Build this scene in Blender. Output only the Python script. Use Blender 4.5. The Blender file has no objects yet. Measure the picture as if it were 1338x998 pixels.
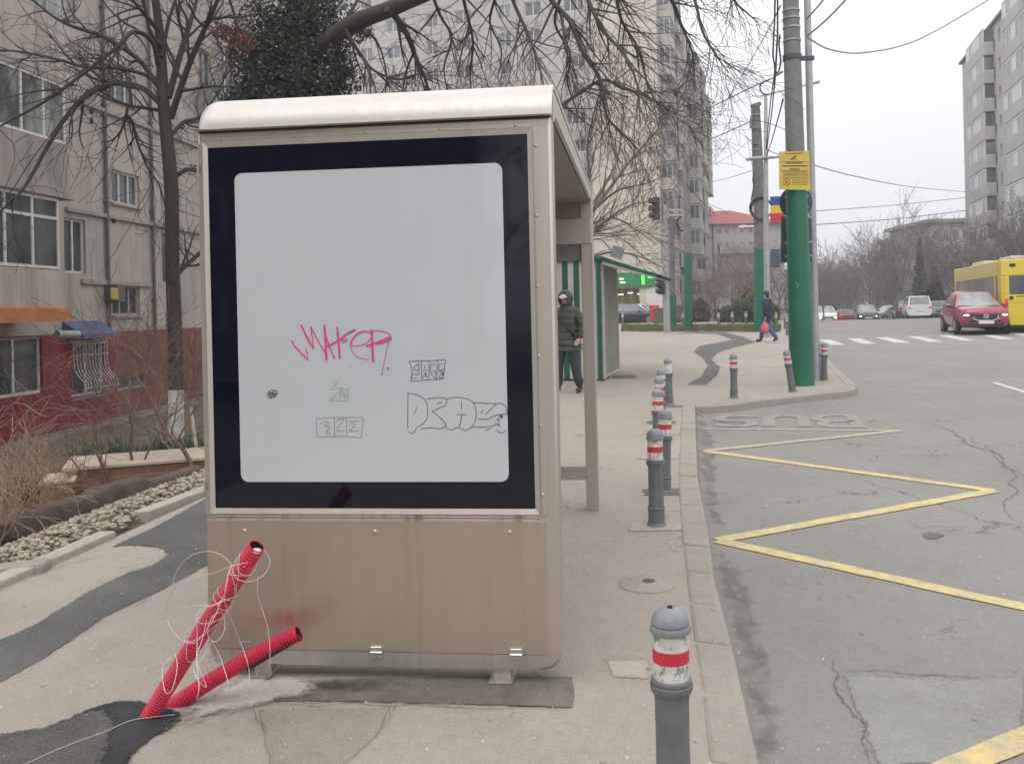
import bpy, bmesh, math, random
from mathutils import Vector, Matrix, noise
random.seed(7)
SC = bpy.context.scene
COL = SC.collection
PI = math.pi
V = Vector

# ------------------------------------------------------------------ camera model (photo is 1338 x 998)
F, CX, CY, TH, EYE = 1150.0, 711.0, 406.0, 0.022, 1.6
_c, _s = math.cos(TH), math.sin(TH)
CAM = V((0, 0, EYE))
def ray(px, py):
    u, v = (px - CX) / F, -(py - CY) / F
    return V((u * _c + v * _s, 1.0, -u * _s + v * _c))
def at(px, py, Y):
    return CAM + ray(px, py) * Y
KN = [(-80, 0), (5, 0), (15, .16), (31, .40), (42, .55), (52, .65), (58, .65), (64, .55), (80, -.1), (110, -1.0), (160, -2), (3000, -2)]
def zg(y):
    for (a, za), (b, zb) in zip(KN, KN[1:]):
        if y <= b:
            t = max(0, min(1, (y - a) / (b - a)))
            return za + (zb - za) * t
    return -2
def G(px, py, dz=0.0):
    r = ray(px, py)
    Y = 1.0
    while Y < 300:
        p = CAM + r * Y
        if p.z <= zg(p.y) + dz: break
        Y += .05 if Y < 20 else .2
    lo, hi = Y - .2, Y
    for _ in range(30):
        m = (lo + hi) / 2; p = CAM + r * m
        if p.z <= zg(p.y) + dz: hi = m
        else: lo = m
    p = CAM + r * hi
    return V((p.x, p.y, zg(p.y) + dz))

# ------------------------------------------------------------------ materials
def nt(name):
    m = bpy.data.materials.new(name); m.use_nodes = True
    n = m.node_tree.nodes; l = m.node_tree.links
    b = n['Principled BSDF']
    return m, n, l, b
def N(n, t, **kw):
    x = n.new(t)
    for k, v in kw.items():
        if k in x.inputs.keys(): x.inputs[k].default_value = v
        else: setattr(x, k, v)
    return x
def rgb(c): return (c[0], c[1], c[2], 1)
def noise_fac(n, l, vec, scale, detail=4, rough=.6, lo=.3, hi=.7, dist=0):
    t = N(n, 'ShaderNodeTexNoise'); t.inputs['Scale'].default_value = scale; t.inputs['Detail'].default_value = detail
    t.inputs['Roughness'].default_value = rough; t.inputs['Distortion'].default_value = dist
    l.new(vec, t.inputs['Vector'])
    r = N(n, 'ShaderNodeMapRange'); r.inputs['From Min'].default_value = lo; r.inputs['From Max'].default_value = hi
    l.new(t.outputs['Fac'], r.inputs['Value'])
    return r.outputs['Result']
def mixc(n, l, fac, a, b, mode='MIX'):
    m = N(n, 'ShaderNodeMix'); m.data_type = 'RGBA'; m.blend_type = mode
    for sock, val in ((m.inputs[0], fac), (m.inputs[6], a), (m.inputs[7], b)):
        if isinstance(val, (int, float)): sock.default_value = val
        elif isinstance(val, tuple): sock.default_value = rgb(val)
        else: l.new(val, sock)
    return m.outputs[2]
def math_(n, l, op, a, b=None, clamp=False):
    m = N(n, 'ShaderNodeMath'); m.operation = op; m.use_clamp = clamp
    for i, v in enumerate((a, b)):
        if v is None: continue
        if isinstance(v, (int, float)): m.inputs[i].default_value = v
        else: l.new(v, m.inputs[i])
    return m.outputs[0]
def mapped(n, l, sc=(1, 1, 1), out='Object'):
    t = N(n, 'ShaderNodeTexCoord'); mp = N(n, 'ShaderNodeMapping'); mp.inputs['Scale'].default_value = sc
    l.new(t.outputs[out], mp.inputs['Vector']); return mp.outputs['Vector']
def bump(n, l, b, h, dist=.01, st=.5):
    k = N(n, 'ShaderNodeBump'); k.inputs['Distance'].default_value = dist; k.inputs['Strength'].default_value = st
    l.new(h, k.inputs['Height']); l.new(k.outputs['Normal'], b.inputs['Normal'])
MC = {}
def M(name, col, rough=.6, metal=0.0, var=.15, scale=4, bmp=0, bscale=60, coat=0, emis=0, ecol=None, stretch=(1, 1, 1), col2=None, spec=.5):
    if name in MC: return MC[name]
    m, n, l, b = nt(name)
    vec = mapped(n, l, stretch)
    f = noise_fac(n, l, vec, scale)
    c2 = col2 if col2 else tuple(min(1, x * (1 + var)) for x in col)
    c1 = col if col2 else tuple(x * (1 - var) for x in col)
    c = mixc(n, l, f, c1, c2)
    f2 = noise_fac(n, l, vec, scale * 9, 3)
    c = mixc(n, l, math_(n, l, 'MULTIPLY', f2, var * .6), c, tuple(x * .5 for x in col))
    l.new(c, b.inputs['Base Color'])
    b.inputs['Roughness'].default_value = rough; b.inputs['Metallic'].default_value = metal
    b.inputs['Specular IOR Level'].default_value = spec
    if coat: b.inputs['Coat Weight'].default_value = coat; b.inputs['Coat Roughness'].default_value = .04
    if bmp: bump(n, l, b, noise_fac(n, l, vec, bscale, 4), bmp, .6)
    if emis:
        b.inputs['Emission Color'].default_value = rgb(ecol or col); b.inputs['Emission Strength'].default_value = emis
    MC[name] = m
    return m

def ground_mat(name, c1, c2, speck=.25, crack=0, stain=None, bmp=.004, dirt=(.12, .10, .085), scale=.7, cscale=.55, feather=0, gain=5):
    if name in MC: return MC[name]
    m, n, l, b = nt(name); vec = mapped(n, l)
    c = mixc(n, l, noise_fac(n, l, vec, scale, 6, .65, .35, .65, .4), c1, c2)
    c = mixc(n, l, math_(n, l, 'MULTIPLY', noise_fac(n, l, vec, scale * 3.3, 8, .7, .52, .75), .45), c, dirt)
    c = mixc(n, l, math_(n, l, 'MULTIPLY', noise_fac(n, l, vec, 14, 6, .75, .45, .8), .38), c, tuple(x * .62 for x in c1))
    c = mixc(n, l, math_(n, l, 'MULTIPLY', noise_fac(n, l, vec, 38, 4, .7, .5, .8), .35), c, tuple(min(1, x * 1.45) for x in c2))
    fine = noise_fac(n, l, vec, 90, 3, .7, .3, .75)
    c = mixc(n, l, math_(n, l, 'MULTIPLY', fine, speck), c, tuple(x * .45 for x in c1))
    vo = N(n, 'ShaderNodeTexVoronoi'); vo.inputs['Scale'].default_value = 130; l.new(vec, vo.inputs['Vector'])
    sp = math_(n, l, 'LESS_THAN', vo.outputs['Distance'], .22)
    c = mixc(n, l, math_(n, l, 'MULTIPLY', sp, speck * .9), c, tuple(min(1, x * 1.5) for x in c2))
    # pale flecks
    vf = N(n, 'ShaderNodeTexVoronoi'); vf.inputs['Scale'].default_value = 16; l.new(vec, vf.inputs['Vector'])
    c = mixc(n, l, math_(n, l, 'MULTIPLY', math_(n, l, 'LESS_THAN', vf.outputs['Distance'], .06), .5), c, (.5, .47, .42))
    vd = N(n, 'ShaderNodeTexVoronoi'); vd.inputs['Scale'].default_value = 5; l.new(vec, vd.inputs['Vector'])
    c = mixc(n, l, math_(n, l, 'MULTIPLY', math_(n, l, 'LESS_THAN', vd.outputs['Distance'], .07), .45), c, (.06, .055, .05))
    h = fine
    if crack:
        dn = N(n, 'ShaderNodeTexNoise'); dn.inputs['Scale'].default_value = 2.2; dn.inputs['Detail'].default_value = 6; l.new(vec, dn.inputs['Vector'])
        add = N(n, 'ShaderNodeVectorMath'); add.operation = 'MULTIPLY_ADD'; l.new(dn.outputs['Color'], add.inputs[0]); add.inputs[1].default_value = (.9, .9, .9); l.new(vec, add.inputs[2])
        vc = N(n, 'ShaderNodeTexVoronoi'); vc.feature = 'DISTANCE_TO_EDGE'; vc.inputs['Scale'].default_value = cscale; l.new(add.outputs[0], vc.inputs['Vector'])
        line = math_(n, l, 'LESS_THAN', vc.outputs['Distance'], .0055)
        msk = noise_fac(n, l, vec, .45, 3, .6, .5, .56)
        ln = math_(n, l, 'MULTIPLY', math_(n, l, 'MULTIPLY', line, msk), crack)
        c = mixc(n, l, ln, c, (.05, .045, .04))
    l.new(c, b.inputs['Base Color']); b.inputs['Roughness'].default_value = .85
    b.inputs['Specular IOR Level'].default_value = .3
    if feather:          # ragged worn-away rim, driven by the sheet's 'edge' attribute
        at_ = N(n, 'ShaderNodeAttribute'); at_.attribute_name = 'edge'
        nz = noise_fac(n, l, vec, feather, 7, .75, .3, .7)
        a = math_(n, l, 'ADD', math_(n, l, 'MULTIPLY', at_.outputs['Fac'], 1.5), math_(n, l, 'SUBTRACT', nz, .95))
        a = math_(n, l, 'MULTIPLY', a, gain, True); l.new(a, b.inputs['Alpha'])
    bump(n, l, b, h, bmp, .5)
    MC[name] = m
    return m

# ------------------------------------------------------------------ mesh builder
class MB:
    def __init__(s): s.v = []; s.f = []; s.mi = []
    def add(s, vs, fs, m=0):
        o = len(s.v); s.v += [V(p) for p in vs]
        s.f += [tuple(i + o for i in f) for f in fs]; s.mi += [m] * len(fs)
    def quad(s, a, b, c, d, m=0): s.add([a, b, c, d], [(0, 1, 2, 3)], m)
    def poly(s, pts, m=0): s.add(pts, [tuple(range(len(pts)))], m)
    def obox(s, o, ex, ey, ez, m=0):
        o, ex, ey, ez = V(o), V(ex), V(ey), V(ez)
        p = [o, o + ex, o + ex + ey, o + ey]; p += [q + ez for q in p]
        s.add(p, [(0, 3, 2, 1), (4, 5, 6, 7), (0, 1, 5, 4), (1, 2, 6, 5), (2, 3, 7, 6), (3, 0, 4, 7)], m)
    def box(s, x0, x1, y0, y1, z0, z1, m=0):
        s.obox((x0, y0, z0), (x1 - x0, 0, 0), (0, y1 - y0, 0), (0, 0, z1 - z0), m)
    def tube(s, pts, rad, sides=6, caps=True, m=0):
        pts = [V(p) for p in pts]; k = len(pts)
        if not hasattr(rad, '__len__'): rad = [rad] * k
        t0 = (pts[1] - pts[0]).normalized()
        a = t0.orthogonal().normalized(); vs = []
        for i in range(k):
            t = (pts[min(i + 1, k - 1)] - pts[max(i - 1, 0)])
            if t.length < 1e-9: t = t0
            t = t.normalized()
            a = (a - t * a.dot(t))
            if a.length < 1e-6: a = t.orthogonal()
            a.normalize(); b = t.cross(a)
            for j in range(sides):
                q = 2 * PI * j / sides
                vs.append(pts[i] + (a * math.cos(q) + b * math.sin(q)) * rad[i])
        fs = []
        for i in range(k - 1):
            for j in range(sides):
                j2 = (j + 1) % sides
                fs.append((i * sides + j, i * sides + j2, (i + 1) * sides + j2, (i + 1) * sides + j))
        if caps: fs.append(tuple(range(sides - 1, -1, -1))); fs.append(tuple((k - 1) * sides + j for j in range(sides)))
        s.add(vs, fs, m)
    def cyl(s, p, q, r, sides=16, m=0, r2=None): s.tube([p, q], [r, r if r2 is None else r2], sides, True, m)
    def lathe(s, prof, c=(0, 0, 0), sides=24, m=0):
        c = V(c); vs = []; k = len(prof)
        for r, z in prof:
            for j in range(sides):
                q = 2 * PI * j / sides; vs.append(c + V((r * math.cos(q), r * math.sin(q), z)))
        fs = [(i * sides + j, i * sides + (j + 1) % sides, (i + 1) * sides + (j + 1) % sides, (i + 1) * sides + j) for i in range(k - 1) for j in range(sides)]
        fs.append(tuple(range(sides - 1, -1, -1))); fs.append(tuple((k - 1) * sides + j for j in range(sides)))
        s.add(vs, fs, m)
    def prism(s, pts, vec, m=0):
        pts = [V(p) for p in pts]; vec = V(vec); k = len(pts)
        s.add(pts + [p + vec for p in pts], [tuple(range(k))] + [tuple(range(2 * k - 1, k - 1, -1))] + [((i + 1) % k, i, i + k, (i + 1) % k + k) for i in range(k)], m)
    def loft(s, rings, caps=True, m=0, closed=True):
        k = len(rings[0]); vs = [p for r in rings for p in r]
        fs = [(i * k + j, i * k + (j + 1) % k, (i + 1) * k + (j + 1) % k, (i + 1) * k + j) for i in range(len(rings) - 1) for j in range(k if closed else k - 1)]
        if caps: fs.append(tuple(range(k - 1, -1, -1))); fs.append(tuple((len(rings) - 1) * k + j for j in range(k)))
        s.add(vs, fs, m)
    def sphere(s, c, r, seg=10, rings=6, m=0, jit=0):
        c = V(c); r = V(r) if hasattr(r, '__len__') else V((r, r, r)); vs = []
        for i in range(1, rings):
            a = PI * i / rings
            for j in range(seg):
                q = 2 * PI * j / seg; k = 1 + random.uniform(-jit, jit)
                vs.append(c + V((r.x * math.sin(a) * math.cos(q), r.y * math.sin(a) * math.sin(q), r.z * math.cos(a))) * k)
        vs += [c + V((0, 0, r.z)), c - V((0, 0, r.z))]; t = len(vs) - 2
        fs = [(i * seg + j, (i + 1) * seg + j, (i + 1) * seg + (j + 1) % seg, i * seg + (j + 1) % seg) for i in range(rings - 2) for j in range(seg)]
        fs += [(t, j, (j + 1) % seg) for j in range(seg)] + [(t + 1, (rings - 2) * seg + (j + 1) % seg, (rings - 2) * seg + j) for j in range(seg)]
        s.add(vs, fs, m)
    def build(s, name, mats, parent=None, smooth=None, bevel=0, world=False, origin=None, seg=2):
        me = bpy.data.meshes.new(name)
        vs = s.v
        o = bpy.data.objects.new(name, me); COL.objects.link(o)
        if parent is not None:
            o.parent = parent
            if world:
                inv = wmat(parent).inverted(); vs = [inv @ p for p in vs]
        elif origin is not None:
            o.location = origin; vs = [p - V(origin) for p in vs]
        me.from_pydata([tuple(p) for p in vs], [], s.f)
        if not isinstance(mats, (list, tuple)): mats = [mats]
        for m in mats: me.materials.append(m)
        me.polygons.foreach_set('material_index', s.mi)
        if smooth:
            me.polygons.foreach_set('use_smooth', [True] * len(s.f))
            if smooth < 180: me.set_sharp_from_angle(angle=math.radians(smooth))
        me.update()
        if bevel:
            bv = o.modifiers.new('bevel', 'BEVEL'); bv.width = bevel; bv.segments = seg; bv.limit_method = 'ANGLE'; bv.angle_limit = math.radians(40)
            bv.harden_normals = False
        return o
def wmat(o):
    m = o.matrix_basis.copy()
    while o.parent is not None:
        o = o.parent; m = o.matrix_basis @ m
    return m
def tag(o, label=None, cat=None, group=None, kind=None):
    if label: o['label'] = label
    if cat: o['category'] = cat
    if group: o['group'] = group
    if kind: o['kind'] = kind
    return o
def root(name, loc, label, cat, rz=0, group=None, rx=0, ry=0):
    o = bpy.data.objects.new(name, None); COL.objects.link(o); o.empty_display_size = .2
    o.location = loc; o.rotation_euler = (rx, ry, rz)
    o.matrix_basis = Matrix.Translation(V(loc)) @ Matrix.Rotation(rz, 4, 'Z') @ Matrix.Rotation(ry, 4, 'Y') @ Matrix.Rotation(rx, 4, 'X')
    return tag(o, label, cat, group)
def dup(r, M4, label=None, group=None, skip=()):
    c = r.copy(); COL.objects.link(c); c.matrix_basis = M4
    if label: c['label'] = label
    if group: c['group'] = group
    def rec(a, b):
        for ch in list(a.children):
            if ch.name.split('.')[0] in skip: continue
            d = ch.copy(); COL.objects.link(d); d.parent = b; rec(ch, d)
    rec(r, c)
    return c
def sheet(name, pts, dz, mat, label=None, step=1.0, kind='structure', skirt=0, zf=None, feather=0):
    """ground-hugging polygon, cut across so it follows the rise of the street"""
    bm = bmesh.new()
    vs = [bm.verts.new((p[0], p[1], 0)) for p in pts]
    bm.faces.new(vs)
    bmesh.ops.recalc_face_normals(bm, faces=bm.faces)
    lay = bm.verts.layers.float.new('edge')
    bmesh.ops.triangulate(bm, faces=bm.faces[:])
    if feather:
        for ax in (0, 1):
            lo, hi = min(p[ax] for p in pts), max(p[ax] for p in pts); st = max(feather * .7, (hi - lo) / 90); q = lo + st * .5
            while q < hi:
                bmesh.ops.bisect_plane(bm, geom=bm.verts[:] + bm.edges[:] + bm.faces[:], plane_co=(q if ax == 0 else 0, q if ax else 0, 0), plane_no=(1, 0, 0) if ax == 0 else (0, 1, 0)); q += st
        segs = [(V((a[0], a[1])), V((b[0], b[1]))) for a, b in zip(pts, list(pts[1:]) + [pts[0]])]
        for v in bm.verts:
            p = V((v.co.x, v.co.y)); dm = 9
            for a, b in segs:
                d = b - a; t = max(0, min(1, (p - a).dot(d) / max(1e-9, d.length_squared))); dm = min(dm, (p - a - d * t).length)
            v[lay] = min(1, dm / feather)
        bmesh.ops.triangulate(bm, faces=bm.faces[:])
    y0, y1 = min(p[1] for p in pts), max(p[1] for p in pts)
    ys = sorted(set([k[0] for k in KN if y0 < k[0] < y1]))
    for y in ys:
        bmesh.ops.bisect_plane(bm, geom=bm.verts[:] + bm.edges[:] + bm.faces[:], plane_co=(0, y, 0), plane_no=(0, 1, 0))
    if skirt:
        be = [e for e in bm.edges if len(e.link_faces) == 1]
        r = bmesh.ops.extrude_edge_only(bm, edges=be)
        low = [g for g in r['geom'] if isinstance(g, bmesh.types.BMVert)]
        for v in low: v.co.z = -skirt
    for f in bm.faces:
        if abs(f.normal.z) > .5 and f.normal.z < 0: f.normal_flip()
    for v in bm.verts:
        v.co.z += (zg(v.co.y) if zf is None else zf(v.co.x, v.co.y)) + dz
    me = bpy.data.meshes.new(name); bm.to_mesh(me); bm.free(); me.materials.append(mat)
    o = bpy.data.objects.new(name, me); COL.objects.link(o)
    if kind: o['kind'] = kind
    if label: o['label'] = label
    return o
def rough_poly(pts, amp=.02, seg=.08, seed=1):
    """roughen the outline of a hand-cut patch"""
    rr = random.Random(seed); out = []
    for i, p in enumerate(pts):
        a, b = V((p[0], p[1])), V((pts[(i + 1) % len(pts)][0], pts[(i + 1) % len(pts)][1]))
        k = max(1, min(60, int((b - a).length / seg)))
        for j in range(k):
            q = a.lerp(b, j / k)
            out.append((q.x + rr.uniform(-amp, amp), q.y + rr.uniform(-amp, amp)))
    return out
def skin(name, pts, edges, rad, mat, parent, sub=2, smooth=True):
    me = bpy.data.meshes.new(name); me.from_pydata([tuple(p) for p in pts], edges, [])
    t = bpy.data.objects.new('tmp_skin', me); COL.objects.link(t)
    sk = t.modifiers.new('s', 'SKIN'); sk.use_smooth_shade = True
    for i, r in enumerate(rad):
        d = me.skin_vertices[0].data[i]
        d.radius = (r, r) if not hasattr(r, '__len__') else r
        d.use_root = (i == 0)
    ss = t.modifiers.new('u', 'SUBSURF'); ss.levels = sub; ss.render_levels = sub
    dg = bpy.context.evaluated_depsgraph_get(); dg.update()
    m2 = bpy.data.meshes.new_from_object(t.evaluated_get(dg)); m2.name = name
    bpy.data.objects.remove(t)
    m2.materials.clear(); m2.materials.append(mat)
    m2.polygons.foreach_set('use_smooth', [True] * len(m2.polygons))
    o = bpy.data.objects.new(name, m2); COL.objects.link(o); o.parent = parent
    return o
# ------------------------------------------------------------------ ground, road, pavement
pav_m = ground_mat('worn_pavement_asphalt', (.322, .289, .247), (.380, .343, .298), .42, .4, scale=.6, dirt=(.21, .185, .158))
road_m = ground_mat('worn_road_asphalt', (.222, .213, .197), (.272, .262, .245), .42, .55, scale=.45, dirt=(.17, .16, .145))
patch_m = ground_mat('dark_patch_asphalt', (.10, .099, .096), (.15, .146, .14), .45, 0, bmp=.006, scale=1.6, feather=16)
fresh_m = ground_mat('fresh_black_asphalt', (.028, .030, .036), (.06, .06, .064), .5, 0, bmp=.012, scale=2.5, feather=26)
gravelly_m = ground_mat('gritty_asphalt', (.085, .083, .08), (.16, .152, .142), .9, 0, bmp=.014, scale=3, feather=30, gain=3)
oily_m = ground_mat('oily_cut_strip', (.125, .112, .098), (.22, .198, .172), .45, .3, bmp=.008, scale=3, feather=12)
dust_m = ground_mat('cement_dust', (.46, .435, .40), (.58, .555, .52), .3, 0, bmp=.012, scale=3, feather=16, gain=1.6)
kerb_m = ground_mat('kerb_concrete', (.285, .258, .222), (.335, .305, .268), .2, 0, scale=1.2, dirt=(.22, .195, .165))
edge_m = ground_mat('garden_edging_concrete', (.38, .34, .28), (.45, .405, .335), .2, 0, scale=1.2, dirt=(.24, .21, .17))
soil_m = ground_mat('garden_soil', (.10, .08, .06), (.17, .14, .105), .5, 0, bmp=.02, scale=1.2)
grass_m = M('winter_grass', (.12, .13, .055), .9, var=.35, scale=1.5)
base_m = ground_mat('far_ground', (.16, .15, .135), (.2, .19, .17), .2, 0)
cover_m = M('iron_cover', (.12, .105, .09), .7, .3, .3, 20, .004, 60)

EL = lambda y: -3.55 + .142 * (y - 5.2)               # left rim of the pavement (garden edging)
e0, e1 = G(0, 770), G(265, 650)
_m = (e1.x - e0.x) / (e1.y - e0.y)
EL = lambda y: e0.x + _m * (y - e0.y) if y < 12 else e0.x + _m * (12 - e0.y) + .10 * (y - 12)
def gz(x, y):
    d = EL(y) - x
    t = max(0, min(1, d / 6.0))
    if y > 60: t *= max(0, 1 - (y - 60) / 20)
    return zg(y) - .16 - .92 * (t * t * (3 - 2 * t))
# one ground sheet to the horizon
xs = [-900, -300, -120, -60, -30, -20] + [-16 + i * .8 for i in range(26)] + [8, 15, 30, 60, 120, 300, 900]
ys = [-120, -60, -30, -15, -8] + [-4 + i * .8 for i in range(60)] + [46, 50, 55, 60, 64, 70, 80, 95, 110, 130, 160, 220, 400, 900, 2500]
mb = MB()
mb.add([(x, y, gz(x, y)) for y in ys for x in xs], [(j * len(xs) + i, j * len(xs) + i + 1, (j + 1) * len(xs) + i + 1, (j + 1) * len(xs) + i) for j in range(len(ys) - 1) for i in range(len(xs) - 1)])
tag(mb.build('ground', base_m, smooth=180), kind='structure')

# kerb line (outer top edge) from pixels, continued towards and behind the camera
ko = [G(*p) for p in ((991, 998), (957, 850), (933, 757), (926, 700), (912, 630), (909, 570), (908, 532))]
ki = [G(*p) for p in ((927, 998), (908, 850), (897, 757), (890, 700), (886, 630), (888, 570), (891, 531))]
d0 = (ko[0] - ko[1]).normalized()
ko = [ko[0] + d0 * 9, ko[0] + d0 * 2] + ko
d0 = (ki[0] - ki[1]).normalized()
ki = [ki[0] + d0 * 9, ki[0] + d0 * 2] + ki
bay = [G(*p) for p in ((935, 531), (960, 528.5), (1000, 523), (1040, 518), (1080, 514), (1106, 511.5), (1117, 509), (1119, 505), (1113, 498), (1100, 487), (1090, 478), (1082, 468), (1077, 458), (1072, 447), (1068, 438), (1066, 431), (1065, 424))]
outer = ko + bay
pave = [(p.x, p.y) for p in outer]
lastp = outer[-1]
pave += [(lastp.x + 1.5, 62), (lastp.x + 3, 80)]
left = [(EL(y), y) for y in (80, 50, 36, 30, 24, 18, 12, 9, 6, 3, 0, -5, -12)]
pavement = sheet('pavement', pave + left, 0, pav_m, skirt=.12)
# road
sheet('road', [(-1.2, -12), (60, -12), (120, 30), (120, 90), (9, 90), (4.2, 40), (1.0, 12), (.2, 4)], -.1, road_m)
# kerb stones
mb = MB()
def along(pl, d):
    for a, b in zip(pl, pl[1:]):
        L = (b - a).length
        if d <= L: return a.lerp(b, d / L)
        d -= L
    return pl[-1].copy()
def plen(pl): return sum((b - a).length for a, b in zip(pl, pl[1:]))
Lo, Li = plen(ko), plen(ki)
nst = 34
for i in range(nst):
    t0, t1 = i / nst, (i + 1) / nst
    g = .006 / Lo
    a, b = along(ko, Lo * (t0 + g)), along(ko, Lo * (t1 - g))
    c, d = along(ki, Li * (t1 - g)), along(ki, Li * (t0 + g))
    j = [random.uniform(-.006, .006) for _ in range(2)]
    up = .011
    top = [a + V((0, 0, up + j[0])), b + V((0, 0, up + j[1])), c + V((0, 0, up + j[1])), d + V((0, 0, up + j[0]))]
    bot = [p - V((0, 0, .2)) for p in (a, b, c, d)]
    mb.add(top + bot, [(0, 1, 2, 3), (7, 6, 5, 4), (0, 4, 5, 1), (1, 5, 6, 2), (2, 6, 7, 3), (3, 7, 4, 0)])
bl = [ko[-1] + V((.02, .02, 0))] + bay
inn = []
for i, p in enumerate(bl):
    t = (bl[min(i + 1, len(bl) - 1)] - bl[max(i - 1, 0)]); t.z = 0; t.normalize()
    inn.append(p + V((-t.y, t.x, 0)) * .17)
Lb, Ln = plen(bl), plen(inn); nst = 26
for i in range(nst):
    t0, t1 = i / nst, (i + 1) / nst; g = .006 / Lb
    a, b = along(bl, Lb * (t0 + g)), along(bl, Lb * (t1 - g)); c, d = along(inn, Ln * (t1 - g)), along(inn, Ln * (t0 + g))
    top = [p + V((0, 0, .012)) for p in (a, b, c, d)]; bot = [p - V((0, 0, .2)) for p in (a, b, c, d)]
    mb.add(top + bot, [(0, 1, 2, 3), (7, 6, 5, 4), (0, 4, 5, 1), (1, 5, 6, 2), (2, 6, 7, 3), (3, 7, 4, 0)])
tag(mb.build('kerb', kerb_m, bevel=.022), kind='structure')
# gutter dirt along the kerb foot
gut_m = ground_mat('gutter_dirt', (.19, .176, .156), (.235, .22, .198), .35, 0, scale=2, feather=3, gain=1.3)
gl = [(p.x + .001, p.y) for p in ko]; gr = [(p.x + .22 + .07 * math.sin(i * 2.1), p.y) for i, p in enumerate(ko)]
sheet('gutter_dirt', rough_poly(gl + gr[::-1], .004, .25, 3), -.096, gut_m, feather=.16)

def P2(l, dz=0): return [(lambda p: (p.x, p.y))(G(x, y, dz)) for x, y in l]
# yellow zigzag and lettering of the bus bay
def paint_mat(name, col, wear, worn):
    m, n, l, b = nt(name); vec = mapped(n, l)
    f = noise_fac(n, l, vec, 9, 8, .75, wear - .12, wear + .12)
    f2 = noise_fac(n, l, vec, 60, 3, .7, .3, .7)
    c = mixc(n, l, f, col, worn); c = mixc(n, l, math_(n, l, 'MULTIPLY', f2, .3), c, worn)
    l.new(c, b.inputs['Base Color']); b.inputs['Roughness'].default_value = .8; MC[name] = m
    return m
yel = paint_mat('worn_yellow_paint', (.62, .48, .17), .54, (.33, .30, .24))
yel2 = paint_mat('very_worn_yellow_paint', (.50, .42, .24), .48, (.30, .28, .25))
yel3 = paint_mat('ghost_yellow_paint', (.33, .295, .205), .36, (.24, .23, .212))
wht = paint_mat('worn_white_paint', (.58, .575, .555), .54, (.29, .28, .26))
def pathstrip(name, pts, w, mat, dz=-.094, seed=1):
    pts = [V((p[0], p[1])) for p in pts]; L, R = [], []
    for i, p in enumerate(pts):
        if i == 0: t = pts[1] - p
        elif i == len(pts) - 1: t = p - pts[i - 1]
        else:
            t1, t2 = (p - pts[i - 1]).normalized(), (pts[i + 1] - p).normalized(); t = t1 + t2
            if t.length < .01: t = t2
        t.normalize(); nrm = V((-t.y, t.x)); k = 1.0
        if 0 < i < len(pts) - 1:
            k = min(2.6, 1 / max(.3, abs(nrm.dot(V((-t1.y, t1.x))))))
        L.append(p + nrm * w / 2 * k); R.append(p - nrm * w / 2 * k)
    o = sheet(name, rough_poly([(q.x, q.y) for q in L + R[::-1]], .004, .12, seed), dz, mat)
    return o
ZZ = [(918, 560.5), (1176, 563), (921, 589.5), (1299, 641.5), (938, 706.5), (1620, 852), (1338, 966), (1160, 1040)]
zz = [G(x, y, -.1) for x, y in ZZ]
for i, (a, b) in enumerate(zip(zz, zz[1:])):
    pathstrip('bay_marking', [a, b], .125 if i else .09, yel if i > 1 else yel2, -.094 + .001 * (i % 2), i)
wd = G(1338, 512, -.1); we = G(1298, 500, -.1)
pathstrip('lane_line', [we, wd + (wd - we) * 1.5], .12, wht)
for i, (a, b) in enumerate((((1087, 443.5), (1075.6, 444.2)), )): pass
for i, (xa, ya, xb, yb) in enumerate(((1077, 444, 1096, 451), (1114.5, 442.3, 1136, 449.4), (1152, 441, 1180.5, 448.2), (1192.5, 439.6, 1223, 446.8), (1233, 438.2, 1266, 445), (1287, 437.5, 1316, 443.2), (1330, 436, 1362, 442))):
    pathstrip('crossing_stripe', [G(xa, ya, -.1), G(xb, yb, -.1)], .46, wht, -.094, i)
# BUS lettering, read by drivers coming towards the camera
def letters(txt, quadpx, mat, wid=.16):
    ST = {'B': [[(0, 0), (0, 1), (.6, 1), (.8, .88), (.8, .62), (.6, .52), (0, .52)], [(.6, .52), (.9, .4), (.9, .12), (.65, 0), (0, 0)]],
          'U': [[(0, 1), (0, .2), (.2, 0), (.65, 0), (.85, .2), (.85, 1)]],
          'S': [[(.85, .85), (.65, 1), (.2, 1), (0, .85), (0, .62), (.2, .52), (.65, .5), (.85, .38), (.85, .14), (.65, 0), (.2, 0), (0, .14)]]}
    a, b, c, d = [G(x, y, -.1) for x, y in quadpx]       # left-near, right-near, right-far, left-far as seen in the photo
    k = 0
    for i, ch in enumerate(txt):
        for st in ST[ch]:
            pts = []
            for (x, y) in st:
                u = 1 - (i * 1.25 + x) / 3.45; v = 1 - y
                pts.append(a.lerp(b, u).lerp(d.lerp(c, u), v))
            pathstrip('bay_lettering', pts, wid, yel3, -.0935 + .0007 * k, 40 + i); k += 1
letters('BUS', ((930, 557), (1122, 558), (1112, 543), (938, 544)), yel2, .16)

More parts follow.
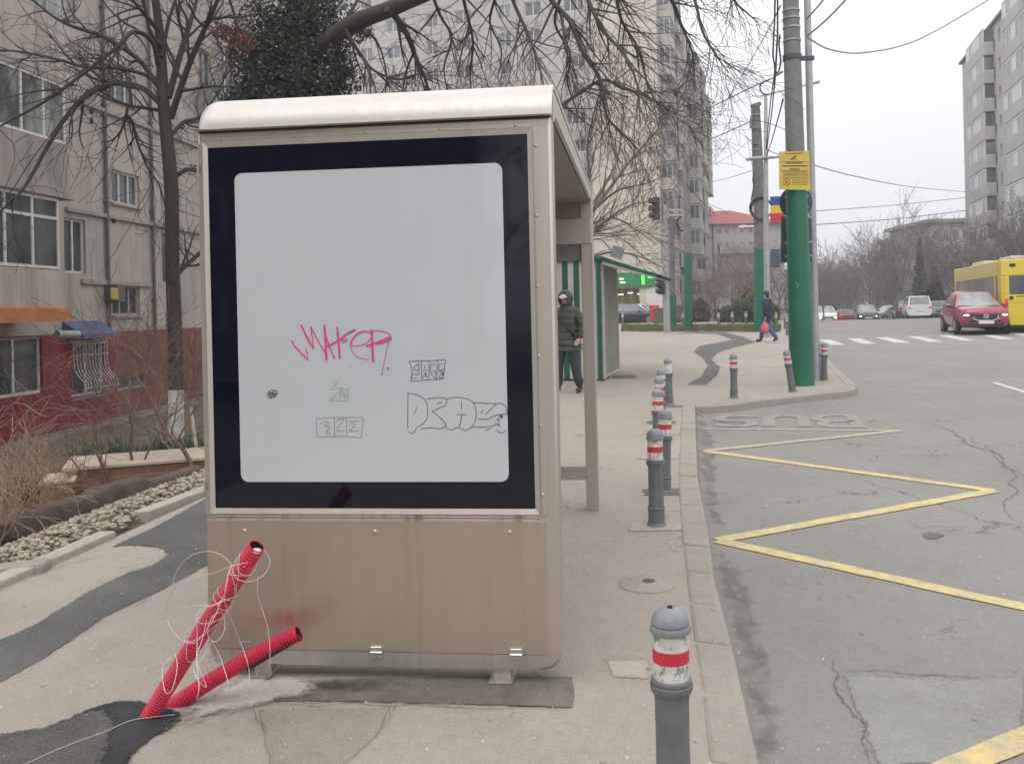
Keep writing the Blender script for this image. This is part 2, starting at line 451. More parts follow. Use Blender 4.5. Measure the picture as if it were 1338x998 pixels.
# patches on the pavement
sheet('trench_patch', rough_poly(P2([(-40, 860), (0, 835), (40, 818), (110, 775), (160, 750), (198, 738), (219, 724), (205, 716), (170, 713), (140, 716), (198, 690), (266, 652), (420, 610), (440, 650), (266, 742), (225, 765), (140, 806), (60, 860), (0, 893), (-40, 915)]), .004, .25, 3), .004, patch_m, feather=.035)
sheet('fresh_patch', rough_poly(P2([(120, 925), (150, 916), (185, 914), (236, 928), (246, 938), (225, 955), (205, 964), (180, 985), (165, 1010), (90, 1010), (60, 950)]), .004, .25, 3), .009, fresh_m, feather=.05)
sheet('gritty_patch', rough_poly(P2([(-20, 962), (60, 950), (105, 932), (140, 922), (160, 945), (150, 975), (140, 1015), (-20, 1020)]), .004, .25, 3), .013, gravelly_m, feather=.07)
sheet('cut_strip', rough_poly(P2([(318, 893), (520, 884), (748, 884), (753, 905), (750, 926), (600, 922), (480, 919), (355, 917), (330, 905)]), .004, .25, 3), .005, oily_m, feather=.025)
sheet('cement_dust', rough_poly(P2([(205, 962), (240, 920), (290, 892), (325, 872), (350, 884), (410, 880), (440, 898), (400, 915), (345, 928), (280, 945)]), .004, .25, 3), .0105, dust_m, feather=.12)
sheet('soot_stain', rough_poly(P2([(395, 893), (440, 885), (520, 888), (560, 896), (520, 907), (440, 914), (400, 908)]), .004, .25, 3), .0125, ground_mat('soot', (.05, .047, .044), (.09, .083, .076), .3, 0, scale=4, feather=8, gain=1.2), feather=.12)
sheet('far_patch', rough_poly(P2([(893, 503), (912, 493), (922, 478), (916, 468), (904, 460), (912, 452), (940, 447), (955, 444), (935, 436.5), (905, 436), (875, 437), (905, 433.5), (950, 434), (975, 441), (990, 447), (962, 454), (940, 461), (932, 470), (944, 480), (940, 491), (925, 504)]), .004, .25, 3), .004, patch_m, feather=.16)
for i, l in enumerate(([(780, 517), (830, 512), (895, 503), (920, 503), (1030, 500)], [(815, 453), (870, 450), (930, 452)], [(940, 463), (985, 465), (1030, 464)], [(893, 700), (850, 703), (815, 702), (800, 706)])):
    pathstrip('pavement_seam', [G(*p) for p in l], .05 if i < 3 else .018, patch_m, .006, 60 + i)
crk = M('crack_dark', (.145, .132, .117), .9, var=.3)
def crack(name, px, w, dz, zdz, seed):
    r = random.Random(seed); P = [V((q.x, q.y)) for q in [G(x, y, zdz) for x, y in px]]
    for _ in range(4):
        Q = []
        for a, b in zip(P, P[1:]):
            d = b - a; nn = V((-d.y, d.x)); Q += [a, a.lerp(b, r.uniform(.4, .6)) + nn * r.uniform(-.11, .11)]
        P = Q + [P[-1]]
    L, R = [], []
    for i, p in enumerate(P):
        t = (P[min(i + 1, len(P) - 1)] - P[max(i - 1, 0)]).normalized(); nn = V((-t.y, t.x)); ww = w * .3 * r.uniform(.25, 1.1) * min(1, .25 + 3 * min(i, len(P) - 1 - i) / len(P))
        L.append(p + nn * ww); R.append(p - nn * ww)
    mb = MB(); k = len(P); zz_ = lambda p: V((p.x, p.y, zg(p.y) + dz)); mb.add([zz_(p) for p in L + R], [(i, k + i, k + i + 1, i + 1) for i in range(k - 1)])
    tag(mb.build(name, crk), kind='structure')
for i, (l, w) in enumerate((([(330, 925), (335, 945), (348, 962)], .009), ([(522, 920), (512, 935), (495, 962)], .008), ([(236, 928), (262, 931)], .012), ([(800, 861), (835, 862), (858, 868)], .008), ([(800, 888), (830, 886), (850, 893)], .008), ([(200, 742), (220, 726), (215, 720), (190, 712), (165, 713)], .014), ([(0, 893), (60, 860), (140, 806), (225, 765), (266, 742)], .012), ([(255, 938), (300, 926), (345, 922)], .008), ([(355, 918), (480, 921), (600, 924), (752, 928)], .02))):
    crack('pavement_crack', l, w, .0145, 0, 80 + i)
for i, (l, w) in enumerate((([(1092, 860), (1094, 880), (1090, 895), (1110, 925), (1130, 960), (1145, 1005)], .014), ([(1090, 874), (1150, 876), (1240, 884), (1290, 888)], .012), ([(1200, 551), (1240, 562), (1262, 580), (1310, 610), (1338, 622)], .03), ([(1270, 570), (1300, 590), (1325, 618), (1322, 650), (1338, 690)], .02), ([(1185, 680), (1200, 690), (1225, 688), (1270, 690)], .012))):
    crack('road_crack', l, w, -.0945, -.1, 90 + i)
sheet('road_stain', rough_poly(P2([(1200, 697), (1215, 694), (1240, 699), (1225, 706), (1208, 704)], -.1), .004, .25, 3), -.0955, ground_mat('road_stain', (.12, .114, .112), (.16, .15, .145), .3, 0, feather=9), feather=.06)
slab_m = ground_mat('pavement_slab', (.275, .25, .212), (.33, .302, .262), .4, 0, scale=1.5, feather=9, gain=2)
sheet('pavement_slab', P2([(333, 926), (516, 923), (497, 962), (440, 1012), (350, 1012), (340, 965)]), .0022, slab_m, feather=.03)
sheet('pavement_stain', P2([(250, 985), (300, 950), (345, 960), (350, 1000), (300, 1015)]), .0016, ground_mat('dull_stain', (.22, .195, .165), (.27, .245, .21), .4, 0, scale=2, feather=5, gain=1), feather=.18)
sheet('road_patch', P2([(1095, 879), (1240, 886), (1345, 880), (1345, 962), (1255, 1000), (1145, 1005), (1112, 925)], -.1), -.0972, ground_mat('road_patch_grey', (.238, .235, .217), (.29, .287, .266), .4, .5, scale=1, feather=8, gain=2), feather=.05)
# cover plates in the pavement
def disc(c, r, n=28, sx=1, sy=1): return [(c.x + r * sx * math.cos(2 * PI * i / n), c.y + r * sy * math.sin(2 * PI * i / n)) for i in range(n)]
c = G(846, 763)
o = MB(); o.lathe([(.001, .012), (.05, .014), (.06, .010), (.15, .010), (.165, .004), (.168, -.02)], c, 28)
tag(o.build('valve_cover', pav_m, smooth=40), 'low round utility cover set in the pavement beside the kerb', 'utility cover')
tag(bpy.data.objects['valve_cover'], kind='thing')
mb = MB(); mb.lathe([(.001, .013), (.035, .0135), (.04, .006)], c + V((.01, .02, .004)), 14); mb.build('lid_hole', cover_m, bpy.data.objects['valve_cover'])
sheet('cover_patch', rough_poly(P2([(790, 863), (850, 862), (850, 888), (800, 886)]), .004, .25, 3), .003, ground_mat('pale_patch', (.37, .335, .29), (.43, .39, .34), .3, 0, feather=14), feather=.03)
for i, (x, y) in enumerate(((858, 688), (870, 643), (860, 597), (875, 531), (866, 566), (864, 552))):
    p = G(x, y); sheet('bollard_collar_patch', rough_poly([(p.x - .22, p.y - .14), (p.x + .2, p.y - .14), (p.x + .22, p.y + .12), (p.x - .2, p.y + .14)], .015, .05, 50 + i), .0045, oily_m if i % 2 else ground_mat('pale_patch', None, None), feather=.05)
# small litter
mb = MB(); rr = random.Random(5)
for _ in range(900):
    x, y = rr.uniform(-2.6, 1.0), 2.2 + rr.random() ** 1.6 * 10
    if x < EL(y) + .1: continue
    s = rr.uniform(.0015, .0055); a = rr.uniform(0, 6.3); z = zg(y) + .012 + rr.uniform(0, .004)
    u, w = V((math.cos(a), math.sin(a), rr.uniform(-.3, .3))) * s, V((-math.sin(a), math.cos(a), rr.uniform(-.3, .3))) * s * rr.uniform(.3, .8)
    p = V((x, y, z)); mb.add([p - u - w, p + u - w, p + u + w, p - u + w], [(0, 1, 2, 3)])
for _ in range(160):
    x, y = rr.uniform(.9, 4.5), 3 + rr.random() * 9
    s = rr.uniform(.003, .009); a = rr.uniform(0, 6.3); z = zg(y) - .088
    u, w = V((math.cos(a), math.sin(a), .1)) * s, V((-math.sin(a), math.cos(a), .2)) * s * .5
    p = V((x, y, z)); mb.add([p - u - w, p + u - w, p + u + w, p - u + w], [(0, 1, 2, 3)])
tag(mb.build('litter', M('litter_pale', (.55, .52, .46), .9, var=.3, scale=30)), 'tiny pale bits of litter strewn on pavement and road', 'litter', kind='stuff')
# grass verge behind the far pavement
gv = P2([(812, 432), (1019, 434), (1022, 425), (812, 424)])
sheet('grass_verge', gv, .02, grass_m)
mb = MB(); rr = random.Random(6)
gy0, gy1 = 37, 50
for _ in range(5000):
    y = rr.uniform(gy0, gy1); p = G(rr.uniform(812, 1020), rr.uniform(424.5, 433.5), .02)
    h = rr.uniform(.05, .16); d = V((rr.uniform(-.05, .05), rr.uniform(-.05, .05), h)); w = V((.02, 0, 0))
    mb.add([p - w, p + w, p + d], [(0, 1, 2)])
tag(mb.build('verge_grass', grass_m), 'strip of short winter grass behind the far pavement', 'grass', kind='stuff')

# ------------------------------------------------------------------ garden: edging, rubble, soil wall
mb = MB()
ed = [G(-60, 803), G(0, 770), G(150, 703), G(157, 694)]
ed2 = [G(190, 677), G(265, 648)]
def edging(a, b, w=.13, up=.05):
    d = (b - a); d.z = 0; d.normalize(); nrm = V((-d.y, d.x, 0))
    mb.obox(a - V((0, 0, .2)) , b - a, nrm * w, V((0, 0, .2 + up)))
edging(G(-120, 845), G(-2, 771)); edging(G(0, 770), G(152, 702))
edging(G(193, 676), G(268, 647)); edging(G(270, 646), G(420, 590))
tag(mb.build('garden_edging', edge_m, bevel=.012), kind='structure')
# soil bed
mb = MB(); gx = 40; gy = 60; rr = random.Random(8)
def bed(u, t):
    y = -2 + t * 30; x = EL(y) - .1 - u * u * 8.0
    return V((x, y, gz(x, y) + .10 + .05 * noise.noise(V((x * 1.7, y * 1.7, 0))) + .03 * noise.noise(V((x * 6, y * 6, 3)))))
mb.add([bed(i / gx, j / gy) for j in range(gy + 1) for i in range(gx + 1)], [(j * (gx + 1) + i, (j + 1) * (gx + 1) + i, (j + 1) * (gx + 1) + i + 1, j * (gx + 1) + i + 1) for j in range(gy) for i in range(gx)])
tag(mb.build('garden_soil', soil_m, smooth=180), kind='structure')
def bedz(x, y): return gz(x, y) + .10
# rubble of pale stones behind the edging
mb = MB(); rr = random.Random(9)
for _ in range(6000):
    y = rr.uniform(4.5, 13); x = EL(y) - .16 - rr.random() * .75
    s = rr.uniform(.007, .025) * (1.2 if rr.random() < .12 else 1)
    hump = .07 * math.sin(min(1, (EL(y) - x) / .9) * PI)
    mb.sphere((x, y, bedz(x, y) + hump + rr.uniform(0, .04)), (s * rr.uniform(.7, 1.4), s * rr.uniform(.7, 1.3), s * rr.uniform(.5, .9)), 6, 4, 0 if rr.random() < .85 else 1, .22)
tag(mb.build('rubble', [M('pale_rubble', (.36, .32, .25), .9, var=.35, scale=14), M('brown_rubble', (.2, .14, .10), .9, var=.3, scale=14)]), 'band of pale broken stones along the garden edging', 'rubble', kind='stuff')
# dark weathered low garden wall
mb = MB(); a, b = G(-60, 706), G(268, 612); d = (b - a); d.z = 0
L = d.length; d.normalize(); nrm = V((-d.y, d.x, 0)); prev = None; rings = []
for i in range(31):
    p = a + d * L * i / 30; h = .03 + .05 * noise.noise(p * 1.3) + (.05 if 14 < i < 22 else 0); w = .09 + .03 * noise.noise(p * 2)
    z = V((0, 0, zg(p.y) - .12))
    p = V((p.x, p.y, 0)); q = [p + z, p + z + V((0, 0, h * .8 + .1)), p + nrm * .03 + z + V((0, 0, h + .12)), p + nrm * (w + .05) + z + V((0, 0, h + .12)), p + nrm * (w + .1) + z]
    rings.append([r + V((noise.noise(r * 9), noise.noise(r * 9 + V((5, 0, 0))), 0)) * .015 for r in q])
mb.loft(rings)
tag(mb.build('garden_wall', M('dark_wet_earth', (.055, .042, .034), .75, var=.5, scale=5, bmp=.02, bscale=22, col2=(.13, .09, .065)), smooth=50), 'low dark weathered wall holding the garden bed behind the rubble', 'wall')
# brick planter with cream tile coping
brick = None
def brick_mat(name, c1, c2, mortar, sc=(1, 1, 1), bw=.25, rh=.075, ms=.008):
    if name in MC: return MC[name]
    m, n, l, b = nt(name); t = N(n, 'ShaderNodeTexCoord')
    sx = N(n, 'ShaderNodeSeparateXYZ'); l.new(t.outputs['Object'], sx.inputs[0])
    cb = N(n, 'ShaderNodeCombineXYZ'); l.new(math_(n, l, 'ADD', sx.outputs[0], sx.outputs[1]), cb.inputs[0]); l.new(sx.outputs[2], cb.inputs[1])
    k = N(n, 'ShaderNodeTexBrick'); l.new(cb.outputs[0], k.inputs['Vector'])
    k.inputs['Color1'].default_value = rgb(c1); k.inputs['Color2'].default_value = rgb(c2); k.inputs['Mortar'].default_value = rgb(mortar)
    k.inputs['Scale'].default_value = 1; k.inputs['Brick Width'].default_value = bw; k.inputs['Row Height'].default_value = rh; k.inputs['Mortar Size'].default_value = ms
    c = mixc(n, l, math_(n, l, 'MULTIPLY', noise_fac(n, l, mapped(n, l), 2.2, 5), .4), k.outputs['Color'], tuple(x * .5 for x in c1))
    l.new(c, b.inputs['Base Color']); b.inputs['Roughness'].default_value = .85; MC[name] = m
    return m
plb = brick_mat('planter_brick', (.23, .10, .06), (.28, .13, .08), (.25, .2, .16))
a = at(86, 640, 9.0); b_ = at(300, 640, 9.6)
pr = root('brick_planter', (a.x, a.y, bedz(a.x, a.y)), 'low brick planter wall topped with pale cream tiles behind the rubble', 'planter')
fx = (b_ - a); fx.z = 0; fl = fx.length; fx.normalize(); fn_ = V((-fx.y, fx.x, 0)); zt = at(150, 607, 9.1).z
mb = MB(); mb.obox(V((a.x, a.y, -.9)), fx * fl, fn_ * .7, V((0, 0, zt - .04 + .9))); mb.build('brickwork', plb, pr, world=True)
mb = MB(); mb.obox(V((a.x, a.y, zt - .04)) - fx * .03 - fn_ * .03, fx * (fl + .06), fn_ * .82, V((0, 0, .04))); mb.build('coping', M('cream_tile', (.46, .385, .285), .5, var=.12, scale=3), pr, world=True, bevel=.008)
a2 = at(54, 650, 8.7)
mb = MB(); mb.obox(V((a2.x, a2.y, -.9)), fx * .28, fn_ * .5, V((0, 0, zt - .12 + .9)))
pt = mb.build('lower_block', plb, pr, world=True)
mb = MB(); mb.obox(V((a2.x, a2.y, zt - .12)) - fx * .02 - fn_ * .02, fx * .32, fn_ * .54, V((0, 0, .03))); mb.build('block_coping', MC['cream_tile'], pt, world=True, bevel=.006)
# loose concrete block and stone at the frame's left edge
p = at(18, 722, 5.55)
mb = MB(); mb.obox(V((p.x - .16, p.y - .05, zg(p.y) - .07)), V((.34, .06, .02)), V((-.03, .16, 0)), V((0, 0, .12)))
tag(mb.build('concrete_block', kerb_m, bevel=.03, origin=p), 'grey broken concrete block lying on the soil at left edge', 'block')
p = G(20, 745)
mb = MB(); mb.sphere((p.x - .05, p.y + .12, p.z - .02), (.09, .07, .05), 9, 6, 0, .12)
tag(mb.build('loose_stone', M('tan_stone', (.3, .25, .18), .9, var=.3, scale=9), origin=p, smooth=60), 'tan loose stone beside the garden edging in front of grey block', 'stone')
# ------------------------------------------------------------------ bus shelter (local frame: x to the right, y away down the street, origin at near right foot corner)
ANG = math.radians(6.27)
SO = V((.046, 3.77, 0)); SER = V((math.cos(ANG), -math.sin(ANG), 0)); SEF = V((math.sin(ANG), math.cos(ANG), 0))
SW, SL = 1.594, 3.1
def onp(px, py, y=0.0):
    r = ray(px, py); o = SO + SEF * y
    t = (o - CAM).dot(SEF) / r.dot(SEF)
    p = CAM + r * t - SO
    return p.dot(SER), p.z
def S(px, py, y=0.0):
    x, z = onp(px, py, y); return V((x, y, z))

def steel_mat(name, col, rough, metal, streak=.25, red=None, rust=.2):
    m, n, l, b = nt(name)
    vec = mapped(n, l, (14, 14, .7)); v2 = mapped(n, l)
    c = mixc(n, l, math_(n, l, 'MULTIPLY', noise_fac(n, l, vec, 1.0, 6, .7, .42, .75), streak), col, tuple(x * .55 for x in col))
    c = mixc(n, l, math_(n, l, 'MULTIPLY', noise_fac(n, l, v2, 1.3, 5, .6, .35, .75), .35), c, (col[0] * .9, col[1] * .78, col[2] * .6))
    c = mixc(n, l, math_(n, l, 'MULTIPLY', noise_fac(n, l, mapped(n, l, (9, 9, .35)), 1.7, 3, .6, .56, .72), rust), c, (.16, .10, .06))
    rg = noise_fac(n, l, vec, 3.0, 4)
    mr = N(n, 'ShaderNodeMapRange'); mr.inputs['To Min'].default_value = rough - .06; mr.inputs['To Max'].default_value = rough + .1
    l.new(rg, mr.inputs['Value']); l.new(mr.outputs[0], b.inputs['Roughness'])
    met = metal
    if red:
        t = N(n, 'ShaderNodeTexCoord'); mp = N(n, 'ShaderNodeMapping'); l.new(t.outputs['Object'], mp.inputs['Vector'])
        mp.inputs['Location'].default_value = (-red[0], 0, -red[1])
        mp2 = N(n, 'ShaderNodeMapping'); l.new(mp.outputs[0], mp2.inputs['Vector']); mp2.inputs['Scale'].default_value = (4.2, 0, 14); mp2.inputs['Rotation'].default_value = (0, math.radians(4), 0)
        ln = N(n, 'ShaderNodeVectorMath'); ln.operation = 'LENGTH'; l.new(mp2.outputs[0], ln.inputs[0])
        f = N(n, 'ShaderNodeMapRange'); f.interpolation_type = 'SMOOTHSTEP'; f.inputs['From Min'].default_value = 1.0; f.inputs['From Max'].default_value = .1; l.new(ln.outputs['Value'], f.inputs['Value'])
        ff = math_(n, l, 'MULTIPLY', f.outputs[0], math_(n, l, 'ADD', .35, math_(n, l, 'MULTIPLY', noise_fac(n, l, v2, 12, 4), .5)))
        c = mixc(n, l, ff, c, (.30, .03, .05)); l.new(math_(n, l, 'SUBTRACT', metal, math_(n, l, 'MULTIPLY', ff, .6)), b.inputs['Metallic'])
    else: b.inputs['Metallic'].default_value = metal
    l.new(c, b.inputs['Base Color'])
    MC[name] = m
    return m
steel = steel_mat('brushed_stainless', (.535, .495, .45), .38, .8, .16, rust=.15)
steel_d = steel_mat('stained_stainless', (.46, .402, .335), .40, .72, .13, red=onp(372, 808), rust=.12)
steel_rail = steel_mat('bright_stainless', (.52, .50, .465), .38, .8, .3)
steel_roof = steel_mat('pale_roof_sheet', (.55, .53, .51), .45, .5, .08, rust=.04)
alu = steel_mat('aluminium_trim', (.54, .515, .48), .48, .75, .2, rust=.08)
under = M('shelter_ceiling', (.27, .25, .235), .55, .3, .12, 3)
dark = M('dark_gap', (.02, .02, .02), .8)
shel = root('bus_shelter', SO, 'stainless steel bus shelter with a blank scribbled advert panel on its near end', 'bus shelter', -ANG)
SH = shel
XL, XR = -SW, 0.0
zs = onp(715.7, 152.0)[1]           # seam below the roof sheet
ztop = 2.60
zb = onp(700, 875.5)[1]             # bottom of the end frame
T = .13                             # thickness of the end box
# --- end frame: outline with rounded lower right and lower left corners
def outline(x0, x1, z0, z1, r, k=8):
    pts = []
    for cx, cz, a0 in ((x1 - r, z0 + r, -90),):
        pass
    o = [(x0 + r, z0)]
    o = []
    for (cx, cz, a0) in ((x0 + r, z0 + r, 180), (x1 - r, z0 + r, 270)):
        for i in range(k + 1):
            a = math.radians(a0 + 90 * i / k); o.append((cx + r * math.cos(a), cz + r * math.sin(a)))
    o += [(x1, z1), (x0, z1)]
    return o
ol = outline(XL, XR, zb, zs, .085)
mb = MB(); mb.prism([(x, 0, z) for x, z in ol][::-1], (0, T, 0))
mb.build('end_frame', steel, SH, bevel=.012, smooth=35)
# lower stained panel, proud of the frame
xl_, zl_ = onp(272, 720); xr_, _z = onp(714, 760)
zp0 = onp(530, 851)[1]; zp1 = onp(490, 680)[1]
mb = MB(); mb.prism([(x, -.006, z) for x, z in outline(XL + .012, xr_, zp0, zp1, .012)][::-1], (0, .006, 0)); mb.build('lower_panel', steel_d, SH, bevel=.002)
x0, z0 = onp(285, 874)
mb = MB(); mb.prism([(x, -.004, z) for x, z in outline(XL + .03, onp(706, 862)[0], zb + .004, zp0 - .003, .01)][::-1], (0, .0045, 0)); mb.build('bottom_rail', steel_rail, SH)
# --- display
gx0, gz1 = onp(273.5, 194.5); gx1, _ = onp(690.5, 176); _, gz0 = onp(490, 664)
gz1 = (onp(273, 194)[1] + onp(690, 175.5)[1]) / 2; gz0 = (onp(282.5, 663)[1] + onp(699, 664)[1]) / 2
gx0 = (onp(273, 194)[0] + onp(282.5, 663)[0]) / 2; gx1 = (onp(690, 175.5)[0] + onp(699, 664)[0]) / 2
wx0 = (onp(308, 227)[0] + onp(314.5, 628)[0]) / 2; wx1 = (onp(657, 213)[0] + onp(664.5, 628)[0]) / 2
wz1 = (onp(308, 227)[1] + onp(657, 213)[1]) / 2; wz0 = (onp(315, 629)[1] + onp(664, 629)[1]) / 2
gm, n, l, b = nt('black_printed_glass')
b.inputs['Base Color'].default_value = (.0025, .0035, .012, 1); b.inputs['Roughness'].default_value = .06; b.inputs['Specular IOR Level'].default_value = .42
bump(n, l, b, noise_fac(n, l, mapped(n, l), 2.0, 2), .004, .15)
bf = noise_fac(n, l, mapped(n, l, (1, 1, .4)), 7, 5, .7, .5, .8); mr = N(n, 'ShaderNodeMapRange'); mr.inputs['To Min'].default_value = .04; mr.inputs['To Max'].default_value = .16; l.new(bf, mr.inputs[0]); l.new(mr.outputs[0], b.inputs['Roughness'])
wm, n, l, b = nt('white_backing_behind_glass')
vv = mapped(n, l, (1, 1, .25))
c = mixc(n, l, math_(n, l, 'MULTIPLY', noise_fac(n, l, mapped(n, l, (5, 5, .3)), 1.5, 4, .6, .45, .8), .16), (.48, .512, .54), (.385, .40, .41))
c = mixc(n, l, math_(n, l, 'MULTIPLY', noise_fac(n, l, mapped(n, l), 2.2, 5, .6, .5, .8), .10), c, (.34, .36, .39))
l.new(c, b.inputs['Base Color']); b.inputs['Roughness'].default_value = .5; b.inputs['Coat Weight'].default_value = 1; b.inputs['Coat IOR'].default_value = 1.68; b.inputs['Coat Roughness'].default_value = .05
bump(n, l, b, noise_fac(n, l, mapped(n, l), 2.0, 2), .004, .15)
mb = MB(); mb.box(gx0, gx1, -.004, .0, gz0, gz1); disp = mb.build('display_panel', gm, SH); disp['label'] = 'blank white advert panel with dark navy glass border'
def rrect(x0, x1, z0, z1, r, k=6):
    o = []
    for cx, cz, a0 in ((x0 + r, z0 + r, 180), (x1 - r, z0 + r, 270), (x1 - r, z1 - r, 0), (x0 + r, z1 - r, 90)):
        for i in range(k + 1):
            a = math.radians(a0 + 90 * i / k); o.append((cx + r * math.cos(a), cz + r * math.sin(a)))
    return o
mb = MB(); mb.prism([(x, -.0055, z) for x, z in rrect(wx0, wx1, wz0, wz1, .035)][::-1], (0, .0014, 0)); mb.build('white_sheet', wm, disp)
# aluminium trim round the glass (mitred strips)
fx0, fx1 = gx0 - .020, gx1 + .021; fz1 = gz1 + .026; fz0 = gz0 - .024
mb = MB()
for (A, B, C, D) in (((fx0, fz1), (fx1, fz1), (gx1, gz1), (gx0, gz1)), ((fx1, fz1), (fx1, fz0), (gx1, gz0), (gx1, gz1)), ((fx1, fz0), (fx0, fz0), (gx0, gz0), (gx1, gz0)), ((fx0, fz0), (fx0, fz1), (gx0, gz1), (gx0, gz0))):
    yo, yi = -.016, -.005
    a, b_, c_, d_ = (V((p[0], y, p[1])) for p, y in ((A, yo), (B, yo), (C, yi - .004), (D, yi - .004)))
    mb.quad(a, b_, c_, d_)
    mb.quad(V((A[0], 0.001, A[1])), V((B[0], .001, B[1])), b_, a)
mb.build('trim_frame', alu, disp)
# stepped hinge cover below the trim and raised strips beside it
mb = MB(); mb.box(fx0 + .02, fx1 - .005, -.010, .0, fz0 - .016, fz0 - .004); mb.box(fx0 + .02, fx1 - .015, -.007, .0, fz0 - .034, fz0 - .020)
mb.build('drip_strip', steel_mat('rusty_trim', (.60, .55, .48), .42, .7, .35, rust=.75), SH, bevel=.001)
mb = MB(); mb.prism([(x, -.004, z) for x, z in rrect(fx1 + .004, fx1 + .034, fz0 - .01, fz1 - .002, .012)][::-1], (0, .004, 0))
mb.prism([(x, -.004, z) for x, z in rrect(fx0 - .03, fx0 - .004, fz0 - .01, fz1 - .002, .012)][::-1], (0, .004, 0))
mb.prism([(x, -.003, z) for x, z in rrect(fx0 - .004, fx1 + .004, fz1 + .004, fz1 + .024, .008)][::-1], (0, .003, 0))
mb.build('frame_strip', steel, SH, bevel=.0015)
# screws
mb0 = MB(); mb0.lathe([(.0105, 0), (.0105, .002), (.007, .006), (.002, .007)], sides=12)
def screw(x, z, y=0, r=1):
    k = MB(); k.v = [V((p.x * r + x, y - p.z * r, p.y * r + z)) for p in mb0.v]; k.f = list(mb0.f); k.mi = list(mb0.mi)
    return k.build('screw', screw_m, SH, smooth=30)
screw_m = M('screw_steel', (.55, .52, .47), .3, .9, .2)
for px, py in ((320, 693), (490, 694), (666, 695)): screw(*onp(px, py), y=-.006)
for px, py in ((700, 191), (701.5, 282), (702.5, 374), (704, 465), (706, 556), (709, 646)): screw(*onp(px, py), y=-.004, r=.75)
for px, py in ((268, 211), (270, 300), (272, 392), (274, 480), (275, 647)): screw(*onp(px, py), y=-.004, r=.65)
for px in (290, 384, 478, 575, 674):
    screw(onp(px, 180)[0], fz1 + .014, y=-.003, r=.8)
for px in (300, 395, 488, 586, 686):
    screw(onp(px, 672)[0], fz0 - .011, y=-.010, r=.6)
# small latch plates on the left upright
for px, py in ((261, 222), (269.5, 634)):
    x, z = onp(px, py); mb = MB(); mb.box(x - .012, x + .012, -.004, 0, z - .022, z + .022); mb.build('latch_plate', alu, SH, bevel=.002)
# clamp hinges over the rail seam
for px, py in ((493, 849), (675, 852)):
    x, z = onp(px, py); mb = MB()
    mb.box(x - .026, x + .026, -.016, -.0065, z - .004, z + .022); mb.box(x - .026, x + .026, -.012, -.0062, z - .028, z - .008)
    mb.cyl((x - .027, -.017, z - .005), (x + .027, -.017, z - .005), .006, 10)
    mb.cyl((x - .025, -.016, z + .018), (x + .025, -.016, z + .018), .004, 10)
    mb.build('hinge', M('hinge_bright', (.62, .61, .58), .28, .9, .1), SH, bevel=.002)
# feet
for px in (341, 655):
    x, _ = onp(px, 880); mb = MB(); mb.box(x - .04, x + .04, .02, .09, .0, zb + .02)
    f = mb.build('foot', steel_rail, SH, bevel=.004)
    mb = MB(); mb.box(x - .052, x + .052, -.03, .10, .006, .014); mb.cyl((x - .012, -.012, .014), (x - .012, -.012, .022), .008, 6); mb.build('base_plate', steel_rail, f, bevel=.002)
# --- roof: curved sheet over the near end, flat run, curve down at the far end
def roof_profile(k=10):
    r = .165; pts = [(-.012, zs + .004)]
    cyv, cz = -.012 + r, ztop - r
    pts.append((-.012, cz))
    for i in range(1, k + 1):
        a = PI - (PI / 2) * i / k; pts.append((cyv + r * math.cos(a), cz + r * math.sin(a)))
    zf = 2.545; r2 = .06
    for i in range(0, k + 1):
        a = PI / 2 - (PI / 2) * i / k; pts.append((SL + .10 - r2 + r2 * math.cos(a), zf - r2 + r2 * math.sin(a)))
    pts.append((SL + .10, 2.33))
    return pts
rp = roof_profile()
xa, xb = XL - .004, XR + .006
rc = .07
def roof_sheet(pts, x0, x1, th, mb):
    ins = []
    k = len(pts)
    for i, (y, z) in enumerate(pts):
        a = pts[max(0, i - 1)]; b = pts[min(k - 1, i + 1)]; ty, tz = b[0] - a[0], b[1] - a[1]; L = math.hypot(ty, tz)
        ins.append((y + tz / L * th, z - ty / L * th))
    rings = []
    # section across: rounded towards the back (left), square at the right
    for (y, z), (yi, zi) in zip(pts, ins):
        ny, nz = (y - yi) / th, (z - zi) / th
        sec = []
        for q in range(5):
            a = (PI / 2) * q / 4; d = rc * (1 - math.sin(a)); e = rc * (1 - math.cos(a))
            sec.append(V((x0 + e, y - ny * d * .6, z - nz * d * .6)))
        sec.append(V((x1, y, z))); sec.append(V((x1, yi, zi))); sec.append(V((x0 + rc, yi, zi)))
        rings.append(sec)
    mb.loft(rings)
mb = MB(); roof_sheet(rp, xa, xb, .02, mb)
mb.build('roof', steel_roof, SH, smooth=40)
# side fascia of the roof, slightly set in, and ceiling below
mb = MB()
ed_ = [(y, z) for y, z in rp]
mb.prism([(xb - .004, y, z) for y, z in ((T, zs - .0), (T, 2.57), (.2, 2.575), (SL + .02, 2.522), (SL + .075, 2.47), (SL + .075, 2.40), (SL + .02, 2.445), (T + .1, 2.475))], (-.022, 0, 0))
mb.build('roof_fascia', alu, SH, bevel=.003)
mb = MB(); mb.obox((XL + .03, T, 2.46), (SW - .055, 0, 0), (0, SL - T + .03, -.03), (0, 0, .02))
ce = mb.build('ceiling', under, SH)
mb = MB(); mb.obox((XR - .30, T + .02, 2.449), (.025, 0, 0), (0, SL - T, -.03), (0, 0, .012)); mb.obox((XR - .29, 1.1, 2.444), (.2, 0, 0), (0, .02, 0), (0, 0, .012)); mb.build('ceiling_rib', alu, ce)
# dark seam under the roof sheet
mb = MB(); mb.box(XL + .01, XR - .003, -.004, .03, zs - .001, zs + .005); mb.build('seam', dark, SH)
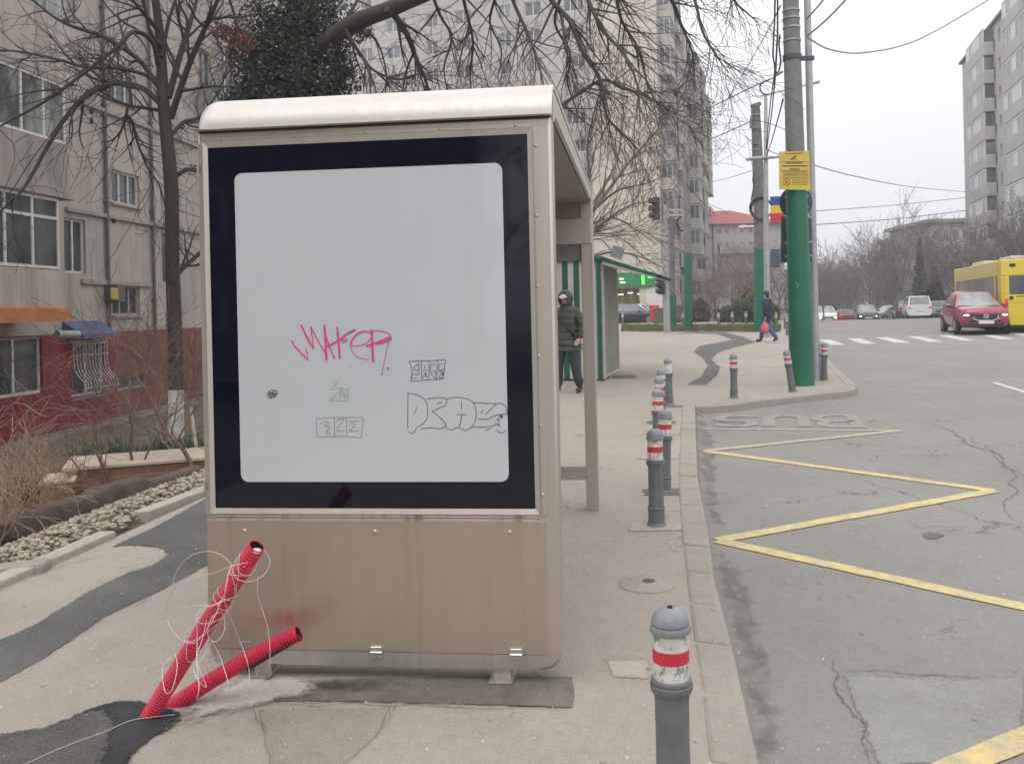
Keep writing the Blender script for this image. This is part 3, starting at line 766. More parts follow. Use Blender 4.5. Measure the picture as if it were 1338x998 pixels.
# --- far end frame: pillar, header panels, low rail, glass
fy = SL
zh = [1.6 + (404 - y) / F * (3.77 + fy * .99) for y in (258, 284, 318, 338)]
mb = MB(); mb.box(-.088, .008, fy, fy + .09, 0, zh[0]); pil = mb.build('pillar', steel, SH, bevel=.008)
mb = MB(); mb.box(-.11, .06, fy - .06, fy + .14, .003, .012); mb.build('pillar_base', steel_rail, pil, bevel=.002)
mb = MB(); mb.box(XL, XL + .062, fy, fy + .09, 0, zh[0]); mb.build('pillar', steel, SH, bevel=.008)
mb = MB(); mb.box(XL + .064, -.064, fy + .02, fy + .07, zh[1] + .002, 2.43); mb.build('upper_header', M('brown_header', (.30, .235, .18), .5, .4, .15), SH)
mb = MB(); mb.box(XL + .01, -.004, fy - .012, fy + .10, zh[2], zh[1]); mb.build('header_panel', steel, SH, bevel=.006)
mb = MB(); mb.box(XL + .064, -.064, fy + .03, fy + .06, zh[3], zh[2] - .003); mb.build('sign_strip', M('grey_strip', (.22, .20, .18), .5, .3, .15), SH)
mb = MB(); mb.box(XL + .064, -.064, fy + .02, fy + .07, .27, .38); mb.build('low_rail', steel, SH, bevel=.006)
# back uprights, bench and back glazing (behind the end box)
for i in range(2):
    mb = MB(); y = .95 + i * 1.1; mb.box(XL, XL + .06, y, y + .06, 0, 2.44); mb.build('back_post', steel, SH, bevel=.006)
mb = MB(); mb.box(XL, XL + .06, T, fy, .27, .36); mb.box(XL, XL + .06, T, fy, 2.2, 2.3); mb.build('back_rail', steel, SH, bevel=.004)
mb = MB(); mb.box(XL + .12, XL + .5, .5, 2.6, .42, .46); bn = mb.build('bench', M('bench_wood', (.2, .14, .09), .6, 0, .3, 6), SH, bevel=.01)
mb = MB()
for y in (.7, 2.4): mb.box(XL + .06, XL + .46, y, y + .05, .37, .42); mb.box(XL + .28, XL + .33, y, y + .05, 0, .37)
mb.build('bench_bracket', steel, bn)

# --- graffiti on the display
def ribbon(mb, pts, w, y=-.0068, taper=None):
    pts = [V((x, y, z)) for x, z in pts]; k = len(pts); L = []; R = []
    for i, p in enumerate(pts):
        a, b = pts[max(0, i - 1)], pts[min(k - 1, i + 1)]; t = (b - a)
        if t.length < 1e-6: t = V((1, 0, 0))
        t.normalize(); nn = V((-t.z, 0, t.x)); ww = w * (taper(i / max(1, k - 1)) if taper else 1)
        L.append(p + nn * ww / 2); R.append(p - nn * ww / 2)
    mb.add(L + R, [(i, i + 1, k + i + 1, k + i) for i in range(k - 1)])
def smooth_pts(pts, k=5):
    if len(pts) < 3: return pts
    o = []
    for i in range(len(pts) - 1):
        p0, p1, p2, p3 = pts[max(0, i - 1)], pts[i], pts[i + 1], pts[min(len(pts) - 1, i + 2)]
        for j in range(k):
            t = j / k
            o.append(tuple(.5 * (2 * p1[q] + (p2[q] - p0[q]) * t + (2 * p0[q] - 5 * p1[q] + 4 * p2[q] - p3[q]) * t * t + (3 * p1[q] - p0[q] - 3 * p2[q] + p3[q]) * t ** 3) for q in (0, 1)))
    o.append(pts[-1]); return o
ZP = lambda x, y: onp(340 + x / 3.935, 400 + y / 3.935)
def scrawl(name, strokes, w, mat, label):
    mb = MB(); yy = -.0068
    for st in strokes:
        ww = w; sm = True
        if isinstance(st, tuple) and isinstance(st[0], list): st, ww = st[0], st[1]
        pts = [ZP(*p) for p in st]
        ribbon(mb, smooth_pts(pts) if len(pts) > 2 else pts, ww, yy); yy -= .00006
    o = mb.build(name, mat, disp); o['label'] = label; return o
pink = M('pink_marker', (.62, .05, .22), .6, var=.3, scale=18)
pinkl = M('pale_pink_marker', (.60, .22, .36), .6, var=.3, scale=18)
blk = M('black_marker', (.07, .07, .075), .6, var=.3, scale=20)
gry = M('grey_marker', (.24, .25, .26), .7, var=.2, scale=20)
grn = M('green_marker', (.22, .48, .30), .7, var=.2, scale=20)
scrawl('pink_graffiti', [([(163, 178), (180, 205), (215, 243), (250, 278)], .0075), ([(250, 278), (244, 240), (236, 212)], .004), ([(211, 95), (238, 150), (262, 195), (278, 222)], .0085), ([(278, 222), (270, 160), (262, 104)], .0055), ([(262, 104), (285, 150), (315, 205), (336, 240)], .006),
    ([(333, 97), (336, 150), (340, 215), (343, 279)], .010), ([(336, 132), (352, 190), (370, 235), (387, 272)], .006), ([(333, 212), (360, 200), (390, 188)], .006),
    ([(399, 108), (403, 160), (408, 215), (411, 270)], .009), ([(493, 121), (450, 142), (410, 172), (350, 208)], .0085), ([(400, 182), (430, 172), (452, 170)], .006), ([(420, 188), (440, 182), (453, 178)], .004),
    ([(577, 140), (545, 130), (510, 138), (482, 165), (466, 198)], .0075), ([(466, 198), (474, 232), (505, 262), (560, 275)], .0035), ([(468, 203), (510, 203), (548, 190), (572, 165)], .004),
    ([(576, 122), (578, 180), (581, 240), (583, 289)], .0105), ([(580, 126), (630, 128), (662, 142), (677, 155)], .0045), ([(677, 155), (620, 180), (546, 206)], .0085), ([(600, 196), (640, 185), (678, 168)], .0065), ([(664, 180), (650, 240), (637, 300), (628, 350)], .0025)], .006, pink, 'bright pink scrawled MAKER tag')
mb = MB()
for x, y, r in ((660, 320, .0065), (465, 318, .003), (628, 350, .004)):
    cx, cz = ZP(x, y); mb.poly([(cx + r * math.cos(-q * .7), -.0076, cz + r * math.sin(-q * .7)) for q in range(9)])
mb.build('pink_dot', pink, disp)
scrawl('box_graffiti', [[(767, 283), (957, 276)], [(957, 276), (948, 325), (943, 373)], [(943, 373), (775, 385)], [(775, 385), (783, 335), (767, 283)], [(831, 281), (831, 380)], [(870, 281), (869, 378)], [(913, 279), (909, 376)],
    [(822, 292), (795, 312), (795, 328), (818, 328)], [(818, 295), (818, 350)], [(818, 350), (783, 350), (783, 368), (805, 368)], [(838, 330), (862, 328)], [(848, 302), (848, 320)], [(852, 340), (850, 362)], [(838, 372), (850, 340), (862, 372)], [(903, 300), (880, 300), (880, 345), (905, 372)], [(890, 335), (902, 335), (902, 350)], [(945, 295), (922, 300), (922, 330), (945, 322)], [(922, 335), (940, 340), (922, 365), (942, 368)], ([(941, 340), (941, 355)], .004)], .0026, blk, 'thin black boxed SAGE scribble')
scrawl('bubble_graffiti', [[(762, 446), (761, 540), (761, 632)], [(762, 447), (810, 455), (848, 480), (863, 520), (860, 570), (840, 602), (808, 622), (795, 645), (775, 652), (765, 642)], [(806, 520), (800, 538), (792, 552)],
    [(858, 477), (900, 471), (940, 470), (960, 482), (955, 505), (925, 522), (885, 540)], [(885, 540), (915, 562), (955, 603), (950, 618), (925, 628), (880, 624), (828, 628)], [(938, 492), (922, 495), (912, 503)],
    [(958, 480), (985, 470), (1030, 468), (1075, 480), (1102, 505), (1112, 550), (1105, 595), (1085, 622), (1055, 636), (1030, 625), (1012, 622), (985, 634), (960, 625), (950, 610)], [(1036, 488), (1036, 528)], [(1012, 556), (1064, 556)], [(1038, 556), (1034, 590), (1024, 618)],
    [(1098, 494), (1160, 497), (1215, 502)], [(1215, 502), (1185, 530), (1160, 555)], [(1150, 532), (1135, 548)], [(1122, 580), (1145, 578), (1175, 580)], [(1175, 578), (1210, 560), (1272, 552)], [(1088, 618), (1150, 620), (1200, 612), (1225, 605)], [(1215, 502), (1240, 497), (1262, 515), (1272, 550)],
    [(1210, 600), (1232, 612), (1222, 592)], [(1215, 632), (1240, 650), (1262, 640)], [(1160, 640), (1190, 622)], ([(1236, 560), (1246, 572)], .012), ([(1222, 575), (1228, 584)], .008)], .0027, blk, 'thin black bubble letters DRAZ')
scrawl('block_graffiti', [[(291, 577), (383, 571), (532, 571)], [(532, 571), (527, 625), (521, 676)], [(521, 676), (450, 668), (310, 669), (293, 650), (291, 577)], [(384, 568), (385, 672)], [(447, 572), (446, 670)],
    [(310, 602), (340, 592), (356, 600), (335, 616), (360, 622), (345, 640), (338, 652), (360, 655), (352, 642)], [(393, 584), (432, 580), (395, 638), (437, 638)], [(512, 590), (462, 592), (490, 612), (460, 640), (510, 640)]], .0026, gry, 'faint grey boxed block letters')
scrawl('green_graffiti', [[(362, 425), (425, 419)], [(425, 421), (392, 455), (358, 487)], [(357, 487), (400, 484), (462, 486)], [(385, 388), (378, 400), (390, 410), (394, 392), (382, 384)], [(402, 440), (430, 430), (462, 422)], [(412, 470), (415, 425)], [(428, 425), (440, 475)], [(405, 455), (458, 448)], [(452, 425), (450, 478)], [(412, 440), (440, 470), (455, 465)]], .003, grn, 'pale green scribbled initials')
scrawl('ink_blot', [([(38, 455), (48, 440), (66, 432), (84, 435), (90, 448), (78, 464), (55, 470), (42, 466)], .004), ([(45, 462), (60, 445), (75, 458), (84, 444)], .005), ([(52, 440), (58, 468), (70, 440), (72, 466)], .004)], .004, blk, 'small dark scribbled blot')

# ------------------------------------------------------------------ red corrugated conduits and the wire
def conduit(p, q, r, name, label, sag=0, k=170):
    o = MB(); p, q = V(p), V(q); t = (q - p).normalized(); L = (q - p).length
    side = t.cross(V((0, 0, 1))).normalized(); pts = []; rad = []
    per = .0145; nn = int(L / per) * 4
    for i in range(nn + 1):
        s = i / nn; ph = i % 4
        c = p.lerp(q, s) + V((0, 0, -sag * 4 * s * (1 - s))) + side * .006 * math.sin(s * 5)
        pts.append(c); rad.append(r if ph in (0, 1) else r * .85)
    o.tube(pts, rad, 20, False)
    e = root(name, p, label, 'conduit')
    o.build('corrugated_tube', red_m, e, smooth=25, world=True)
    o = MB(); inn = [pts[-1] + t * .002, pts[-1] - t * .18]
    o.tube([pts[-1] + t * .001, pts[-1] - t * .25], [r * .84, r * .84], 18, False)
    o.add([], [])
    ob = o.build('bore', dark_in, e, smooth=180, world=True)
    o = MB(); a = t.orthogonal().normalized(); b2 = t.cross(a)
    o.add([pts[-1] + t * .001 + (a * math.cos(6.2832 * j / 20) + b2 * math.sin(6.2832 * j / 20)) * rr_ for rr_ in (r, r * .84) for j in range(20)], [(j, (j + 1) % 20, 20 + (j + 1) % 20, 20 + j) for j in range(20)])
    o.build('rim', red_m, e, world=True)
    return e, pts, t
red_m = M('red_conduit_plastic', (.54, .022, .055), .42, var=.25, scale=5, spec=.4)
dark_in = M('conduit_inside', (.05, .01, .015), .7)
b1 = G(184, 934, .0); p1t = at(334, 714, 3.36)
b2 = G(204, 921, .0); p2t = wmat(shel) @ S(390, 828, -.2)
c1, pts1, t1 = conduit(b1 - V((0, 0, .06)) - (p1t - b1).normalized() * .02, p1t, .0335, 'red_conduit', 'longer red corrugated conduit rising steeply, wrapped in thin white wire')
c2, pts2, t2 = conduit(b2 - V((0, 0, .05)), p2t, .0335, 'red_conduit', 'shorter red corrugated conduit lying low against the steel panel, open end right', sag=-.02)
# white plug of cable seen inside the upright conduit
mb = MB(); mb.sphere(p1t - t1 * .006 + V((.004, -.004, -.012)), (.022, .02, .012), 12, 8); mb.build('cable_stub', M('cable_white', (.62, .60, .57), .5), c1, smooth=180, world=True)
wire_m = M('white_wire', (.60, .58, .55), .45, var=.1)
W = wmat(shel)
def catmull(P, k=8):
    o = []
    for i in range(len(P) - 1):
        p0, p1, p2, p3 = P[max(0, i - 1)], P[i], P[i + 1], P[min(len(P) - 1, i + 2)]
        for j in range(k):
            t = j / k; o.append(.5 * (2 * p1 + (p2 - p0) * t + (2 * p0 - 5 * p1 + 4 * p2 - p3) * t * t + (3 * p1 - p0 - 3 * p2 + p3) * t ** 3))
    o.append(P[-1].copy()); return o
mb = MB()
def wire(px, Y0=3.45, r=.0012):
    n_ = len(px); P = []
    for i, p in enumerate(px):
        x, y = p[0], p[1]; Y = p[2] if len(p) > 2 else Y0
        q = at(x, y, Y - .12)
        if q.z < .012: q = G(x, y, .012)
        P.append(q)
    mb.tube(catmull(P), r, 5)
ZW = lambda l: [(120 + p[0] / 3.139, 680 + p[1] / 3.139) + tuple(p[2:]) for p in l]
for l in ([(330, 280, 3.5), (345, 215, 3.48), (395, 150, 3.45), (465, 126, 3.42), (525, 138, 3.4), (572, 180, 3.4), (560, 215, 3.4), (548, 290, 3.4), (515, 350, 3.4)],
          [(300, 380, 3.6), (330, 290, 3.5), (400, 240, 3.42), (500, 215, 3.38), (575, 185, 3.36), (640, 172, 3.4)],
          [(575, 185, 3.36), (555, 235, 3.33), (545, 300, 3.34), (550, 350, 3.4), (585, 440, 3.5), (610, 500, 3.55), (635, 570, 3.5), (645, 620, 3.5), (645, 670, 3.45)],
          [(620, 190, 3.45), (660, 190, 3.55), (680, 230, 3.6), (680, 300, 3.6), (700, 370, 3.62), (722, 440, 3.62), (730, 520, 3.6), (730, 600, 3.58)],
          [(310, 400, 3.5), (350, 360, 3.42), (430, 348, 3.33), (500, 345, 3.31), (545, 320, 3.35)],
          [(310, 410, 3.5), (330, 450, 3.42), (370, 490, 3.3), (420, 500, 3.28), (460, 460, 3.28), (500, 400, 3.3), (530, 330, 3.33)],
          [(490, 395, 3.36), (530, 375, 3.42), (545, 410, 3.45), (540, 460, 3.44), (510, 495, 3.4), (480, 480, 3.38), (478, 430, 3.34), (500, 385, 3.34)],
          [(495, 490, 3.4), (470, 540, 3.4), (440, 580, 3.35)], [(490, 490, 3.4), (520, 545, 3.42), (540, 600, 3.4), (558, 660, 3.36), (560, 700, 3.36)],
          [(600, 500, 3.6), (625, 496, 3.6), (650, 496, 3.58)], [(430, 400, 3.28), (432, 500, 3.3), (430, 580, 3.2), (440, 680, 3.1), (430, 730, 3.1)],
          [(470, 410, 3.31), (455, 480, 3.3), (430, 560, 3.24), (445, 620, 3.2), (470, 680, 3.2), (440, 660, 3.12), (415, 610, 3.15)], [(340, 540, 3.3), (350, 600, 3.2), (330, 690, 3.05), (300, 700, 3.0), (290, 600, 3.1), (330, 560, 3.2)]):
    wire(ZW(l))
rr = random.Random(11)
for i in range(11):                        # coils round the upper conduit
    f = .52 + .40 * rr.random(); c = along(pts1, plen(pts1) * f); t = (pts1[-1] - pts1[0]).normalized(); a = t.orthogonal().normalized(); b3 = t.cross(a)
    ph = rr.uniform(0, 6.3); tilt = rr.uniform(-.10, .10); ra = .0375 + abs(rr.gauss(0, .007)); off = (a * math.cos(ph) + b3 * math.sin(ph)) * (ra - .0375)
    P = [c + off + (a * math.cos(2 * PI * j / 12 + ph) + b3 * math.sin(2 * PI * j / 12 + ph)) * ra + t * (tilt * math.sin(2 * PI * j / 12) + .01 * j / 12) for j in range(13)]
    mb.tube(catmull(P, 4), .0012, 5)
for i in range(0):                         # loose loops
    f = .45 + .4 * rr.random(); c = along(pts1, plen(pts1) * f); P = []
    u = V((rr.uniform(-.5, .2), rr.uniform(-.3, .1), rr.uniform(-.3, .5))).normalized(); w = V((rr.uniform(-1, 1), rr.uniform(-.5, .5), rr.uniform(-1, 1))).normalized(); s = rr.uniform(.05, .12)
    for j in range(11):
        q = 2 * PI * j / 10; P.append(c + u * s * (1 - math.cos(q)) + w * s * .6 * math.sin(q) + V((0, -.035, 0)))
    mb.tube(catmull(P, 5), .0011, 5)
tag(mb.build('wire_tangle', wire_m, smooth=180, origin=c1.location), 'thin white wire tangled in loops around the steep red conduit', 'wire')
mb = MB(); P = [G(x, y, .016) for x, y in ((228, 933), (195, 937), (170, 941), (140, 954), (110, 965), (60, 985), (0, 1015))]; mb.tube(catmull(P), .0013, 5)
tag(mb.build('loose_wire', wire_m, smooth=180, origin=P[0]), 'single thin white wire trailing over the fresh black asphalt', 'wire')
# ------------------------------------------------------------------ bollards
bgrey = M('bollard_grey_paint', (.13, .135, .145), .45, var=.2, scale=9, bmp=.0015, bscale=40)
bcap = M('bollard_cap_paint', (.20, .215, .235), .4, var=.2, scale=12)
bwht = M('bollard_white_tape', (.60, .59, .55), .5, var=.22, scale=14)
_n, _l = bwht.node_tree.nodes, bwht.node_tree.links; _b = _n['Principled BSDF']; _src = _b.inputs['Base Color'].links[0].from_socket
_f = noise_fac(_n, _l, mapped(_n, _l, (1, 1, .55)), 34, 5, .75, .57, .61)
_l.new(mixc(_n, _l, math_(_n, _l, 'MULTIPLY', _f, .75), _src, (.10, .10, .10)), _b.inputs['Base Color'])
bred = M('bollard_red_tape', (.50, .03, .045), .45, var=.15, scale=14)
def bollard_proto():
    r = root('bollard', (0, 0, 0), '', 'bollard')
    mb = MB()
    mb.lathe([(.0, -.1), (.075, -.1), (.078, .012), (.072, .022), (.066, .03), (.0645, .12)], sides=28)
    mb.lathe([(.0645, .12), (.069, .128), (.069, .137), (.064, .145)], sides=28)
    # eight-sided slightly flared shaft
    rings = []
    for rad, z in ((.062, .145), (.0605, .16), (.060, .30), (.0605, .42), (.0655, .445)):
        rings.append([V((rad * math.cos(2 * PI * j / 16) * (1 if j % 2 else .975), rad * math.sin(2 * PI * j / 16) * (1 if j % 2 else .975), z)) for j in range(16)])
    mb.loft(rings)
    mb.lathe([(.0655, .440), (.070, .446), (.0735, .456), (.0745, .466), (.072, .471), (.068, .472), (.068, .475), (.071, .476), (.069, .484), (.0635, .488)], sides=28)
    mb.build('shaft', bgrey, r, smooth=28)
    mb = MB(); mb.lathe([(.062, .478), (.062, .636)], sides=28); mb.build('white_band', bwht, r, smooth=35)
    mb = MB(); mb.lathe([(.0622, .541), (.0632, .541), (.0632, .581), (.0622, .581)], sides=28); mb.build('red_band', bred, r, smooth=35)
    mb = MB(); mb.lathe([(.0625, .628), (.0695, .633), (.071, .641), (.069, .650), (.0665, .654), (.0625, .655), (.0625, .659), (.0665, .660), (.064, .672), (.055, .689), (.038, .703), (.018, .7095), (.017, .7075), (.010, .704), (.008, .7045), (.004, .7046)], sides=28)
    c = mb.build('cap', bcap, r, smooth=35)
    mb = MB(); mb.lathe([(.009, .705), (.009, .7125), (.006, .714), (.001, .714)], sides=6); mb.build('cap_bolt', dark, c)
    for ch in r.children_recursive:
        for v in ch.data.vertices: v.co.x *= .92; v.co.y *= .92
    return r
B0 = bollard_proto()
GB = 'grey street bollards along the kerb'
def bmat(p, lean=(0, 0), rot=0, s=1):
    return Matrix.Translation(p) @ Matrix.Rotation(lean[0], 4, 'Y') @ Matrix.Rotation(lean[1], 4, 'X') @ Matrix.Rotation(rot, 4, 'Z') @ Matrix.Scale(s, 4)
top1 = at(875, 789, 2.8)
def topbase(px, py, Y): return at(px, py, Y)
p1 = V((top1.x, top1.y, top1.z - .714))
BL = [(p1, (.0, 0), 1.0, 'nearest grey bollard with scuffed white tape, cut off by the bottom of the frame'),
      (G(858, 686), (0, 0), 1.0, 'second nearest bollard, upright, its round foot in view on the pavement'),
      (G(867.5, 643), (.045, 0), 1.0, 'bollard leaning to the right just behind the second nearest bollard'),
      (G(860, 597), (0, 0), 1.0, 'bollard with red band in the kerb row, just behind the leaning one'),
      (G(864, 569), (0, 0), 1.0, 'bollard in the kerb row whose red band peeks over the one before it'),
      (G(864, 552), (0, 0), 1.0, 'farthest red banded bollard of the stacked kerb row'),
      (G(875, 529), (0, 0), 1.0, 'grey bollard without red tape at the far end of the kerb row'),
      (G(959, 520), (0, 0), 1.0, 'lone upright bollard standing between kerb row and leaning bollard by the pole'),
      (G(1036, 512), (-.14, 0), 1.0, 'bollard tilted to the left against the green pole'),
      (G(1069.5, 494), (0, 0), 1.0, 'left of the two bollards right behind the grey signpost'),
      (G(1077, 497), (0, 0), 1.0, 'right of the two bollards on the kerb corner right of signpost')]
for i, (p, ln, s, lab) in enumerate(BL):
    m = bmat(p + V((0, 0, -.004)), (ln[0] + .022 * math.sin(i * 2.7 + .4) * (i > 1), .02 * math.sin(i * 1.9) * (i > 0)), i * .9, s)
    if i == 0: B0.matrix_basis = m; B0['label'] = lab; B0['group'] = GB
    else: dup(B0, m, lab, GB, skip=('red_band',) if i == 6 else ())
# far bollards on the verge
GF = 'small bollards by the grass verge'
for i, (px, py, lab) in enumerate(((814, 428, 'tiny white topped bollard beside the kiosk edge in front of dark car'), (893, 430, 'tiny white topped bollard just left of the green pole on the verge'), (939, 430, 'tiny white topped bollard left of the red bin on the verge'), (957, 429.5, 'tiny white topped bollard in front of the hedge, left of the middle'), (975, 429, 'tiny white topped bollard in middle of green hedge'), (991, 429, 'tiny white topped bollard at the hedge beside walking woman'), (1014, 432, 'tiny bollard close behind the walking woman'))):
    dup(B0, bmat(G(px, py, .01), (0, 0), 0, 1.12), lab, GF, skip=('red_band',))
GK = 'bollards lining the far road edge'
for i, (px, py) in enumerate(((1033, 443), (1029, 438), (1031, 434), (1026, 430))):
    dup(B0, bmat(G(px, py, .0), (0, 0), 0, 1.1), ('far edge bollard nearest the big pole, partly behind it', 'second far edge bollard left of the big pole', 'third far edge bollard left of the big pole', 'farthest of the edge bollards left of big pole')[i], GK)

# ------------------------------------------------------------------ kiosk
kg = M('kiosk_green', (.018, .10, .07), .5, var=.25, scale=3)
kw = M('kiosk_cream', (.50, .47, .41), .6, var=.15, scale=3)
kd = M('kiosk_shutter', (.30, .31, .27), .55, .2, .2, 3)
kc = G(788, 497.5)
kang = math.radians(13)
kio = root('kiosk', kc, 'green and white striped kiosk with an open green edged canopy beyond the shelter', 'kiosk', -kang)
def KP(px, py, y=0):
    r = ray(px, py); f = V((math.sin(kang), math.cos(kang), 0)); e = V((math.cos(kang), -math.sin(kang), 0))
    t = (kc + f * y - CAM).dot(f) / r.dot(f); p = CAM + r * t - kc; return V((p.dot(e), y, p.z))
kz = KP(786, 339).z
mb = MB(); xk = -1.95; st = .115; i = 0; x = 0 - .09
mb.box(-.09, .0, -.02, .0, .0, kz)           # green corner post
while x > xk:
    i += 1; x2 = max(xk, x - st); col = 1 if i % 2 else 0
    mb.box(x2, x, -.0 if col == 0 else .004, .03, .04, kz - .02, col); x = x2
mb.build('striped_panel', [kg, kw], kio, bevel=.002)
mb = MB(); mb.box(xk, .0, .032, 2.3, .03, kz - .02); mb.build('wall', kw, kio)
mb = MB(); mb.box(.002, .03, .03, .22, .03, kz - .03, 0); mb.box(.002, .02, .24, 2.2, .1, kz - .12, 1)
for q in range(24): mb.box(.02, .026, .26 + q * .08, .31 + q * .08, .12, kz - .16, 1)
mb.build('side_shutter', [kw, kd], kio)
mb = MB(); mb.box(.02, .035, .27, .3, .95, 1.1); mb.box(.02, .05, .24, .28, .5, .56); mb.build('latch', M('zinc', (.4, .4, .38), .4, .7), kio)
mb = MB(); mb.box(xk - .05, .05, -.05, 2.35, kz - .02, kz + .06); mb.build('roof', kg, kio, bevel=.01)
ca = KP(787, 338); cb_ = KP(862, 361)
mb = MB(); mb.add([(ca.x, -.06, ca.z + .03), (cb_.x, -.06, cb_.z + .03), (cb_.x, 2.2, cb_.z + .03), (ca.x, 2.2, ca.z + .03), (ca.x, -.06, ca.z - .05), (cb_.x, -.06, cb_.z - .03), (cb_.x, 2.2, cb_.z - .03), (ca.x, 2.2, ca.z - .05)],
    [(0, 1, 2, 3), (7, 6, 5, 4), (0, 4, 5, 1), (1, 5, 6, 2), (2, 6, 7, 3), (3, 7, 4, 0)])
cn = mb.build('canopy', kg, kio)
mb = MB(); mb.add([(ca.x + .01, -.05, ca.z - .12), (cb_.x - .02, -.05, cb_.z - .05), (cb_.x - .02, 2.15, cb_.z - .05), (ca.x + .01, 2.15, ca.z - .12), (ca.x + .01, -.05, ca.z - .055), (cb_.x - .02, -.05, cb_.z - .035), (cb_.x - .02, 2.15, cb_.z - .035), (ca.x + .01, 2.15, ca.z - .055)],
    [(3, 2, 1, 0), (4, 5, 6, 7), (1, 5, 4, 0), (2, 6, 5, 1), (3, 7, 6, 2), (0, 4, 7, 3)]); mb.build('canopy_lining', kw, cn)
mb = MB(); mb.tube([(cb_.x, -.08, cb_.z), (cb_.x, 2.25, cb_.z)], .035, 8); mb.build('canopy_roller', dark, cn)
mb = MB(); mb.box(xk, .01, -.02, 2.3, -.05, .03); mb.build('base', dark, kio)
q0, q1 = KP(786, 312, .5), KP(800, 328, .5)
mb = MB(); mb.tube([q0, q1], .022, 6); mb.obox(q1 + V((-.06, 0, -.1)), (.22, 0, -.08), (0, .12, 0), (.08, 0, .22)); mb.build('floodlight', M('lamp_grey', (.3, .3, .31), .5, .3), kio)
mb = MB(); p = G(815, 494); mb.obox(p + V((-.22, 0, -.01)), (.46, -.03, 0), (.02, .2, 0), (0, 0, .06))
tag(mb.build('plank', M('grey_plank', (.17, .15, .13), .8, var=.3), bevel=.01, origin=p), 'short dark plank lying on the pavement at the kiosk foot', 'plank')

# ------------------------------------------------------------------ main pole with signs
pg, _n, _l, _b = nt('pole_green_paint'); _v = mapped(_n, _l)
_c2 = mixc(_n, _l, noise_fac(_n, _l, _v, 1.6, 6, .65, .35, .7), (.006, .10, .055), (.012, .15, .085))
_c2 = mixc(_n, _l, math_(_n, _l, 'MULTIPLY', noise_fac(_n, _l, mapped(_n, _l, (6, 6, .5)), 1.4, 6, .7, .5, .75), .55), _c2, (.02, .055, .04))
_c2 = mixc(_n, _l, math_(_n, _l, 'MULTIPLY', noise_fac(_n, _l, _v, 7, 6, .75, .6, .66), .6), _c2, (.12, .17, .14))
_l.new(_c2, _b.inputs['Base Color']); _b.inputs['Roughness'].default_value = .42; bump(_n, _l, _b, noise_fac(_n, _l, _v, 30, 4), .003, .6)
pc = M('pole_concrete', (.19, .185, .185), .75, var=.25, scale=4)
galv = M('galvanised', (.38, .39, .40), .45, .5, .15, 5)
sblue = M('sign_back_blue_grey', (.055, .085, .115), .5, .2, .2, 4)
syel = M('sign_yellow', (.58, .45, .07), .5, var=.1, scale=5)
ink = M('sign_ink', (.10, .08, .03), .6)
def pole_axis(name, base, topp, parts, label, cat='utility pole', sides=20):
    r = root(name, base, label, cat); return r
pb = G(1048, 503); Yp = pb.y
ptop = at(1029, -140, Yp)
r = root('utility_pole', pb, 'thick concrete pole painted green below, carrying a yellow notice at the kerb corner', 'utility pole')
gtop = at(1037, 247, Yp)
def lerp_on(py): return pb.lerp(ptop, (503 - py) / 643)
rb = 15.0 / F * Yp; rt = 9.0 / F * Yp
def rad_at(py): return rb + (rt - rb) * (503 - py) / 643
ys_ = [515, 460, 400, 340, 290, 240]
mb = MB(); mb.tube([lerp_on(y) for y in ys_], [rad_at(y) + .012 for y in ys_], 22); mb.build('green_base', pg, r, smooth=40, world=True)
ys_ = [242, 180, 120, 60, 0, -70, -140]
mb = MB(); mb.tube([lerp_on(y) for y in ys_], [rad_at(y) for y in ys_], 20); mb.build('shaft', pc, r, smooth=40, world=True)
for y in (15, 25, 37, 54):
    mb = MB(); mb.tube([lerp_on(y + 1), lerp_on(y - 1)], [rad_at(y) + .012] * 2, 20); mb.build('steel_band', galv, r, smooth=40, world=True)
mb = MB(); mb.tube([lerp_on(79), lerp_on(73)], [rad_at(76) + .02] * 2, 20); c = lerp_on(76); mb.obox(c + V((.1, -.05, -.05)), (.28, 0, 0), (0, .08, 0), (0, 0, .07)); mb.build('clamp', M('clamp_dark', (.07, .08, .1), .5), r, world=True)
c = at(1046, 372, Yp - rad_at(372) - .006)
mb = MB()
for (a, b2) in (((1040, 368), (1046, 376)), ((1046, 368), (1041, 377)), ((1048, 369), (1049, 377)), ((1053, 368), (1050, 376)), ((1044, 370), (1047, 370))):
    A, B = at(a[0], a[1], c.y + .01), at(b2[0], b2[1], c.y + .01); mb.tube([A, B], .006, 4)
mb.build('paint_scratch', M('pale_scratch', (.25, .36, .30), .7), r, world=True)
# yellow notice
Ys = Yp - rad_at(220) - .05
A, Bq, Cq, Dq = at(1018.5, 247.5, Ys), at(1059, 248.5, Ys), at(1057.5, 197.5, Ys), at(1018, 198.5, Ys)
sg = root('notice_sign', (A + Bq) / 2, 'yellow camera surveillance notice fixed to the thick pole', 'sign')
mb = MB(); mb.prism([A, Bq, Cq, Dq], (0, .02, 0)); mb.build('plate', syel, sg, world=True)
def SG(u, v, d=.0035): return A.lerp(Bq, u).lerp(Dq.lerp(Cq, u), v) - V((0, d, 0))
mb = MB()
def bar(u0, u1, v0, v1): mb.quad(SG(u0, v0), SG(u1, v0), SG(u1, v1), SG(u0, v1))
for v in (.725, .485, .30): bar(.06, .94, v, v + .012)
for u0, u1, v in ((.22, .78, .675), (.10, .92, .60), (.34, .66, .515)): 
    x = u0
    while x < u1:
        bar(x, min(u1, x + .035), v, v + .038); x += .047
rr = random.Random(3)
for k, v in enumerate((.45, .415, .38, .345)):
    x = .12
    while x < .9:
        w = rr.uniform(.02, .06); bar(x, x + w, v, v + .014); x += w + .015
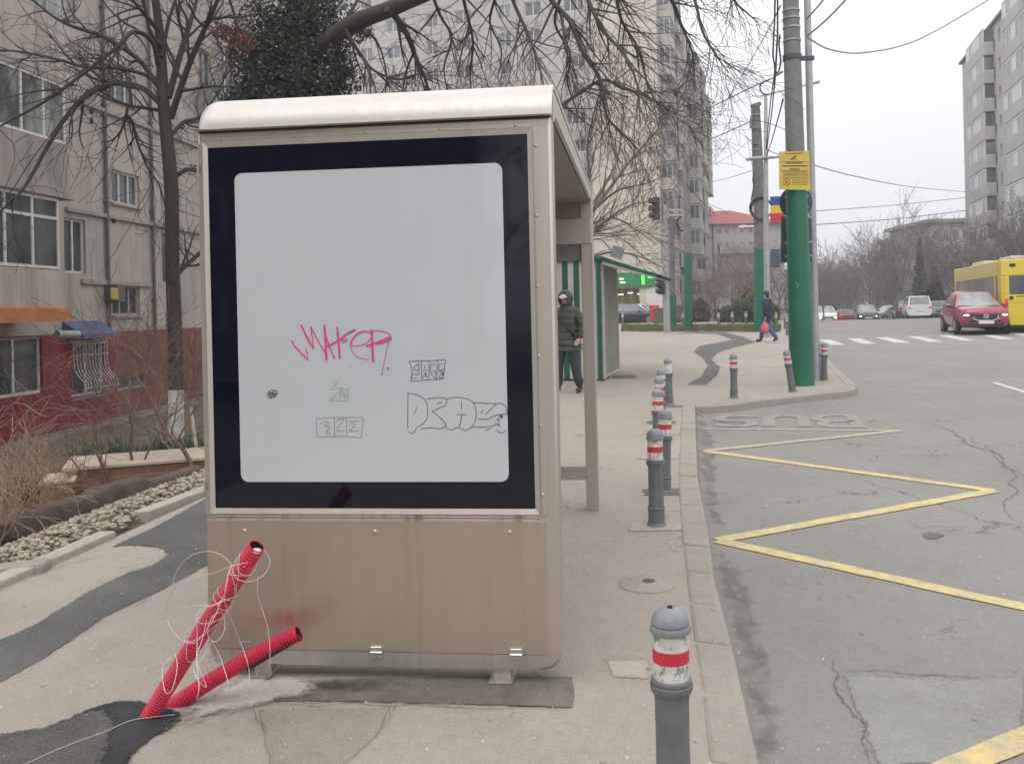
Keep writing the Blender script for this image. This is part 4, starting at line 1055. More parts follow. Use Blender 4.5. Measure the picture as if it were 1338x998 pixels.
for v in (.25, .21, .17, .13):
    x = .42
    while x < .9:
        w = rr.uniform(.02, .06); bar(x, min(.93, x + w), v, v + .014); x += w + .015
mb.poly([SG(.36, .79), SG(.40, .77), SG(.58, .86), SG(.54, .90)]); mb.poly([SG(.44, .765), SG(.47, .76), SG(.46, .80)]); mb.poly([SG(.52, .77), SG(.56, .76), SG(.55, .80), SG(.51, .82)])
mb.build('black_print', ink, sg, world=True)
mb = MB(); x = .2
for q in range(9):
    bar(x, x + .05, .925, .965); x += .066
mb.build('red_heading', M('sign_red', (.45, .06, .03), .6), sg, world=True)
mb = MB()
for rad0 in (.1,):
    cc = SG(.24, .19)
    for q in range(16):
        a, b2 = 2 * PI * q / 16, 2 * PI * (q + 1) / 16
        f = lambda an, rr_: cc + V((math.cos(an) * rr_, 0, math.sin(an) * rr_))
        mb.quad(f(a, .05), f(b2, .05), f(b2, .065), f(a, .065))
    mb.poly([cc + V((math.cos(-q) * .022, -.001, math.sin(-q) * .03)) for q in range(6)])
mb.build('red_emblem', MC['sign_red'], sg, world=True)
# grey signpost beside it with the signs facing the other way
qb = G(1066.5, 497); q_t = at(1052, -120, qb.y)
r = root('sign_post', qb, 'thin grey metal post standing against the thick green pole, full height', 'post')
mb = MB(); mb.tube([qb - V((0, 0, .1)), q_t], [.075, .062], 14); mb.build('tube', galv, r, smooth=40, world=True)
Yb = qb.y + .12
def plate(name, pts, mat, label, cat, Y, th=.02, back=None):
    P = [at(x, y, Y) for x, y in pts]; c = sum(P, V()) / len(P)
    e = root(name, c, label, cat)
    mb = MB(); mb.prism(P, (0, th, 0)); mb.build('plate', mat, e, world=True)
    return e, c
Yb = pb.y + .32
e, c = plate('round_sign', [(1040 + 21.5 * math.cos(-2 * PI * i / 32), 265 + 21.5 * math.sin(2 * PI * -i / 32) * -1) for i in range(32)], sblue, 'round traffic sign seen from behind, half hidden by the thick pole', 'sign', Yb)
mb = MB()
for y in (258, 272): mb.obox(at(1028, y, Yb - .02), (.4, 0, 0), (0, .018, 0), (0, 0, .03))
mb.cyl(at(1026, 258.5, Yb - .03), at(1026, 258.5, Yb), .02, 8); mb.build('bracket', galv, e, world=True)
e, c = plate('rectangular_sign', [(1020, 343), (1061, 343), (1060, 283), (1021, 283)], sblue, 'dark rectangular sign seen from behind the green part of the pole', 'sign', Yb)
mb = MB()
for y in (286, 318, 336): mb.cyl(at(1027, y, Yb - .03), at(1027, y, Yb), .02, 8); mb.obox(at(1026, y, Yb - .015), (.5, 0, 0), (0, .012, 0), (0, 0, .03))
mb.build('bracket', galv, e, world=True)
# thin lamp post with cross arm
lb = G(1003.5, 440); Yl = lb.y
r = root('lamp_post', lb, 'slim grey lamp post with a long side lamp behind the walking woman', 'lamp post')
mb = MB(); mb.tube([lb, at(1001, 300, Yl), at(1000.5, 125, Yl)], [.13, .10, .06], 12); mb.build('tube', galv, r, smooth=40, world=True)
a = at(1020, 205, Yl - .4); b2 = at(990, 207, Yl); c2_ = at(975, 208.5, Yl)
mb = MB(); mb.tube([a, b2, c2_], [.04, .09, .06], 10); mb.build('lamp_head', M('lamp_grey', (.3, .3, .31), .5, .3), r, smooth=60, world=True)
mb = MB(); mb.tube([at(994, 126, Yl), at(1070, 107, Yl + .5)], .035, 6); mb.tube([at(1060, 109.5, Yl + .5), at(1071, 106.8, Yl + .5)], .06, 6); mb.build('cross_arm', galv, r, world=True)
# flag
Yf = Yl - .2
fl_ = root('flag', at(1008, 275, Yf), 'small flag of blue, yellow and red stripes on the lamp post', 'flag')
for nm, y0, y1, col in (('blue_stripe', 257, 268.5, (.02, .06, .25)), ('yellow_stripe', 268.5, 279, (.65, .42, .03)), ('red_stripe', 279, 291, (.5, .03, .05))):
    mb = MB(); mb.prism([at(1007, y1, Yf), at(1026, y1 - .5, Yf - .1), at(1026, y0 - .5, Yf - .1), at(1006.5, y0, Yf)], (0, .03, 0)); mb.build(nm, M(nm, col, .7), fl_, world=True)
# older pole behind, with cable coil
ob_ = G(996, 433); Yo = ob_.y
r = root('utility_pole', ob_, 'weathered farther pole with green foot carrying a black cable coil', 'utility pole')
mb = MB(); mb.tube([at(995, 330, Yo), at(987, 138, Yo)], [.30, .19], 12); mb.build('shaft', M('old_pole', (.15, .14, .14), .85, var=.3), r, smooth=40, world=True)
mb = MB(); mb.tube([ob_ - V((0, 0, .2)), at(995, 326, Yo)], [.36, .33], 14); mb.build('green_base', pg, r, smooth=40, world=True)
mb = MB()
for y in (150, 167, 188, 196): mb.tube([at(982, y, Yo - .2), at(993, y, Yo - .2)], .04, 5)
mb.tube([at(982, 152, Yo - .2), at(981, 168, Yo - .2)], .06, 6)
mb.tube([at(988, 139.5, Yo), at(987, 136, Yo)], .24, 12); mb.build('insulator', M('insulator_grey', (.16, .16, .17), .6), r, world=True)
mb = MB()
for k in range(4):
    cx, cy = 994 + k * .5, 272 + k * .4; mb.tube(catmull([at(cx + (14.5 - k * .5) * math.cos(2 * PI * j / 16), cy + (14.5 - k * .5) * math.sin(2 * PI * j / 16), Yo - .35 + .03 * k) for j in range(17)], 3), .03, 5)
tag(mb.build('cable_coil', M('cable_black', (.02, .02, .025), .6), smooth=60, origin=at(994, 272, Yo)), 'round coil of black cable hung on the farther pole', 'cable coil')
# low curved lamp
la = G(1002, 428)
r = root('lamp_post', la, 'curved pale lamp arm reaching left behind the farther pole', 'lamp post')
mb = MB(); mb.tube(catmull([la, at(1001, 340, la.y), at(1000, 306, la.y), at(997, 299, la.y), at(988, 296.5, la.y), at(972, 297, la.y)]), .07, 8); mb.build('tube', M('lamp_pale', (.45, .45, .45), .5, .3), r, smooth=60, world=True)
mb = MB(); mb.tube([at(974, 297, la.y), at(965, 297.6, la.y)], [.12, .08], 8); mb.build('lamp_head', MC['lamp_pale'], r, smooth=60, world=True)
# blue sign behind farther pole foot
plate('rectangular_sign', [(1007, 350), (1019, 350), (1019, 326), (1007, 326)], sblue, 'small dark sign between the lamp post and the thick green pole', 'sign', Yl + 3)

# ------------------------------------------------------------------ traffic signals and further green poles
tb = G(872, 435); Yt = tb.y
r = root('traffic_light', tb, 'tall grey traffic light post with dark signal heads in front of the beige gable', 'traffic light')
mb = MB(); mb.tube([tb, at(868, 268, Yt)], [.16, .12], 12); mb.obox(at(862, 276, Yt), (1.0, 0, 0), (0, .1, 0), (0, 0, .1)); mb.obox(at(866, 283, Yt), (.9, 0, 0), (0, .1, 0), (0, 0, .08)); mb.build('post', galv, r, smooth=40, world=True)
tl = M('signal_black', (.02, .022, .028), .5)
def head(px, py, s, Y, par):
    c = at(px, py, Y); mb = MB(); mb.obox(c - V((.16, .12, .5)) * s, V((.32, 0, 0)) * s, V((0, .24, 0)) * s, V((0, 0, 1.0)) * s)
    for k in (-1, 0, 1): mb.tube([c + V((-.08, -.12, k * .32)) * s, c + V((-.30, -.22, k * .32 + .02)) * s], [.13 * s, .13 * s], 8)
    return mb.build('signal_head', tl, par, world=True)
head(857, 273, 1.0, Yt, r); head(864, 373, .8, Yt - .2, r)
gb = G(899, 432.5)
r = root('green_pole', gb, 'plain round green pole on the verge in front of the tower', 'pole')
mb = MB(); mb.tube([gb - V((0, 0, .1)), at(899, 331, gb.y)], [.20, .19], 14); mb.build('painted_base', pg, r, smooth=40, world=True)
mb = MB(); mb.tube([at(899, 332, gb.y), at(897, 210, gb.y)], [.18, .12], 12); mb.build('shaft', pc, r, smooth=40, world=True)
mb = MB(); mb.prism([at(888, 349, gb.y + .3), at(896, 349, gb.y + .3), at(894, 363, gb.y + .3)], (0, .03, 0)); mb.build('sign_back', sblue, r, world=True)
gb = G(879, 430.5, -.1)
r = root('green_pole', gb, 'slim grey pole with green foot right beside the traffic light', 'pole')
mb = MB(); mb.tube([gb, at(879, 385, gb.y)], [.2, .19], 12); mb.build('painted_base', pg, r, smooth=40, world=True)
mb = MB(); mb.tube([at(879, 386, gb.y), at(877, 262, gb.y)], [.15, .12], 12); mb.build('shaft', MC['old_pole'], r, smooth=40, world=True)
mb = MB(); mb.tube(catmull([at(891, 282, gb.y), at(886, 287, gb.y), at(885, 294, gb.y), at(888, 300, gb.y), at(893, 302, gb.y)]), .06, 6)
tag(mb.build('cable_coil', MC['cable_black'], smooth=60, origin=at(887, 293, gb.y)), 'crescent of black coiled cable beside the slim grey pole', 'cable coil')

# ------------------------------------------------------------------ overhead cables
cab = M('overhead_cable', (.30, .30, .315), .7)
cabd = M('overhead_cable_dark', (.045, .045, .055), .7)
GC = 'overhead cables'
def cable(pts, r, label, mat=cab):
    P = [at(x, y, Y) for x, y, Y in pts]; mb = MB(); mb.tube(catmull(P, 8), r, 5)
    tag(mb.build('overhead_cable', mat, smooth=180, origin=P[0]), label, 'cable', GC)
Y0 = Yp
cable([(1056, 50, Y0), (1085, 65, Y0 + 1), (1130, 69, Y0 + 2), (1200, 52, Y0 + 3), (1292, 0, Y0 + 4), (1330, -26, Y0 + 5)], .016, 'sagging overhead cable running from the pole to the top right corner')
cable([(1054, 48, Y0), (1080, 26, Y0 - 1), (1105, 0, Y0 - 2), (1130, -28, Y0 - 3)], .016, 'straight overhead cable leaving the pole steeply up to the right')
cable([(1053, 26, Y0), (1066, 12, Y0 - 1), (1076, 0, Y0 - 2), (1090, -18, Y0 - 3)], .015, 'short overhead cable close to the pole at the top edge')
cable([(1003, 196, 30), (1020, 203, 28), (1060, 215, 26), (1120, 231, 30), (1190, 244, 40), (1264, 251, 60)], .02, 'dark sagging cable from behind the yellow notice to the right tower')
cable([(1060, 276, 45), (1120, 272, 50), (1180, 267, 55), (1264, 258, 70)], .025, 'thin cable stretched to the right below the round sign')
cable([(1060, 294, 45), (1120, 290, 50), (1180, 285, 55), (1264, 275, 70)], .032, 'lowest thicker cable stretched to the right tower')
cable([(918, 290, 60), (960, 288, 60), (1000, 283, 60), (1062, 273, 60)], .02, 'faint level cable left of the poles just above the red roof')
cable([(918, 146, 30), (950, 130, 28), (985, 113, 26), (1006, 104, 24), (1022, 94, Y0)], .022, 'cable rising from behind the tower edge to the pole')
cable([(921, 180, 50), (945, 140, 44), (975, 90, 36), (1002, 43, 30), (1020, 8, Y0)], .018, 'pale steep cable from tower edge to pole top')
cable([(920, 185, 45), (945, 175, 42), (985, 157, Yo)], .03, 'cable reaching the top of the farther pole from the left')
cable([(918, 240, 50), (955, 232, 46), (984, 222, Yo)], .018, 'faint cable reaching the farther pole at mid height')
cable([(1013, -20, Y0 - .2), (1012, 30, Y0), (1010, 70, Y0), (1012, 95, Y0 + 4), (1006, 140, Y0 + 9), (1001, 196, 30)], .017, 'left strand of the cable bundle hanging beside the thick pole', cabd)
cable([(1016, -20, Y0 - .2), (1016, 40, Y0), (1014, 80, Y0), (1013, 100, Y0 + 2), (1008, 150, Y0 + 9), (1002, 195, 30)], .017, 'right strand of the cable bundle hanging beside the thick pole', cabd)
cable([(1019, 46, Y0), (1018, 60, Y0), (1020, 78, Y0), (1018, 92, Y0), (1013, 97, Y0)], .016, 'short cable loop on the side of the thick pole', cabd)
cable([(1006, 104, Y0 + 1), (997, 108, Y0 + 1), (993, 114, Y0 + 1), (996, 122, Y0 + 1), (1004, 124, Y0 + 1)], .014, 'small drooping cable loop left of the thick pole', cabd)
cable([(1023, 130, Y0 + 1), (1018, 150, Y0 + 4), (1008, 185, Y0 + 12), (1001, 205, 30)], .016, 'cable slanting down from the thick pole to the lamp post', cabd)
cable([(986, 225, Yo - .4), (984, 235, Yo - .4), (985, 243, Yo - .4), (982, 262, Yo - .4)], .04, 'thick loose cable hanging down the farther pole', cabd)
# ------------------------------------------------------------------ buildings
def wall_grid(mb, rects, s0, s1, z0, z1, y=0.0, dep=.16, flip=False, m=0):
    """wall front on local plane y with real openings and reveals (outside is -y)"""
    ss = sorted(set([s0, s1] + [q for r in rects for q in (r[0], r[2]) if s0 < q < s1]))
    zz_ = sorted(set([z0, z1] + [q for r in rects for q in (r[1], r[3]) if z0 < q < z1]))
    for a, b in zip(ss, ss[1:]):
        for c, d in zip(zz_, zz_[1:]):
            mx, mz = (a + b) / 2, (c + d) / 2
            if any(r[0] < mx < r[2] and r[1] < mz < r[3] for r in rects): continue
            mb.quad((a, y, c), (b, y, c), (b, y, d), (a, y, d), m)
    for a, c, b, d in rects:
        mb.quad((a, y, c), (a, y, d), (a, y + dep, d), (a, y + dep, c), m); mb.quad((b, y, d), (b, y, c), (b, y + dep, c), (b, y + dep, d), m)
        mb.quad((a, y, d), (b, y, d), (b, y + dep, d), (a, y + dep, d), m); mb.quad((b, y, c), (a, y, c), (a, y + dep, c), (b, y + dep, c), m)
def glass_mat(name, c1, c2, rough=.08, scale=.8):
    m, n, l, b = nt(name)
    oi = N(n, 'ShaderNodeObjectInfo')
    c = mixc(n, l, noise_fac(n, l, mapped(n, l, (1, 1, .4)), scale, 4, .6, .4, .65), c1, c2)
    l.new(c, b.inputs['Base Color']); b.inputs['Roughness'].default_value = rough; b.inputs['Specular IOR Level'].default_value = .6
    MC[name] = m; return m
gl_near = glass_mat('window_glass', (.03, .034, .038), (.10, .105, .10), .06, 1.3)
gl_bay = glass_mat('curtained_glass', (.05, .055, .052), (.30, .31, .28), .08, 1.6)
gl_far = glass_mat('far_window_glass', (.06, .068, .08), (.20, .21, .22), .15, .5)
fr_w = M('white_frame', (.52, .51, .49), .5, var=.12)
fr_g = M('old_grey_frame', (.30, .29, .275), .6, var=.2)
def window(par, rect, y, n=2, fmat=None, gmat=None, fw=.05, bars=(), dep=.14, name='window'):
    a, c, b, d = rect; mb = MB(); fmat = fmat or fr_w
    y0, y1 = y + dep - .07, y + dep - .012
    mb.box(a, b, y0, y1, c, c + fw); mb.box(a, b, y0, y1, d - fw, d)
    mb.box(a, a + fw, y0, y1, c + fw, d - fw); mb.box(b - fw, b, y0, y1, c + fw, d - fw)
    for i in range(1, n):
        x = a + (b - a) * i / n; mb.box(x - fw * .5, x + fw * .5, y0, y1, c + fw, d - fw)
    for t in bars: z = c + (d - c) * t; mb.box(a + fw, b - fw, y0 + .004, y1 - .004, z - fw * .4, z + fw * .4)
    w = mb.build(name, fmat, par)
    mb = MB(); mb.quad((a, y + dep - .035, c), (b, y + dep - .035, c), (b, y + dep - .035, d), (a, y + dep - .035, d)); mb.build('pane', gmat or gl_near, w)
    return w

def plaster(name, c1, c2, stain=.5, sc=1.0):
    m, n, l, b = nt(name); v = mapped(n, l); vs = mapped(n, l, (2.2 * sc, 2.2 * sc, .22 * sc))
    c = mixc(n, l, noise_fac(n, l, v, .35 * sc, 6, .6, .35, .65), c1, c2)
    c = mixc(n, l, math_(n, l, 'MULTIPLY', noise_fac(n, l, vs, 1.0, 6, .7, .48, .72), stain), c, tuple(x * .48 for x in c1))
    c = mixc(n, l, math_(n, l, 'MULTIPLY', noise_fac(n, l, v, 5 * sc, 5, .7, .4, .8), .3), c, tuple(x * .7 for x in c1))
    l.new(c, b.inputs['Base Color']); b.inputs['Roughness'].default_value = .9; b.inputs['Specular IOR Level'].default_value = .2
    bump(n, l, b, noise_fac(n, l, v, 30, 3), .006, .3)
    MC[name] = m; return m
pl_mauve = plaster('weathered_mauve_plaster', (.35, .312, .275), (.42, .376, .335), .75)
pl_dark = plaster('dark_balcony_plaster', (.27, .24, .215), (.345, .308, .278), .8)
pl_tan = plaster('tan_plaster', (.25, .21, .16), (.29, .25, .195), .5)

# --- left apartment block
LP0 = V((-10.8, 21.5, 0)); ld = V((.09, .996, 0)).normalized(); li = V((-ld.y, ld.x, 0))
LA = math.atan2(ld.y, ld.x)
lb0 = LP0 + V((0, 0, -1.0))
blk_l = root('apartment_block', lb0, 'weathered mauve apartment block on the left with red lower floor and orange awning', 'building', LA)
def LW(px, py, off=0.0):
    r = ray(px, py); o = LP0 - li * off; t = (o - CAM).dot(li) / r.dot(li); p = CAM + r * t - lb0
    return p.dot(ld), p.z
def LR(x0, y0, x1, y1, off=0.0):
    ym, xm = (y0 + y1) / 2, (x0 + x1) / 2
    s0, s1 = LW(x0, ym, off)[0], LW(x1, ym, off)[0]; z1, z0 = LW(xm, y0, off)[1], LW(xm, y1, off)[1]
    return (s0, z0, s1, z1)
s_end, s_beg, ztp = 9.5, -13.0, 17.0
zred = LR(60, 437, 150, 440)[3] 
sred = LW(150, 480)[0]
wins = {  # name: rect, bars
 'a': LR(146, 226, 182, 268), 'b': LR(141, 92, 178, 134), 'c': LR(147, 374, 183, 412), 'd': LR(84, 286, 112, 357), 'e': LR(212, 306, 226, 370), 'f': LR(259, 66, 276, 126), 'g': LR(284, 62, 308, 128), 'h': LR(104, 140, 112, 195)}
zstep = wins['a'][1] - wins['c'][1]
rects = [wins[k] for k in 'abcdefg']
mb = MB(); wall_grid(mb, rects, s_beg, s_end, zred - .05, ztp)
mb.box(s_beg, s_end, .17, 9, -1.2, ztp - .02)
mb.box(s_end - .02, s_end, 0.0, .17, -.8, ztp); mb.box(s_beg, s_end, .0, .17, ztp - .02, ztp)
mb.build('wall', pl_mauve, blk_l)
for k, nn, br in (('a', 3, ()), ('b', 3, ()), ('c', 3, ()), ('d', 2, ()), ('e', 1, ()), ('f', 2, ()), ('g', 2, ())):
    window(blk_l, wins[k], 0, nn, fr_w if k in 'abdg' else fr_g, gl_near, .055 if k != 'e' else .04)
for k in 'abc':
    a, c, b, d = wins[k]; mb = MB(); mb.box(a - .06, b + .06, -.07, .1, c - .06, c - .002); mb.build('window_sill', pl_dark, blk_l)
# floor bands, seams and downpipes
mb = MB()
for (x0, y0, x1, y1) in ((84, 268, 221, 297), (100, 130, 221, 175)):
    s0, z0 = LW(x0, y0); s1, z1 = LW(x1, y1); zz0 = (z0 + z1) / 2
    mb.box(s0, s_end - .02, -.09, -.001, zz0 - .10, zz0)
s0, z0 = LW(112, 363); mb.box(s0 - .2, LW(196, 380)[0], -.07, -.002, LW(150, 367)[1] - .12, LW(150, 367)[1])
mb.build('floor_band', pl_dark, blk_l, bevel=.01)
pipe_m = M('rusty_pipe', (.13, .11, .10), .7, .2, .3)
for px in (137, 197):
    s_, z_ = LW(px, 300); mb = MB(); mb.tube([(s_, -.07, zred), (s_, -.07, ztp)], .045, 8)
    for q in range(6): mb.box(s_ - .06, s_ + .06, -.12, .0, zred + .8 + q * 2.4, zred + .85 + q * 2.4)
    mb.build('downpipe', pipe_m, blk_l)
# bays on the left (glazed balconies)
OFF = .9
zs_ = lambda y, x=40: LW(x, y, OFF)[1]
e_lo = LW(79, 300, OFF)[0]; e_hi = LW(94, 150, OFF)[0]
def bay(name, zb0, zw0, zw1, zt1, e, n, fmat):
    mb = MB(); wr = [(s_beg + 1.0, zw0, e - .02, zw1)]
    mb.box(s_beg, e, -OFF, -.0, zb0, zw0); mb.box(s_beg, e, -OFF, 0, zw1, zt1)
    mb.box(s_beg, s_beg + .2, -OFF, 0, zw0, zw1)
    o = mb.build('balcony', pl_dark if name else pl_mauve, blk_l, bevel=.01)
    mb = MB(); a, b = s_beg + .2, e - .01; fw = .06
    for z in (zw0 + .02, zw1 - fw): mb.box(a, b, -OFF + .02, -OFF + .08, z, z + fw)
    zmid = zw1 - (zw1 - zw0) * .3
    step = (e - LW(46, 300, OFF)[0]); x = b - fw; 
    while x > a:
        mb.box(x, x + fw, -OFF + .022, -OFF + .078, zw0 + .02, zw1); x -= step if n == 2 else step * .62
    if n == 2: mb.box(a, b, -OFF + .024, -OFF + .076, zmid, zmid + fw)
    mb.box(b - fw, b, -OFF + .1, -.02, zw0 + .02, zw0 + .07); mb.box(b - fw, b, -OFF + .1, -.02, zw1 - .06, zw1)
    w = mb.build('window', fmat, o)
    mb = MB(); mb.quad((a, -OFF + .05, zw0), (b, -OFF + .05, zw0), (b, -OFF + .05, zw1), (a, -OFF + .05, zw1)); mb.quad((b - .03, -OFF + .05, zw0), (b - .03, 0, zw0), (b - .03, 0, zw1), (b - .03, -OFF + .05, zw1)); mb.build('pane', gl_bay if n == 3 else gl_near, o)
zA0, zA1 = LW(60, 352, OFF)[1], LW(60, 257, OFF)[1]
zB0, zB1 = LW(75, 187, OFF)[1], LW(75, 108, OFF)[1]
zC0, zC1 = LW(85, 30, OFF)[1], LW(85, 30, OFF)[1] + 1.7
zlow = LW(60, 402, OFF)[1]
bay('', zlow, zA0, zA1, zA1 + .12, e_lo, 2, fr_w)
bay('x', zA1 + .13, zB0, zB1, zB1 + .10, LW(87, 150, OFF)[0], 3, fr_w)
bay('', zB1 + .11, zC0, zC1, zC1 + .3, LW(103, 60, OFF)[0], 3, fr_g)
mb = MB(); mb.box(s_beg, LW(94, 250, OFF)[0], -OFF - .06, .0, zA1 + .02, zA1 + .22); mb.build('ledge', pl_dark, blk_l, bevel=.01)
# lower floor: dark red boarded section and brick section
sid, n, l, b = nt('burgundy_boards'); t = N(n, 'ShaderNodeTexCoord'); sx = N(n, 'ShaderNodeSeparateXYZ'); l.new(t.outputs['Object'], sx.inputs[0])
fz = math_(n, l, 'FRACT', math_(n, l, 'MULTIPLY', sx.outputs[2], 6.5)); gr_ = math_(n, l, 'LESS_THAN', fz, .12)
c = mixc(n, l, noise_fac(n, l, mapped(n, l), 1.2, 5), (.17, .012, .024), (.23, .022, .034)); c = mixc(n, l, math_(n, l, 'MULTIPLY', gr_, .55), c, (.035, .008, .01))
l.new(c, b.inputs['Base Color']); b.inputs['Roughness'].default_value = .6; bump(n, l, b, fz, .02, .6)
wr = LR(-3, 440, 53, 517); wg = LR(90, 444, 134, 516); wv = LR(151, 491, 192, 508)
wr = (wr[0] - 1.2, wr[1], wr[2], wr[3])
mb = MB(); wall_grid(mb, [wr, wg], s_beg, sred, -.6, zred, -.05, .2); mb.box(sred - .01, sred, -.05, .12, -.6, zred); mb.box(s_beg, sred, -.05, .1, zred, zred + .03)
mb.build('boarded_wall', sid, blk_l)
mb = MB(); wall_grid(mb, [wv], sred + .002, s_end, -.6, zred, -.02, .18); mb.box(sred, s_end, -.02, .1, zred, zred + .04); mb.build('brick_wall', brick_mat('red_brick', (.17, .055, .04), (.22, .075, .052), (.13, .09, .075)), blk_l)
mb = MB(); mb.box(s_beg, s_end, -.10, .1, -1.3, -.45); mb.build('plinth', M('damp_plinth', (.13, .10, .08), .9, var=.4, scale=1.2), blk_l)
w = window(blk_l, wr, -.05, 3, fr_w, gl_near, .06)
mb = MB(); mb.lathe([(.09, 0), (.11, .22), (.1, .24)], (wr[2] - .45, .16, wr[1] + .03), 10); mb.build('flower_pot', M('pot_white', (.5, .5, .48), .5), w, smooth=30)
window(blk_l, wg, -.05, 2, fr_w, gl_near, .05)
window(blk_l, wv, -.02, 2, fr_g, gl_near, .05)
# bulging security grille
mb = MB(); a, c, b, d = wg
nb = 12
for i in range(nb):
    x = a + (b - a) * i / (nb - 1); pr_ = [(x, -.09, d), (x, -.12, d - .1), (x, -.13, c + .75), (x, -.2, c + .52), (x, -.36, c + .34), (x, -.38, c + .18), (x, -.26, c + .02), (x, -.1, c - .06)]
    mb.tube(catmull([V(p) for p in pr_], 4), .013, 5)
for (y, z) in ((-.125, d - .08), (-.13, c + .95), (-.385, c + .2), (-.1, c - .06)): mb.box(a - .04, b + .04, y - .012, y + .012, z - .014, z + .014)
mb.build('security_grille', M('grille_white', (.46, .44, .41), .5, .2, .2, 10), blk_l)
# awnings
o0 = LR(0, 403, 96, 421, 1.25)
mb = MB(); s1_ = LW(94, 412, 1.25)[0]; z1_, z0_ = LW(50, 403, 1.25)[1], LW(50, 421, 1.25)[1]
mb.add([(s_beg, -1.25, z0_), (s1_, -1.25, z0_), (s1_, -1.22, z1_), (s_beg, -1.22, z1_), (s_beg, -.0, z1_ + .15), (s1_, -.0, z1_ + .15), (s1_, -.0, z0_ + .0), (s_beg, 0, z0_)], [(0, 1, 2, 3), (3, 2, 5, 4), (1, 6, 5, 2), (0, 3, 4, 7), (0, 7, 6, 1)])
mb.build('orange_awning', M('faded_orange', (.36, .125, .035), .7, var=.35, scale=1.6), blk_l)
a_, b_, z0_, z1_ = LW(81, 422, 0)[0], LW(127, 422, 0)[0], LW(110, 437, .5)[1], LW(100, 421, .0)[1] - .1
mb = MB(); mb.add([(a_, -.5, z0_), (b_, -.5, z0_), (b_, -.01, z1_ + .12), (a_, -.01, z1_ + .12), (a_, -.5, z0_ - .1), (b_, -.5, z0_ - .1), (b_, -.01, z0_ - .06), (a_, -.01, z0_ - .06)], [(0, 1, 2, 3), (4, 5, 1, 0), (4, 0, 3, 7), (1, 5, 6, 2), (5, 4, 7, 6)])
mb.build('blue_awning', M('navy_sheet', (.05, .075, .20), .6, var=.25, scale=4), blk_l)
mb = MB(); s_, z_ = LW(86, 434, .5); mb.tube([(s_ - .3, -.5, z_ - .04), (s_ + .25, -.62, z_ - .06)], .09, 10); mb.build('duct', M('duct_grey', (.34, .33, .32), .5, .2), blk_l, smooth=40)
# meter box
q = LR(136, 372, 147, 395); mb = MB(); mb.box(q[0], q[2], -.35, 0, q[1], q[3]); o = mb.build('air_conditioner', M('unit_dark', (.10, .085, .075), .6), blk_l, bevel=.02)
q2 = LR(144, 376, 153, 391, .35); mb = MB(); mb.box(q2[0], q2[2], -.38, -.351, q2[1], q2[3]); mb.build('yellow_panel', M('dull_yellow', (.36, .30, .06), .6), o)
q = LW(148, 288); 
mb = MB()
for (x, y) in ((119, 146), (119, 158), (148, 288)):
    s_, z_ = LW(x, y); mb.cyl((s_, -.03, z_), (s_, .0, z_), .07, 8)
mb.build('vent', dark, blk_l)
# green tinted balcony at the far right upper part
q = LR(258, 128, 312, 165); mb = MB(); mb.box(q[0], q[2] + .4, -.5, -.02, q[1], q[3]); mb.build('balcony', plaster('pale_green_plaster', (.27, .30, .25), (.31, .33, .28), .5), blk_l)

# --- tall tower behind
TA = V((at(863, 300, 82).x, 82, -.6)); tx = V((.963, -.27, 0)).normalized(); ty_ = V((.27, .963, 0)).normalized()
tow = root('apartment_tower', TA, 'tall beige apartment tower with blank gable and stacked balconies behind the shelter', 'building', math.atan2(tx.y, tx.x))
pl_beige = plaster('beige_gable_plaster', (.52, .47, .40), (.58, .53, .455), .22, .45)
pl_grey = plaster('grey_tower_plaster', (.40, .375, .345), (.46, .435, .40), .45, .45)
TH_ = 38.0; st_ = 2.72
def TWx(px, Y=None):
    r = ray(px, 300); n_ = ty_; t = (TA - CAM).dot(n_) / r.dot(n_); return (CAM + r * t - TA).dot(tx)
gx_ = TWx(776)
mb = MB(); mb.box(gx_, 0, 0, 11.3, -2, TH_)
for i in range(1, 13): mb.box(gx_ + .0, 0.0, -.02, -.001, i * st_ + .5, i * st_ + .53)
mb.build('gable', pl_beige, tow)
cols = [(TWx(741), TWx(768), 3), (TWx(690), TWx(712), 2), (TWx(655), TWx(672), 2), (TWx(598), TWx(620), 2), (TWx(560), TWx(576), 2), (TWx(508), TWx(534), 3), (TWx(474), TWx(490), 2), (TWx(432), TWx(455), 2)]
zbase = lambda i: CAM.z - TA.z + (403 - 228) / F * 82 - 0.0 + (i - 5) * st_ - .1
wr_ = []
for i in range(0, 13):
    for k, (a, b, nn) in enumerate(cols):
        z = zbase(i)
        if z < .8 or z > TH_ - 1.8: continue
        wr_.append((a, z, b, z + (1.25 if nn > 2 else 1.35), nn))
mb = MB(); wall_grid(mb, [w[:4] for w in wr_], -43, gx_ - .003, -2, TH_, .4, .2); mb.box(-43, gx_ - .003, .62, 14, -2, TH_ - .02); mb.box(-43, gx_, .4, .62, TH_ - .02, TH_)
for i in range(1, 14): mb.box(-43, gx_ - .004, .37, .399, zbase(i) - .75, zbase(i) - .6)
mb.build('wall', pl_grey, tow)
for w in wr_: window(tow, w[:4], .4, w[4], fr_w, gl_far, .09, dep=.17)
